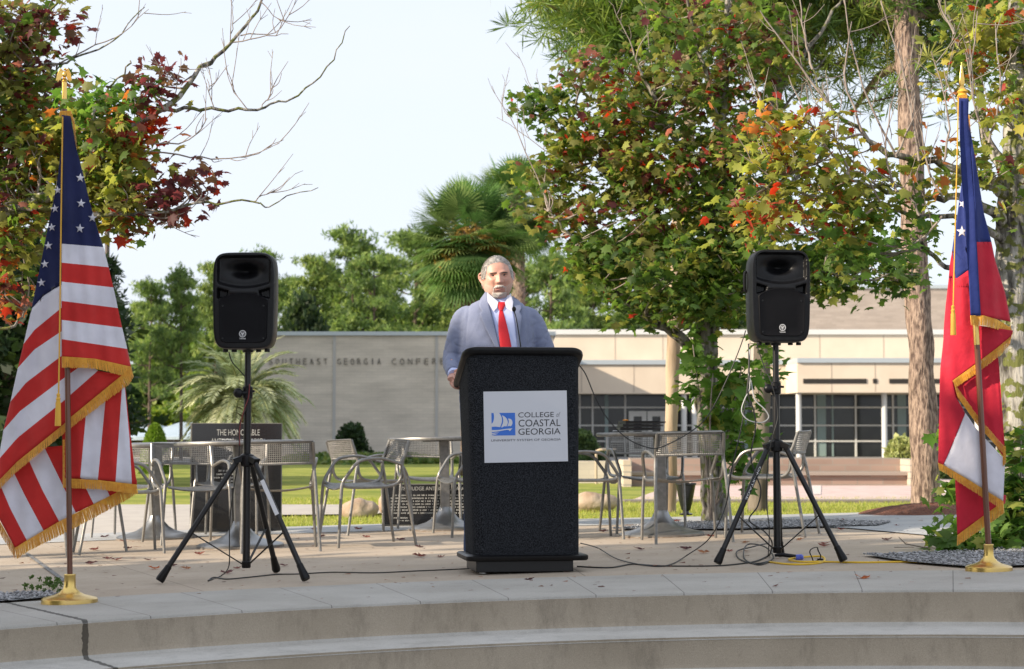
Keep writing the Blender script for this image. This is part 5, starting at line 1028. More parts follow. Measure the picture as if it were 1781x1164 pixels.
def stand(px, py, hub_py, top_py, feet, name_label, lab2, rz, clampdir, sticker):
    c = G(px, py); d = c.y; r = empty('speaker_stand', c, label=name_label, cat='speaker stand', group='tripod speaker stands'); o = r.location.copy(); zz = lambda q: P(px, q, d).z - o.z
    hub, top = zz(hub_py), zz(top_py); lowz = zz(988 if px < 800 else 962)
    b = MB(); b.tube([(0, 0, lowz), (0, 0, hub + .36)], .0195, 18); b.build('outer_tube', m_blks, r)
    b = MB(); b.tube([(0, 0, hub + .34), (0, 0, top)], .0165, 18); b.build('inner_pole', m_blks, r)
    ch = hub + (.34 if px < 800 else .30)
    b = MB(); b.lathe([(.021, -.03), (.027, -.025), (.028, .03), (.022, .036)], (0, 0, ch), 18); b.tube([(.0, -.02, ch), (clampdir * .05, -.03, ch)], [.012, .012], 10); b.sph((clampdir * .045, -.03, ch), (.026, .02, .026), 14); b.box((-clampdir * .025, -.02, ch + .01), (.03, .02, .012)); b.build('collar_clamp', m_blk, r)
    b = MB(); b.lathe([(.022, -.045), (.034, -.04), (.038, .0), (.036, .015), (.022, .024)], (0, 0, hub), 20)
    for (fx, fy) in feet:
        n_ = Vector((fx, fy, 0)).normalized(); b.box(n_ * .045 + Vector((0, 0, hub - .008)), (.06, .042, .03), Matrix.Rotation(math.atan2(n_.y, n_.x), 3, 'Z') @ Matrix.Rotation(.35, 3, 'Y'))
    b.build('hub', m_blk, r, bevel=.002)
    b = MB(); b.lathe([(.021, -.02), (.024, -.015), (.024, .012), (.020, .016)], (0, 0, lowz + .02), 16); b.build('lower_collar', m_blk, r)
    for i, (fx, fy) in enumerate(feet):
        gl_ = gz(o.x + fx, d) - o.z; a = Vector((fx, fy, 0)).normalized(); s = a * .05 + Vector((0, 0, hub - .012)); e = Vector((fx, fy, gl_ + .03)); b = MB(); b.tube([s, s.lerp(e, .93)], .0145, 14); lg_ = b.build('leg', m_blks, r)
        b = MB(); dv = (e - s).normalized(); q0 = s.lerp(e, .90); b.tube([q0, q0 + dv * .02, e + dv * .006, e + dv * .018], [.0175, .018, .024, .021], 14); b.build('rubber_foot', m_blk, lg_)
        mid = s.lerp(e, .60); b = MB(); b.tube([Vector((0, 0, lowz + .02)) + a * .02, mid + Vector((0, 0, -.012))], .0075, 6, flat=.5); b.sph(mid, .013, 8); b.build('brace', m_blks, r)
        if sticker == i:
            b = MB(); s_ = s.lerp(e, .18); e_ = s.lerp(e, .48); side = dv.cross(Vector((0, 1, 0))).normalized() * .011
            off = Vector((0, -.0155, 0)); off = (off - dv * off.dot(dv)).normalized() * .0153
            if px < 800: b.add([s_ - side + off, s_ + side + off, e_ + side + off, e_ - side + off], [(0, 1, 2, 3)]); b.build('sticker', mat('sticker', (.6, .6, .62), .5), lg_, smooth=False)
            put_b = MB(); L0 = (e_ - s_).length
            word = 'ON-STAGE'; cx0 = s_ + (side * -1.45 if px < 800 else side * -.4)
            put_text(put_b, word, lambda u, v, h: s_.lerp(e_, u) + off * 1.04 + side * (1.3 if px < 800 else .2) * 1.0 + side * (v - .5) * (.5 if px < 800 else .9), .02, .98, 0, 1) if px > 800 else None
            if px > 800: put_b.build('lettering', m_badge, lg_, smooth=False)
    sp = SP if px < 800 else copy_tree(SP); sp.location = (o.x, d, o.z + top + .005); sp.rotation_euler = (0, 0, rz); sp.scale = (.955, .955, .955); tag(sp, lab2, 'loudspeaker', 'loudspeakers on stands'); return r
stand(428, 1009, 797, 611, [(-.415, -.15), (.335, -.26), (.10, .44)], 'black tripod stand holding the left speaker, white sticker on one leg', 'black loudspeaker on the left tripod stand above the monument', R(-3), -1, 1)
stand(1352, 979, 772, 599, [(-.335, -.14), (.325, -.17), (.075, .40)], 'black tripod stand holding the right speaker with cables hanging beside it', 'black loudspeaker on the right tripod stand in front of the maple', R(7), -1, 0)

# ---------------------------------------------------------------- cables
m_cab = mat('black_cable', (.012, .012, .012), .5); m_gcab = mat('grey_cable', (.4, .4, .4), .5); m_yel = mat('yellow_cable', (.75, .48, .02), .5); m_rc = mat('red_cable', (.2, .03, .03), .5)
def cable(name, pts, r, m, label, n=8):
    b = MB(); q = spline(pts, n); b.tube(q, r, 6); o = b.build(name, m, org=q[0], ang=3); o.location = q[0]; tag(o, label, 'cable'); return o
def gf(px, py, h=.005): p = G(px, py); return (p.x, p.y, p.z + h)
cable('power_cable', [gf(362, 1012), gf(372, 1006), gf(395, 1009), gf(430, 1006), gf(480, 1001), gf(520, 1000), gf(580, 997), gf(650, 998), gf(720, 995), gf(790, 992), gf(830, 990)], .0035, m_cab, 'thin black cable along the floor from the left tripod to the lectern')
cable('speaker_cable', [P(398, 612, 9.78), P(404, 630, 9.78), P(420, 648, 9.76), P(429, 662, 9.77), P(434, 690, 9.75), P(428, 712, 9.75), P(416, 740, 9.76), P(416, 790, 9.76), P(408, 840, 9.77), P(400, 900, 9.78), P(399, 950, 9.78), P(398, 985, 9.78), gf(385, 1003), gf(362, 1012)], .0032, m_cab, 'black cable dropping from the left speaker down its stand')
cable('red_wire', [P(434, 668, 9.74), P(432, 692, 9.74), P(424, 715, 9.74), P(417, 745, 9.75), P(417, 775, 9.75)], .0028, m_rc, 'short dark red wire taped round the collar of the left stand')
cable('microphone_cable', [P(1004, 632, 10.0), P(1018, 650, 10), P(1035, 690, 10), P(1058, 730, 10), P(1090, 762, 10), P(1125, 778, 10), P(1150, 778, 10), P(1200, 752, 10), P(1232, 722, 10), P(1262, 665, 10), P(1285, 610, 10), P(1297, 575, 10.0)], .0034, m_cab, 'black cable swagging through the air from the lectern to the right speaker')
cable('signal_cable', [P(1010, 945, 10.1), gf(1040, 962, .03), gf(1075, 976, .01), gf(1130, 986), gf(1165, 984), gf(1195, 972, .02), P(1235, 935, 10), P(1262, 880, 10), P(1272, 820, 10), P(1290, 740, 10), P(1299, 680, 10), P(1302, 640, 10), P(1302, 598, 10)], .0034, m_cab, 'black cable looping from the lectern foot up to the right speaker')
cable('floor_cable', [gf(1004, 987), gf(1060, 989), gf(1100, 983), gf(1150, 986), gf(1240, 986), gf(1290, 982), gf(1320, 976), gf(1342, 962), gf(1335, 952, .02), gf(1305, 958, .02), gf(1282, 962, .01), gf(1286, 974), gf(1315, 982), gf(1345, 974, .01), gf(1330, 960, .03), gf(1300, 956, .03), gf(1294, 972), gf(1318, 984), gf(1340, 978)], .0042, m_cab, 'black cable coiled on the floor left of the right tripod')
cable('hanging_cable', [P(1302, 598, 9.98), P(1303, 650, 9.95), P(1301, 685, 9.95), P(1311, 715, 9.95), P(1314, 745, 9.95), P(1306, 790, 9.95), P(1312, 820, 9.95), P(1323, 850, 9.95), P(1318, 880, 9.95), P(1303, 905, 9.95), P(1330, 925, 9.95), P(1343, 945, 9.95), gf(1338, 968)], .0042, m_cab, 'thick black cable hanging straight down beside the right stand')
cable('thin_cable', [P(1316, 600, 9.96), P(1330, 640, 9.95), P(1343, 670, 9.93), P(1353, 720, 9.93), P(1344, 760, 9.93), P(1336, 800, 9.94), P(1333, 870, 9.94), P(1338, 920, 9.94), gf(1336, 968)], .0028, m_cab, 'thin black cable running from the right speaker along its pole')
cable('grey_cable', [P(1304, 608, 9.97), P(1303, 650, 9.96), P(1307, 668, 9.96), P(1313, 695, 9.95), P(1330, 712, 9.95), P(1337, 726, 9.95), P(1325, 735, 9.95), P(1302, 731, 9.95), P(1290, 716, 9.95), P(1295, 695, 9.95), P(1304, 676, 9.96), P(1302, 650, 9.96)], .0035, m_gcab, 'pale grey cable loop dangling left of the right stand')
cable('extension_cord', [gf(1338, 979), gf(1370, 983), gf(1405, 983), gf(1432, 979), gf(1430, 972, .012), gf(1400, 972, .01), gf(1372, 976, .01), gf(1390, 981, .012), gf(1420, 981, .012), gf(1440, 979), gf(1500, 980), gf(1580, 979), gf(1660, 980), gf(1781, 978), gf(1900, 980)], .0058, m_yel, 'yellow extension cord coiled by the right tripod and trailing off right')
p = gf(1391, 974, .014); b = MB(); b.tube([(p[0] - .02, p[1], p[2]), (p[0] + .012, p[1], p[2]), (p[0] + .02, p[1], p[2])], [.016, .018, .009], 10); b.sph((p[0] + .004, p[1] - .01, p[2] + .006), .011, 8); tag(b.build('plug', mat('blue_plug', (.10, .14, .6), .4), org=p, loc=p), 'blue plug on the end of the yellow extension cord', 'plug')
p = gf(1366, 972, .012); b = MB(); b.tube([(p[0] - .06, p[1], p[2] + .006), (p[0] - .03, p[1], p[2] + .012), (p[0] + .06, p[1], p[2])], [.008, .012, .011], 8); tag(b.build('cable_connector', m_blk, org=p, loc=p), 'black connector joined to the blue plug', 'connector')
p = G(1418, 977); b = MB(); b.tube([(.03 * math.sin(a) * .9 + .006 * math.cos(3 * a), .004 * math.sin(a), .040 + .038 * math.cos(a)) for a in [2 * PI * k / 24 for k in range(24)] + [0.05]], .0085, 8, flat=.3); b.box((.026, 0, .012), (.03, .02, .010)); tag(b.build('cable_strap', m_blk, loc=p), 'black hook and loop strap standing in a ring on the yellow cord', 'strap')

# ---------------------------------------------------------------- fallen leaves on the paving
lf_spots = [(188, 973), (203, 975), (160, 958), (150, 982), (345, 965), (298, 985), (412, 990), (390, 998), (262, 975), (225, 955), (545, 922), (625, 921), (640, 935), (762, 970), (738, 969), (560, 935), (735, 953), (1120, 957), (1196, 957), (1228, 963), (1430, 947), (1437, 951), (1266, 960), (1470, 905), (1465, 922), (1540, 940), (1110, 926), (1085, 918), (1170, 908), (1236, 934), (1052, 926), (178, 935), (215, 942), (330, 990), (270, 990), (500, 985), (915, 1010), (1500, 1007), (1480, 913), (1560, 915), (700, 940), (870, 930), (1290, 945), (1385, 940)]
PAL['dry'] = [((.16, .06, .05), 4), ((.24, .12, .07), 3), ((.10, .05, .05), 2), ((.3, .1, .05), 1)]
RNG = np.random.default_rng(77)
for (px, py) in lf_spots:
    p = G(px, py); s = random.uniform(.045, .085); a = random.uniform(0, 6.3); c, s_ = math.cos(a), math.sin(a); loc = [(0, .35, .012)] + [(x, y, .010 + .20 * x * x + .10 * y * y + random.uniform(0, .12)) for x, y in OUT]
    V = [((x * c - y * s_) * s, (x * s_ + y * c) * s, z * s * 1.6 + .002) for x, y, z in loc]; F = [(0, 1 + i, 1 + (i + 1) % NO) for i in range(NO)]
    o = np_obj('fallen_leaf', V, F, m_leaf, col=np.repeat(pick('dry', 1), len(V), 0)); o.location = p; tag(o, 'dry curled reddish brown maple leaf lying on the paving', 'leaf', 'fallen leaves on the plaza')
pr = P(1160, 938, 12.9); 
RNG = np.random.default_rng(79); nb = 900; bx = RNG.uniform(-3.4, 4.2, nb); by = RNG.uniform(8.4, 15.5, nb); ok_ = np.hypot(bx - BC[0], by - BC[1]) > 5.05; bx, by = bx[ok_], by[ok_]; nb = len(bx)
sz_ = RNG.uniform(.003, .011, nb) * RNG.choice([1, 1.6], nb, p=[.85, .15]); q4 = RNG.normal(0, 1, (nb, 4, 3)) * .35 + np.array([(-1, -.5, 0), (1, -.5, .2), (1, .5, .5), (-1, .5, .2)]); q4[:, :, 2] = np.abs(q4[:, :, 2]) * .5
V = q4 * sz_[:, None, None]; V[:, :, 0] += bx[:, None]; V[:, :, 1] += by[:, None]; V[:, :, 2] += (SL * bx)[:, None] + .006
tag(np_obj('leaf_crumbs', V.reshape(-1, 3), np.arange(nb * 4).reshape(-1, 4), m_leaf, col=np.repeat(pick('dry', nb) * .7, 4, 0)), 'crumbs of dry leaves and bark scattered over the paving', 'leaf litter', kind='stuff')
# weeds in the left gravel bed
RNG = np.random.default_rng(78); wds = []
for k in range(26):
    q = G(random.uniform(40, 108), random.uniform(1012, 1035)); wds.append([q.x, q.y, q.z + .02])
V, F, K_ = tufts(np.array(wds), .02, 14, np.tile([(.07, .12, .03)], (len(wds), 1)), .3); o = np_obj('weeds', V, F, m_needle, col=K_); tag(o, 'small green weeds creeping over the left gravel bed', 'weeds', kind='stuff')
# bare twig on right gravel
b = MB(); q = G(1590, 958); b.tube([q + Vector((-.09, 0, .08)), q + Vector((-.05, 0, .04)), q + Vector((.05, 0, .02)), q + Vector((.2, 0, .01))], [.002, .004, .004, .002], 5); b.tube([q + Vector((-.12, -.02, .02)), q + Vector((0, 0, .02))], .002, 5); tag(b.build('dead_twig', m_twig, org=q, loc=q), 'bare dead twig lying on the right gravel bed', 'twig')

# ================================================================ FLAGS
m_red = cloth_mat('flag_red', (.62, .028, .025)); m_whi = cloth_mat('flag_white', (.78, .76, .84)); m_nav = cloth_mat('flag_navy', (.012, .018, .085)); m_fr = mat('gold_fringe', (.72, .36, .03), .5, c2=(.85, .5, .06), scale=60, sheen=.2)
m_red2 = cloth_mat('flag_crimson', (.60, .018, .045)); m_nav2 = cloth_mat('flag_blue', (.018, .035, .19)); m_gold = mat('gold', (.85, .55, .16), .25, metal=1); m_brass = mat('brass', (.78, .55, .16), .3, metal=1, c2=(.7, .5, .2), scale=8)
m_wood = mat('dark_wood', (.09, .028, .014), .35, c2=(.17, .06, .03), scale=14, stretch=(1, 1, .08), coat=.4); m_cord = mat('gold_cord', (.7, .38, .04), .6)
def resamp(p, n):
    p = [Vector((a, c, 0)) for a, c in p]; L_ = [0]
    for i in range(1, len(p)): L_.append(L_[-1] + (p[i] - p[i - 1]).length)
    out = []
    for k in range(n + 1):
        t = L_[-1] * k / n; i = 1
        while i < len(L_) - 1 and L_[i] < t: i += 1
        f = (t - L_[i - 1]) / max(1e-9, L_[i] - L_[i - 1]); out.append(p[i - 1].lerp(p[i], max(0, min(1, f))))
    return out
def patch(mb, A, B, dfn, m, n=24, k=6):
    a = resamp(A, n); b_ = resamp(B, n)
    def f(u, v): q = a[min(n, int(round(u * n)))].lerp(b_[min(n, int(round(u * n)))], v); return P(q.x, q.y, dfn(q.x, q.y))
    mb.grid(f, n, k, m)
def fringe(mb, A, B, dfn, m=0, per=1.7):
    L_ = sum(math.hypot(A[i + 1][0] - A[i][0], A[i + 1][1] - A[i][1]) for i in range(len(A) - 1)); n = max(6, int(L_ / per)); a = resamp(A, n * 2); b_ = resamp(B, n * 2)
    # heading tape
    t = MB(); tape = resamp(A, 20)
    for i in range(n):
        p0, p1 = a[2 * i], a[2 * i + 2]; q0, q1 = b_[2 * i], b_[2 * i + 2]; j = random.uniform(-.06, .10); sw = random.uniform(-.5, .5)
        pm, qm = (p0 + p1) / 2, (q0 + q1) / 2 + ((q0 + q1) / 2 - (p0 + p1) / 2) * j; dd = .004
        V = []
        for (x, o_) in ((p0, 0), (pm, -dd), (p1, 0)): V.append(P(x.x, x.y, dfn(x.x, x.y) - .003 + o_))
        for (x, o_) in ((q1.lerp(qm, .1), 0), (qm, -dd), (q0.lerp(qm, .1), 0)): V.append(P(x.x + sw, x.y, dfn(x.x, x.y) - .003 + o_))
        mb.add(V, [(0, 1, 4, 5), (1, 2, 3, 4)], m)
    mb.build('fringe', m_fr, mb.par, org=mb.o_, smooth=False); mb.__init__()
def star(mb, px, py, r, dfn, m, rot=0, off=.004):
    pts = []
    for k in range(10):
        a = R(-90 + 36 * k + rot); q = r if k % 2 == 0 else r * .39; x, y = px + q * math.cos(a) * .95, py + q * math.sin(a); pts.append(P(x, y, dfn(x, y) - off))
    mb.add([P(px, py, dfn(px, py) - off)] + pts, [(0, 1 + k, 1 + (k + 1) % 10) for k in range(10)], m)
def flagpole(label, base_px, base_py, top, base_w, ferr):
    c = G(base_px, base_py); d = c.y; r = empty('flag_on_stand', c, label=label, cat='flag', group='ceremonial flags'); s = base_w / 102 * .127
    b = MB(); b.lathe([(s, 0), (s * 1.0, .004), (s * .99, .022), (s * .93, .028), (s * .55, .040), (s * .36, .052), (s * .33, .058), (s * .25, .066), (s * .21, .08), (s * .20, .125), (s * .215, .130), (s * .20, .134)], c, 40); b.build('stand_base', m_brass, r, org=c)
    return r, c, d
rL, cL, dL = flagpole('star spangled striped flag with gold fringe on a wooden pole at left', 121, 1050, 0, 102, 0)
b = MB(); pt = P(112, 190, dL); b.tube([cL + Vector((0, 0, .12)), P(117, 620, dL), pt], .0125, 14); b.build('pole', m_wood, rL, org=cL)
b = MB(); b.tube([P(112, 172, dL), P(112, 143, dL)], .0115, 14); b.lathe([(.011, 0), (.014, .004), (.009, .008), (.012, .014), (.006, .02)], P(112, 143, dL), 14); b.build('ferrule', m_gold, rL, org=cL)
# eagle finial
e0 = P(112, 138, dL); b = MB(); b.sph(e0 + Vector((0, 0, -.004)), (.010, .010, .008), 12); b.sph(e0 + Vector((0, 0, .022)), (.0095, .009, .018), 12); b.sph(e0 + Vector((.002, -.002, .047)), (.0055, .006, .0065), 10); b.tube([e0 + Vector((.005, -.004, .047)), e0 + Vector((.012, -.006, .044))], [.003, .0006], 6); b.tube([e0 + Vector((0, .004, .01)), e0 + Vector((0, .012, -.012))], [.006, .009], 8, flat=.4)
for s in (-1, 1):
    f = [(.004, .036), (.012, .047), (.022, .044), (.029, .030), (.034, .008), (.037, -.010), (.030, -.004), (.028, -.016), (.022, -.002), (.018, -.008), (.013, .006), (.006, .016)]
    b.prism(f, lambda a, c, h, s=s: e0 + Vector((s * a, h - .0 - .25 * abs(a), c)), -.002, .002)
    b.tube([e0 + Vector((s * .004, 0, .036)), e0 + Vector((s * .018, -.006, .046)), e0 + Vector((s * .032, -.008, .018))], [.003, .004, .0015], 6)
b.build('eagle_finial', m_gold, rL, org=cL)
rip = lambda x, y, k=.11, a=.010: a * math.sin(x * k + y * .013) + a * .5 * math.sin(x * k * 2.3 - y * .02 + 1)
dA = lambda x, y: dL - .045 + .13 * max(0, (x - 107) / 120) ** 1.6 * min(1, (y - 150) / 300) + rip(x, y)
dB = lambda x, y: dL + .035 + .10 * max(0, (107 - x) / 120) ** 1.3 + .02 * max(0, (x - 107) / 110) + rip(x, y, .09)
dC = lambda x, y: dL + .075 + .0 * x + rip(x, y, .10, .008)
dD = lambda x, y: dL + .11 + .04 * abs(x - 110) / 110 + rip(x, y, .085, .008)
cl = MB(); X0 = 107.3
ladA = [((X0, 200), (122, 202), 2), ((X0, 424), (180, 430), 1), ((X0, 457), (189, 465), 0), ((X0, 490), (197, 500), 1), ((X0, 523.5), (205, 536), 0), ((X0, 556.5), (212.5, 570), 1), ((X0, 590), (221.5, 607), 0), ((X0, 620), (228, 638), None)]
def edgeA(y): # right silhouette
    pts = [(200, 122), (265, 134), (302, 145), (340, 153), (385, 165), (430, 180), (465, 189), (500, 197), (536, 205), (570, 212.5), (607, 221.5), (638, 228)]
    for i in range(len(pts) - 1):
        if pts[i][0] <= y <= pts[i + 1][0]: f = (y - pts[i][0]) / (pts[i + 1][0] - pts[i][0]); return pts[i][1] + f * (pts[i + 1][1] - pts[i][1])
    return pts[-1][1]
for i in range(len(ladA) - 1):
    (l0, r0_, m), (l1, r1_, _) = ladA[i], ladA[i + 1]
    patch(cl, [(l0[0], l0[1] + (l1[1] - l0[1]) * t / 8) for t in range(9)], [(edgeA(r0_[1] + (r1_[1] - r0_[1]) * t / 8), r0_[1] + (r1_[1] - r0_[1]) * t / 8) for t in range(9)], dA, (0, 1, 2)[m], 24 if m == 2 else 8, 22)
# panel B
def band(mb, up, dn, dfn, m, n=26, k=5): patch(mb, up, dn, dfn, m, n, k)
B0 = [(104, 300), (107.5, 296)]; B1 = [(55, 537), (76, 514), (107.5, 495)]
band(cl, [(103, 300), (107.5, 240)], [(55, 537), (76, 514), (107.5, 495)], dB, 2, 14, 26)
B2 = [(41, 598.5), (60, 574), (107.5, 535), (112, 531)]; B3 = [(31, 640), (60, 608), (107.5, 576), (120, 569)]; B4 = [(18, 699), (45, 666), (107, 619), (130, 602)]; B5 = [(6, 748), (35, 715), (112, 657), (150, 630)]; B6 = [(-3, 800), (30, 762), (110, 698), (170, 645)]; B7 = [(-16, 852), (0, 834), (30, 803), (111, 738), (125, 724), (213, 652)]; B8 = [(-18, 868), (0, 850), (32, 818), (111, 754), (127, 741), (220, 671)]
B1x = [(55, 537), (76, 514), (107.5, 495), (109, 494)]; Bc = [(50, 561), (72, 537), (107.5, 512), (110, 510)]
for u_, d_, m in ((B1x, B2, 1), (B2, B3, 0), (B3, B4, 1), (B4, B5, 0), (B5, B6, 1), (B6, B7, 0)): band(cl, u_, d_, dB, m)
cl2 = MB()
# panel C vertical stripes
lineC = [[(108, 745), (109, 832)], [(150, 715), (139.5, 831)], [(184.5, 685), (170, 836)], [(213, 660), (201, 838.5)], [(216, 660), (225, 760), (229.5, 843)], [(217, 664), (224, 731), (231, 789), (238, 844)]]
for i, m in enumerate((0, 1, 0, 1, 0)): patch(cl, lineC[i], lineC[i + 1], dC, m, 20, 6)
# panel D diagonal stripes
lineD = [[(-20, 850), (-8, 890), (26, 953)], [(0, 842), (18, 885), (47, 940)], [(24, 822), (45, 865), (76, 923)], [(50, 800), (75, 855), (103, 907)], [(77, 778), (100, 825), (132, 892)], [(112, 775), (135, 820), (163, 877)], [(160, 790), (175, 828), (192, 865)], [(200, 815), (204, 840), (208, 853)], [(238, 835), (238, 842), (237, 846)]]
for i, m in enumerate((0, 1, 0, 1, 0, 1, 0, 0)): patch(cl, lineD[i], lineD[i + 1], dD, m, 20, 6)
dS = dA
for (x, y) in ((139.5, 309.5), (141, 354), (139, 397.6), (161, 379)): star(cl, x, y, 8.5, dA, 1, 4)
for (x, y) in ((100.5, 331), (95.5, 363), (90, 395.5), (84.3, 427.5), (78, 459.5), (72, 492)): star(cl, x, y, 8, dB, 1, -6)
fl = weld(cl.build('flag', [m_red, m_whi, m_nav], rL, org=cL, ang=1.2)); so = fl.modifiers.new('t', 'SOLIDIFY'); so.thickness = .0012
fr = MB(); fr.par, fr.o_ = rL, cL
fringe(fr, [(X0, 620), (165, 624), (228, 638)], [(X0, 639), (165, 641), (220, 655), (232, 657)], dA); fringe(fr, B7, B8, dB)
fringe(fr, [(213, 652), (226, 640), (228, 638)], [(222, 671), (230, 660), (232, 655)], dB)
fringe(fr, [(109, 832), (170, 835), (238, 843)], [(109, 848), (170, 851), (239, 860)], dC); fringe(fr, [(109, 765), (109, 840)], [(112.5, 765), (113, 845)], lambda x, y: dC(x, y) - .004)
fringe(fr, [(26, 953), (47, 940), (103, 907), (163, 877), (206, 855), (237, 844)], [(29, 972), (52, 957), (113, 927), (172, 896), (216, 872), (240, 857)], dD); fringe(fr, [(-20, 860), (-8, 893), (26, 953)], [(-28, 872), (-12, 908), (27, 973)], dD)
fringe(fr, [(104, 193), (124, 193)], [(102, 203), (126, 205)], lambda x, y: dL - .03); fringe(fr, [(122, 196), (126, 215), (131, 250)], [(126, 198), (131, 220), (134, 262)], dA)
b = MB(); b.tube([P(109, 203, dL - .05), P(106, 400, dL - .052), P(104, 560, dL - .055), P(102, 685, dL - .06)], .0035, 8); b.build('cord', m_cord, rL, org=cL)
def tassel(parent, px, y0, y1, d, c):
    b = MB(); a = P(px, y0, d); e = P(px, y1, d); H = a.z - e.z; b.lathe([(.004, 0), (.009, -.006), (.007, -.018), (.011, -.026), (.009, -.034), (.012, -.045), (.0145, -H)], a, 14); b.build('tassel', m_cord, parent, org=c)
tassel(rL, 101.5, 684, 741, dL - .06, cL)
# ---- second flag
rR, cR, dR = flagpole('red and blue state flag with white star and gold fringe at right', 1720, 994, 0, 92, 0)
b = MB(); b.tube([cR + Vector((0, 0, .11)), P(1700, 612, dR), P(1699, 600, dR)], .0145, 14); b.build('pole', m_wood, rR, org=cR)
b = MB(); b.tube([P(1699, 600, dR), P(1695.5, 545, dR)], .0155, 14); b.build('brass_joint', m_brass, rR, org=cR)
b = MB(); b.tube([P(1696, 548, dR), P(1673, 165, dR)], .0135, 12); b.build('upper_pole', m_wood, rR, org=cR)
t0 = P(1673, 152, dR); b = MB(); b.lathe([(.012, -.03), (.02, -.01), (.012, .0), (.008, .004), (.014, .02), (.012, .05), (.007, .09), (.001, .125)], t0, 16, sy=.5); b.build('spear_finial', m_gold, rR, org=cR)
q1 = lambda x, y: dR - .06 + rip(x, y, .14, .004) + .02 * max(0, (y - 170) / 400)
eR = lambda x, y: dR - .05 + .12 * max(0, (x - 1690) / 70) ** 1.3 + rip(x, y, .13, .006)
eL = lambda x, y: dR + .03 + .06 * max(0, (1700 - x) / 65) + rip(x, y, .10, .008)
eM = lambda x, y: dR + .08 + rip(x, y, .12, .006); eN = lambda x, y: dR + .115 + rip(x, y, .12, .006)
cl = MB()
SLf = [(1667.6, 171), (1668.5, 220), (1672, 300), (1678.5, 396), (1685, 484), (1688, 550)]; SRt = [(1685, 171), (1684, 205), (1691, 278), (1696, 345), (1699, 423), (1706, 549)]
patch(cl, SLf, SRt, q1, 2, 60, 6)
patch(cl, [(1684, 200), (1692, 300), (1696, 360), (1697, 421)], [(1686, 215), (1700, 300), (1711, 370), (1724.5, 421)], eR, 2, 30, 8)
patch(cl, [(1697, 421), (1700, 480), (1704, 549)], [(1724.5, 421), (1731, 453), (1748.6, 510), (1758, 560)], eR, 0, 22, 12)
patch(cl, [(1675, 300), (1671, 330), (1656, 436)], [(1680, 300), (1686, 380), (1690, 468)], eL, 2, 20, 8); patch(cl, [(1656, 436), (1662, 486)], [(1690, 436), (1690, 468)], eL, 2, 6, 8)
# red field in columns, hem traced by row
rows = [(436, 1656, 1656), (460, 1652, 1659), (484, 1650, 1662), (484.1, 1650, 1682), (530, 1645, 1692), (566, 1642, 1700), (575, 1641.5, 1762), (590, 1641, 1757), (610, 1639, 1733), (640, 1635.5, 1688), (662, 1634.5, 1657), (690, 1634, 1662), (718, 1633.5, 1679)]
for i in range(len(rows) - 1):
    y0, a0, b0 = rows[i]; y1, a1, b1 = rows[i + 1]; cl.grid(lambda u, v: P(a0 + (a1 - a0) * v + ((b0 - a0) + ((b1 - b0) - (a1 - a0)) * v) * u, y0 + (y1 - y0) * v, eL(a0 + (a1 - a0) * v + ((b0 - a0) + ((b1 - b0) - (a1 - a0)) * v) * u, y0 + (y1 - y0) * v)), 10, 4, 0)
patch(cl, [(1662, 486), (1672, 479), (1684, 470)], [(1662, 500), (1672, 500), (1692, 500)], eL, 0, 8, 3)
patch(cl, [(1633.5, 718), (1632, 797), (1631.5, 805)], [(1679, 718), (1660, 765), (1641, 809)], eL, 0, 14, 10)
patch(cl, [(1679, 718), (1660, 765), (1641, 809)], [(1698, 746), (1748, 800), (1745, 872)], eL, 1, 16, 12); patch(cl, [(1641, 809), (1690, 846)], [(1698, 746), (1745, 872)], lambda x, y: eL(x, y) + .004, 1, 10, 12)
patch(cl, [(1657, 664), (1700, 640), (1734, 605)], [(1662, 690), (1712, 745), (1748, 800)], eM, 0, 18, 12); patch(cl, [(1734, 605), (1738, 640)], [(1744, 750), (1748, 785)], eM, 0, 4, 12)
patch(cl, [(1661, 830), (1663, 880), (1665, 931)], [(1750, 862), (1748, 876), (1733, 884)], eN, 0, 14, 14)
star(cl, 1673, 403, 10.5, eL, 1, 0); star(cl, 1674, 355, 7.5, eL, 1, 20); 
fl = weld(cl.build('flag', [m_red2, m_whi, m_nav2], rR, org=cR, ang=1.2)); so = fl.modifiers.new('t', 'SOLIDIFY'); so.thickness = .0012
fr = MB(); fr.par, fr.o_ = rR, cR
fringe(fr, [(1687.5, 549), (1711, 549), (1735, 556), (1758, 570)], [(1689, 566), (1711, 566), (1735, 573), (1752, 585)], eR)
fringe(fr, [(1757, 566), (1762, 580)], [(1748, 590), (1752, 598)], eR)
F1 = [(1760, 584), (1733, 606), (1688, 640), (1657, 662)]; fringe(fr, F1, [(1757, 598), (1740, 618), (1695, 652), (1662, 674)], eL)
fringe(fr, [(1657, 660), (1665, 690), (1698, 737), (1748, 793)], [(1664, 672), (1676, 690), (1704, 728), (1746, 776)], eL); fringe(fr, [(1744, 776), (1744, 812)], [(1749.5, 776), (1749.5, 806)], eL)
fringe(fr, [(1631.5, 805), (1641, 809), (1690, 838), (1745, 872)], [(1633, 817), (1643, 823), (1690, 853), (1746, 888)], eL)
fringe(fr, [(1665, 931), (1700, 905), (1745, 872)], [(1664, 950), (1702, 924), (1747, 892)], eN)
fringe(fr, [(1665, 166), (1682, 166)], [(1664, 174), (1684, 176)], lambda x, y: dR - .04); fringe(fr, [(1683, 200), (1692, 300), (1696, 330)], [(1686, 200), (1694, 300), (1698, 330)], lambda x, y: eR(x, y) + .02)
b = MB(); b.lathe([(.014, -.022), (.027, -.014), (.02, -.004), (.028, .006), (.02, .014), (.012, .02)], P(1674, 162, dR), 14); b.build('cord_knot', m_cord, rR, org=cR)
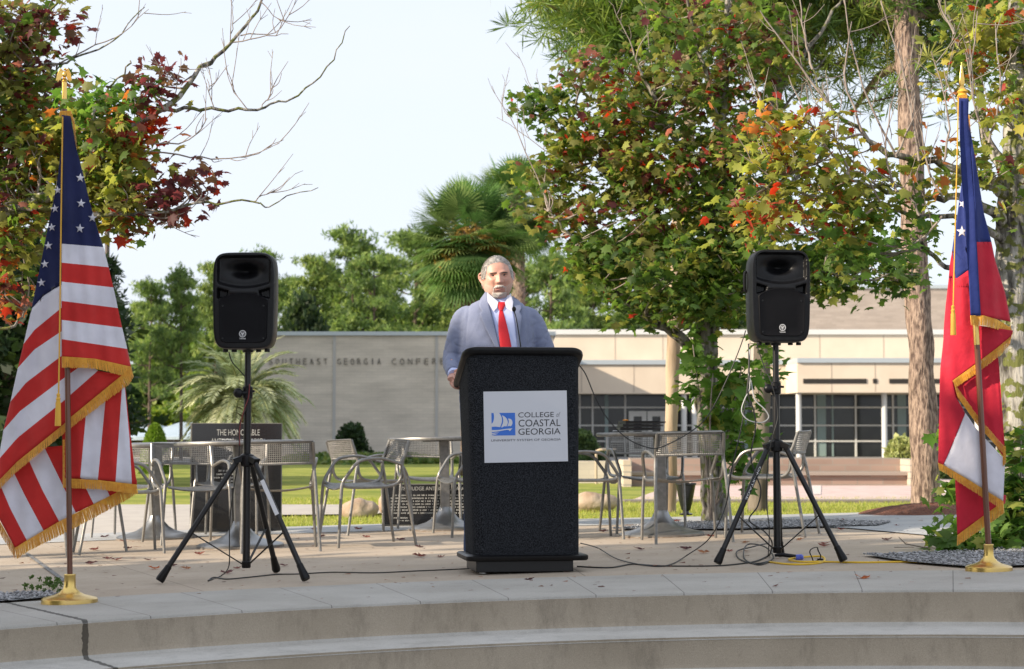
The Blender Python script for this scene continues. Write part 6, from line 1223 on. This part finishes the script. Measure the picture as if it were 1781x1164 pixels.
b = MB(); b.tube([P(1667, 172, dR - .07), P(1664, 300, dR - .07), P(1660, 450, dR - .075), P(1658, 532, dR - .08)], .0032, 8); b.build('cord', m_cord, rR, org=cR); tassel(rR, 1657.5, 531, 583, dR - .08, cR)
# ================================================================ THE SPEAKER (person)
PX = Vector((-.083, 10.42, 0)); PX.z = gz(PX.x) + .0
m_skin = mat('skin', (.50, .245, .18), .5, c2=(.62, .35, .27), scale=22, thr=(.3, .7), bump=.0004, bscale=300)
m_skin.node_tree.nodes['Principled BSDF'].inputs['Subsurface Weight'].default_value = .12; m_skin.node_tree.nodes['Principled BSDF'].inputs['Subsurface Radius'].default_value = (.02, .008, .004)
m_hair = mat('grey_hair', (.32, .295, .275), .75, c2=(.50, .48, .46), scale=42, stretch=(1.6, .2, .5), bump=.0012, thr=(.3, .7)); m_beard = mat('white_beard', (.46, .38, .33), .85, c2=(.70, .65, .60), scale=200, bump=.0006)
m_brow = mat('brow_hair', (.07, .05, .04), .8, c2=(.17, .13, .11), scale=300); m_lip = mat('lips', (.46, .19, .16), .45); m_mouth = mat('mouth', (.04, .012, .012), .6)
m_suit = mat('blue_grey_suit', (.155, .18, .28), .8, c2=(.22, .25, .37), scale=700, bump=.0004, sheen=.1, thr=(.4, .6)); m_shirt = mat('pale_blue_shirt', (.50, .57, .86), .7, c2=(.57, .63, .9), scale=20, bump=.0006); m_tie = mat('red_tie', (.56, .006, .014), .65, c2=(.68, .012, .026), scale=250, bump=.0003)
def g2(x, z, cx, cz, sx, sz): return math.exp(-((x - cx) / sx) ** 2 - ((z - cz) / sz) ** 2)
def head_pt(phi, t, off=0.0):
    """phi 0 = right ear(+x), 90deg = face front ; t in -1..1 ; local x right, y front, z up"""
    p = 2.25 if t > 0 else 2.9; hr = max(0, 1 - abs(t) ** p) ** .5; cx, sn = math.cos(phi), math.sin(phi)
    e = .88; x = .0855 * math.copysign(abs(cx) ** e, cx) * hr; yf = .099 * math.copysign(abs(sn) ** (.95), sn) * hr; z = .1215 * t
    if t < 0:
        k = -t; x *= 1 - .14 * k ** 2.0; yf = yf * (1 - .40 * k) if yf < 0 else yf * (1 - .05 * k) + .004 * k
    if yf > 0:
        ax = abs(x); q = 0
        q += .0065 * g2(ax, z, .028, .031, .022, .008) - .0185 * g2(ax, z, .0305, .0125, .0165, .0098) - .0025 * g2(ax - (.018 + (-.030 - z) * .5 if z < -.02 else .018), z, 0, -.044, .0035, .016) - .0015 * g2(ax, z, .034, -.001, .012, .003) - .003 * g2(ax, z, .06, .02, .015, .03)
        h = 0
        if -.036 < z < .03: s = (.03 - z) / .054; h = .005 + .0205 * max(0, min(1, s)) ** 1.2; h *= max(0, min(1, (z + .036) / .010))
        q += h * math.exp(-(x / (.0085 + .004 * max(0, min(1, (.01 - z) / .04)))) ** 2) + .0085 * g2(ax, z, .014, -.024, .0065, .0075)
        q += .0045 * g2(ax, z, .043, -.014, .018, .016) - .003 * g2(ax, z, .028, -.040, .006, .014)
        q += .0055 * g2(x, z, 0, -.0475, .026, .008) - .0095 * g2(x, z, 0, -.0570, .021, .0040) + .0065 * g2(x, z, 0, -.0655, .019, .006) - .004 * g2(x, z, 0, -.079, .02, .006) + .0095 * g2(x, z, 0, -.100, .024, .014)
        yf += q * min(1, yf / .03)
    v = Vector((x, yf, z))
    if off: v += Vector((cx * hr, sn * hr, t * .9)).normalized() * off
    return v
HC = Vector((.0, -.045, 1.603)); HR = Matrix.Rotation(R(7), 3, 'Z') @ Matrix.Rotation(R(-3.5), 3, 'Y') @ Matrix.Rotation(R(3), 3, 'X')
def H3(v): return HC + HR @ Vector((v.x, -v.y, v.z))
body = MB(); NP, NT = 110, 90
ring = lambda t, off=0: [H3(head_pt(2 * PI * k / NP, t, off)) for k in range(NP)]
ts = [math.sin(PI * (-.5 + (j + .5) / NT)) for j in range(NT)]
body.loft([ring(t)[::-1] for t in ts])
for s in (-1, 1):                                              # ears
    e = lambda x, y, z: H3(Vector((s * x, y, z)))
    body.tube(spline([e(.078, -.000, -.028), e(.089, -.010, -.016), e(.099, -.018, .004), e(.099, -.018, .022), e(.089, -.006, .032), e(.080, .006, .020)], 4), [.006, .0065, .0055, .0055, .005, .004], 8)
    body.tube([e(.076, -.002, -.015), e(.088, -.008, .018)], [.010, .008], 8); body.sph(e(.083, .002, -.026), (.006, .007, .009), 10)
# neck, torso core, arms, legs
N_ = Vector
body.tube([N_((0, .0, 1.40)), N_((0, -.012, 1.47)), N_((0, -.02, 1.53)), N_((0, -.02, 1.58))], [.078, .070, .066, .062], 20)
body.tube([N_((0, .01, .88)), N_((0, -.005, 1.05)), N_((0, 0, 1.22)), N_((0, .01, 1.36)), N_((0, .01, 1.42))], [.15, .16, .155, .15, .10], 20, flat=.85)
SHR, ELR, WRR = N_((-.178, .01, 1.385)), N_((-.250, .0, 1.150)), N_((-.235, -.195, 1.060)); SHL, ELL, WRL = N_((.176, .01, 1.382)), N_((.285, .0, 1.145)), N_((.235, -.20, 1.135))
for a_, c_, e_ in ((SHR, ELR, WRR), (SHL, ELL, WRL)):
    body.tube([N_((a_.x * .3, .01, 1.37)), a_, c_], [.07, .056, .043], 14); body.sph(c_, .043, 14); body.tube([c_, (c_ + e_) / 2, e_], [.043, .038, .027], 14)
for s in (-1, 1):
    body.tube([N_((s * .07, .01, .92)), N_((s * .095, .0, .72)), N_((s * .10, -.01, .49)), N_((s * .105, .012, .30)), N_((s * .11, .02, .09))], [.10, .085, .055, .052, .036], 14); body.tube([N_((s * .11, .03, .05)), N_((s * .12, -.12, .035))], [.04, .035], 12)
def hand(W, fw_, side, up, curl, ts_):
    """W wrist, fw_ direction of fingers, side towards the little finger, up = back of hand"""
    fw_ = fw_.normalized(); side = side.normalized(); up = up.normalized()
    body.tube([W, W + fw_ * .03, W + fw_ * .055, W + fw_ * .088], [.026, .030, .036, .034], 14, flat=.5)
    for k, L_ in enumerate((.070, .080, .074, .058)):
        p = W + fw_ * .082 + side * (-.0285 + .019 * k); d = (fw_ + side * (-.10 + .07 * k)).normalized(); pts = [p - d * .02, p]; a = 0
        for j, f in enumerate((.45, .32, .25)):
            a += curl * (1 if j else .75) * (1 + .1 * k); dd = d * math.cos(a) - up * math.sin(a); pts.append(pts[-1] + dd * L_ * f * 1.05)
        body.tube(spline(pts, 3), [.0095, .0095, .0088, .0082, .0066], 10)
    p = W + fw_ * .022 - side * .022; d = (fw_ * .7 - side * .8 - up * .25).normalized(); body.tube(spline([p, p + d * .032, p + (d * .5 + fw_ * .6 - up * .25).normalized() * .028 + d * .032, p + d * .036 + (fw_ - up * .4).normalized() * .055], 3), [.014, .0115, .0105, .0078], 10)
LS = Matrix.Rotation(R(9), 3, 'Z')
hand(WRR, N_((.0, -.72, -.26)), N_((-.45, .15, -.85)), N_((-.88, -.10, .40)), .62, 1)
hand(WRL, N_((-.25, -.9, -.12)), N_((.95, -.2, 0)), N_((0, -.1, 1)), .22, -1)
me = remeshed(body, .0032, 1, .3); pr = mesh_obj('person', me, m_skin); pr.location = PX; tag(pr, 'grey haired bearded man in a blue grey suit and red tie speaking behind the lectern', 'person')
# hair / beard shells share the head function
def shell(name, m, mask, off, amp=.0015, lay=0):
    b = MB(); nP, nT = 150, 150; idx = {}; V = []; F = []
    tt = [math.sin(PI * (-.5 + j / nT)) * .9995 for j in range(nT + 1)]; val = [[None] * nP for _ in tt]
    for j, t in enumerate(tt):
        for i in range(nP):
            ph = 2 * PI * i / nP; v = head_pt(ph, t); val[j][i] = (mask(v, ph, t), ph, t, v)
    for j in range(nT):
        for i in range(nP):
            c4 = [(j, i), (j, (i + 1) % nP), (j + 1, (i + 1) % nP), (j + 1, i)]
            if min(val[a][c][0] for a, c in c4) <= 0 and max(val[a][c][0] for a, c in c4) <= 0: continue
            f = []
            for k in c4:
                if k not in idx:
                    mk, ph, t, v = val[k[0]][k[1]]; o = off * max(-.4, min(1, mk)) + amp * noise.noise(Vector((v.x * 160, v.y * 60, v.z * 110))) * (1 if mk > .3 else 0); idx[k] = len(V); V.append(H3(head_pt(ph, t, o)))
                f.append(idx[k])
            F.append(tuple(f[::-1]))
    b.add(V, F); return b.build(name, m, pr, ang=3)
def hairmask(v, ph, t):
    s = math.sin(ph); ns = noise.noise(v * 55) * .004
    if s > .15: hl = .084 - .010 * (v.x / .04) ** 2 + .35 * v.x * 0 + ns; hl = min(hl, .086); hl = hl if abs(v.x) < .058 else hl - (abs(v.x) - .058) * 3.6; hl = max(hl, -.005)
    elif s > -.12: hl = -.004
    else: hl = -.045
    return (v.z - hl) / .006 if abs(v.z - hl) < .05 else (1 if v.z > hl else -1)
shell('hair', m_hair, lambda v, ph, t: hairmask(v, ph, t) - .35, .0036, .0007)
def beardmask(v, ph, t):
    if v.y < .015: return -1
    ax = abs(v.x); n_ = noise.noise(v * 90) * .004
    mus = min((.0335 - ax) / .004, (v.z - (-.0500 - .006 * max(0, (ax - .012) / .018))) / .003, (-.0405 - .010 * (ax / .03) ** 2 - v.z) / .003)
    side = min((.036 - ax + n_) / .004, (ax - .031) / .003, (-.055 - v.z) / .003, (v.z + .095) / .003)
    chin = min((.039 - ax + n_) / .005, (-.0815 - v.z + .1 * 0) / .004, (v.z + .1185) / .003)
    return max(mus, side if noise.noise(v * 400) > .1 else -1, chin)
shell('beard', m_beard, beardmask, .0030, .0012)
m_stub = mat('stubble', (.50, .29, .22), .8, c2=(.60, .42, .35), scale=300)
for sg_ in (-1, 1): shell('jaw_stubble', m_stub, lambda v, ph, t: min(v.x * sg_ * 900, (v.y - .0) / .01, (-.045 - .35 * max(0, .074 - abs(v.x)) * 0 - v.z + .55 * (abs(v.x) - .045)) / .01, (.0755 - abs(v.x)) / .002 + 1, (abs(v.x) - .030) / .006, (v.z + .11) / .006), .0008, .0004)
for sg_ in (-1, 1): shell('eyebrow', m_brow, lambda v, ph, t: -1 if v.y < .03 else min(v.x * sg_ * 900, (.019 - abs(abs(v.x) - .031)) / .003, (.0026 - abs(v.z - (.0275 - .10 * abs(abs(v.x) - .027)))) / .002), .0018, .001)
shell('lower_lip', m_lip, lambda v, ph, t: -1 if v.y < .03 else min((.023 - abs(v.x)) / .003, (.0036 * (1 - (v.x / .025) ** 2) - abs(v.z + .0655)) / .002), .0012, 0)
shell('mouth', m_mouth, lambda v, ph, t: -1 if v.y < .03 else min((.022 - abs(v.x)) / .003, (.0030 * (1 - (v.x / .0235) ** 2) - abs(v.z + .0578)) / .001), .0013, 0)
m_strand = bpy.data.materials.new('hair_strands'); m_strand.use_nodes = True; _t = m_strand.node_tree; _a = _t.nodes.new('ShaderNodeAttribute'); _a.attribute_name = 'tint'; _t.links.new(_a.outputs['Color'], _t.nodes['Principled BSDF'].inputs['Base Color']); _t.nodes['Principled BSDF'].inputs['Roughness'].default_value = .6
def strands(name, mask, n, ln, wd, cols, comb, seed):
    rg = random.Random(seed); V = []; K_ = []
    while len(V) < n * 4:
        ph = rg.uniform(0, 2 * PI); t = rg.uniform(-.98, .995); v = head_pt(ph, t)
        mk_ = mask(v, ph, t)
        if mk_ < -.25 or rg.random() > (mk_ + .35) * .9: continue
        nv = Vector((v.x / .0855 ** 2, v.y / .099 ** 2, v.z / .1215 ** 2)).normalized(); c_ = comb(v, rg); c_ = (c_ - nv * c_.dot(nv)).normalized(); L_ = ln * rg.uniform(.6, 1.3)
        sd_ = c_.cross(nv) * wd; r0 = v + nv * .003; m_ = r0 + (c_ * .8 + nv * .45) * L_ * .5; e = r0 + (c_ + nv * .25) * L_
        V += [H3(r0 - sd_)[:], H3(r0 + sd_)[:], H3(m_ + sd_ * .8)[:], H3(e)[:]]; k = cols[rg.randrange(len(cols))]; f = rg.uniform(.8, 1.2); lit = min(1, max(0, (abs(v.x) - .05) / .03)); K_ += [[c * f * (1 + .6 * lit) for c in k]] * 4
    return np_obj(name, V, np.arange(n * 4).reshape(-1, 4), m_strand, parent=pr, col=np.array(K_))
strands('hair', hairmask, 7500, .0105, .0006, [(.32, .30, .285), (.44, .42, .40), (.54, .52, .50), (.22, .20, .185)], lambda v, r: Vector((r.gauss(.25, .3) + (1.2 if v.x > 0 else -1.2) * min(1, abs(v.x) / .05), r.gauss(-.35, .3), r.gauss(.1, .2) if v.z > .07 else -1.1)), 5)
strands('beard', beardmask, 2600, .0055, .0005, [(.72, .68, .64), (.58, .53, .48), (.82, .79, .76)], lambda v, r: Vector((r.gauss(0, .3) + v.x * 20, .2, -1)), 6)
for s in (-1, 1):
    q = min((head_pt(PI / 2 - s * k / 200, math.sin(j / 100)) for k in range(20, 120) for j in range(5, 22)), key=lambda v: (v.x - s * .0305) ** 2 + (v.z - .0145) ** 2)
    c = Vector((q.x, q.y - .0065, q.z)); b = MB(); b.sph(H3(c), .0105, 16); ey = b.build('eye', mat('eye_white', (.5, .47, .45), .25), pr)
    b = MB(); b.sph(H3(c + Vector((-.0005, .0048, -.0008))), .0080, 14); b.build('iris', mat('iris', (.05, .035, .03), .15), ey)
    b = MB()
    for (dz, w_, r_) in ((.0052, .0135, .0026), (-.0048, .012, .0020)): b.tube(spline([H3(c + Vector((x, .0092 - 9 * x * x * 4, dz - 18 * x * x * (1 if dz > 0 else -.8)))) for x in (-w_, -w_ / 2, 0, w_ / 2, w_)], 3), [r_ * .6, r_, r_, r_, r_ * .6], 8)
    b.build('eyelid', m_skin, pr)
    b = MB(); b.tube(spline([H3(c + Vector((x, .0112 - 9 * x * x * 4, .0040 - 16 * x * x))) for x in (-.0125, -.006, 0, .006, .0125)], 3), [.0008, .0018, .0020, .0018, .0008], 6); b.build('eyelash', m_brow, pr)
# ---- clothes
TW = [(.70, .195, .140, .00), (.80, .205, .145, .0), (.92, .212, .152, -.004), (1.02, .215, .160, -.008), (1.12, .214, .164, -.010), (1.22, .212, .158, -.008), (1.30, .214, .150, -.004), (1.36, .214, .140, .0), (1.405, .206, .124, .006), (1.435, .188, .108, .010), (1.462, .146, .094, .012), (1.485, .098, .086, .008), (1.505, .080, .080, .002)]
def tw(z):
    if z <= TW[0][0]: return TW[0][1:]
    for i in range(len(TW) - 1):
        if TW[i][0] <= z <= TW[i + 1][0]: f = (z - TW[i][0]) / (TW[i + 1][0] - TW[i][0]); return tuple(TW[i][k] + f * (TW[i + 1][k] - TW[i][k]) for k in (1, 2, 3))
    return TW[-1][1:]
def chest(x, z, off=0):
    w_, d_, cy = tw(z); return Vector((x, cy - d_ * max(0.02, 1 - abs(x / w_) ** 2.5) ** (1 / 2.5) - off, z))
def tring(z, g=0):
    w_, d_, cy = tw(z); out = []
    for k in range(56): a = 2 * PI * k / 56; c, s = math.cos(a), math.sin(a); out.append(Vector(((w_ + g) * math.copysign(abs(c) ** .8, c), cy + (d_ + g) * math.copysign(abs(s) ** .8, s), z)))
    return out
jk = MB(); jk.loft([tring(z) for z in np.linspace(.72, 1.485, 34)])
for sgn, (a_, c_, e_) in ((-1, (SHR, ELR, WRR)), (1, (SHL, ELL, WRL))):
    q = e_ + (c_ - e_).normalized() * .012; jk.sph(a_ + N_((0, 0, -.012)), (.067, .070, .066), 20)
    jk.tube(spline([N_((a_.x * .62, .01, 1.385)), a_ + N_((sgn * .004, 0, -.012)), a_.lerp(c_, .5) + N_((sgn * .006, 0, 0)), c_, c_.lerp(e_, .5) + N_((0, 0, -.006)), q], 6), [.068, .072, .066, .060, .055, .047, .042], 22)
me = remeshed(jk, .006, 5, .6)
nrm_ = [(v.co.copy(), v.normal.copy()) for v in me.vertices]; outc = []
for p, n in nrm_:                                               # creases
    side = min(1, max(0, (abs(p.x) - .16) / .05)); arm = side
    d = -.020 * arm * max(0, .16 - abs(noise.noise(Vector((p.x * 16 + p.z * 9 * (1 if p.x < 0 else -1), p.y * 9, p.z * 19))))) * (1.5 if p.z < 1.26 else 1)
    d -= .012 * (1 - arm) * max(0, .10 - abs(noise.noise(Vector((p.x * 10 + 4, p.y * 4, p.z * 7 + abs(p.x) * 12)))))
    d += .004 * noise.noise(Vector((p.x * 9, p.y * 9, p.z * 5))) + .0022 * noise.noise(p * 26)
    gl = (abs(p.x) - .172 + .10 * (p.z - 1.30)) / .0075; d -= .0045 * math.exp(-gl * gl) * (1 if p.z > 1.18 else 0); outc += (p + n * d)[:]
me.vertices.foreach_set('co', outc); me.update()
jo = mesh_obj('jacket', me, m_suit, pr)
def quadpatch(name, m, L_, R__, off, n=16, k=8, thick=.003, bulge=0, parent=None):
    a = resamp(L_, n); b_ = resamp(R__, n); b = MB()
    def f(u, v): q = a[int(round(u * n))].lerp(b_[int(round(u * n))], v); p = chest(q.x, q.y, off + bulge * math.sin(PI * v)); return p
    b.grid(f, n, k); o = b.build(name, m, parent or jo, ang=1.0); s = o.modifiers.new('t', 'SOLIDIFY'); s.thickness = thick; s.offset = 0; return o
def loc(px, py): p = P(px, py, 10.28); return (p.x - PX.x, p.z - PX.z)
l_ = lambda *q: [loc(*p) for p in q]
quadpatch('shirt', m_shirt, l_((848, 517), (852, 535), (860, 565), (869, 607), (874, 640)), l_((889, 517), (892, 535), (897, 565), (901, 607), (902, 640)), .010, 24, 12, parent=pr)
quadpatch('lapel', m_suit, l_((845, 506), (835, 520), (833, 533), (839, 541), (834, 547), (846, 575), (866, 612)), l_((849, 512), (850, 530), (855, 548), (859, 562), (862, 575), (866, 592), (870, 612)), .0185, 30, 6, .009, parent=jo)
quadpatch('lapel', m_suit, l_((893, 513), (904, 523), (908, 535), (903, 543), (908, 549), (905, 575), (903, 612)), l_((890, 514), (893, 530), (895, 548), (897, 562), (898.5, 575), (900, 592), (901, 612)), .0185, 30, 6, .009, parent=jo)
# tie: knot and blade
b = MB(); kn = loc(872, 529); c0 = chest(kn[0], kn[1], .024)
def tiering(px0, px1, py, off, th=.008):
    a, c = loc(px0, py), loc(px1, py); out = []
    for k in range(16): q = 2 * PI * k / 16; x = (a[0] + c[0]) / 2 + (c[0] - a[0]) / 2 * math.cos(q); p = chest(x, a[1], off); out.append(Vector((p.x, p.y - th * math.sin(q) * (1 if math.sin(q) > 0 else .4), p.z)))
    return out
b.loft([tiering(*q) for q in ((864.8, 879.6, 524.5, .012, .010), (864.6, 880, 526.5, .014, .013), (866.3, 876.8, 535, .014, .013), (868.2, 875, 540, .011, .010))])
b.loft([tiering(*q) for q in ((868.6, 874.6, 539.5, .012, .005), (867.3, 877.5, 550, .014, .007), (866.8, 881.5, 565, .016, .007), (867.4, 885.5, 582, .017, .006), (869, 889, 600, .018, .006), (870.5, 891.5, 618, .018, .006), (874, 893, 650, .018, .006), (883, 884.5, 672, .018, .004))]); b.build('tie', m_tie, pr, ang=1.0)
# collar: band round the neck plus two points
b = MB(); ns = 40
def cband(u, v): a = 2 * PI * u; z = 1.478 + .030 * v + (.012 * (1 - math.sin(-a)) * .5) - .004; r = .0765 - .004 * v; return Vector((r * math.cos(a), -.008 + (r + .004) * math.sin(a), z))
b.grid(cband, ns, 4)
for sgn, pts in ((-1, ((846.5, 507), (866.5, 524.5), (864.5, 535), (858, 542.5), (848, 524))), (1, ((888, 509), (878, 525), (880, 535), (891, 542.5), (893, 524)))):
    lp_ = [loc(*q) for q in pts]; c_ = (sum(q[0] for q in lp_) / 5, sum(q[1] for q in lp_) / 5)
    def cp(q, o): p = chest(q[0], min(q[1], 1.46), .0); y = p.y - .018 - max(0, q[1] - 1.44) * .0; yy = min(y, -.088) if q[1] > 1.44 else y; return Vector((q[0], yy - o, q[1]))
    V = [cp(q, .006) for q in lp_] + [cp(q, .001) for q in lp_] + [cp(c_, .009)]
    b.add(V, [(10, i, (i + 1) % 5) for i in range(5)] + [(i, i + 5, (i + 1) % 5 + 5, (i + 1) % 5) for i in range(5)] + [(9, 8, 7, 6, 5)])
o = b.build('shirt_collar', mat('white_collar', (.70, .70, .82), .7, bump=.0003, scale=200), pr, ang=.8)
# cuffs, pocket, seams, trousers, shoes, belt
for a_, e_ in ((ELR, WRR), (ELL, WRL)):
    d = (a_ - e_).normalized(); b = MB(); b.tube([e_ - d * .012, e_ + d * .03], [.034, .036], 18); b.build('shirt_cuff', m_shirt, pr)
b = MB()
for sg_ in (-1, 1):
    for t in range(1): b.tube([chest(sg_ * .11 + .03 * k / 6 * 1, .98 + .004 * k / 6, .004) for k in range(7)], .004, 6)
b.tube([chest(.055 + .075 * k / 6, 1.255 + .008 * k / 6, .003) for k in range(7)], .0035, 6, flat=1.5); b.build('pocket_welt', m_suit, jo)
m_trou = mat('dark_trousers', (.03, .05, .12), .85, c2=(.04, .065, .15), scale=300)
tr = MB(); tr.loft([tring(z, -.02) for z in (.80, .86, .92)])
for s in (-1, 1): tr.tube(spline([N_((s * .085, .0, .90)), N_((s * .10, .0, .70)), N_((s * .105, -.005, .48)), N_((s * .112, .015, .25)), N_((s * .115, .015, .075))], 4), [.112, .10, .082, .074, .072], 20)
me = remeshed(tr, .009, 4, .6)
nrm_ = [(v.co.copy(), v.normal.copy()) for v in me.vertices]; me.vertices.foreach_set('co', [c for p, n in nrm_ for c in p + n * .004 * noise.noise(Vector((p.x * 14, p.y * 14, p.z * 9)))]); me.update()
mesh_obj('trousers', me, m_trou, pr)
for s in (-1, 1):
    b = MB(); b.loft([rrect(.044 * a, .14 * c, .04 * a, z, cx=s * .118, cy=-.045) for a, c, z in ((1, 1, 0), (1.03, 1.02, .012), (1, 1, .02), (.98, .97, .045), (.85, .70, .075), (.75, .45, .095))]); b.build('shoe', mat('black_shoe', (.012, .011, .010), .3), pr)
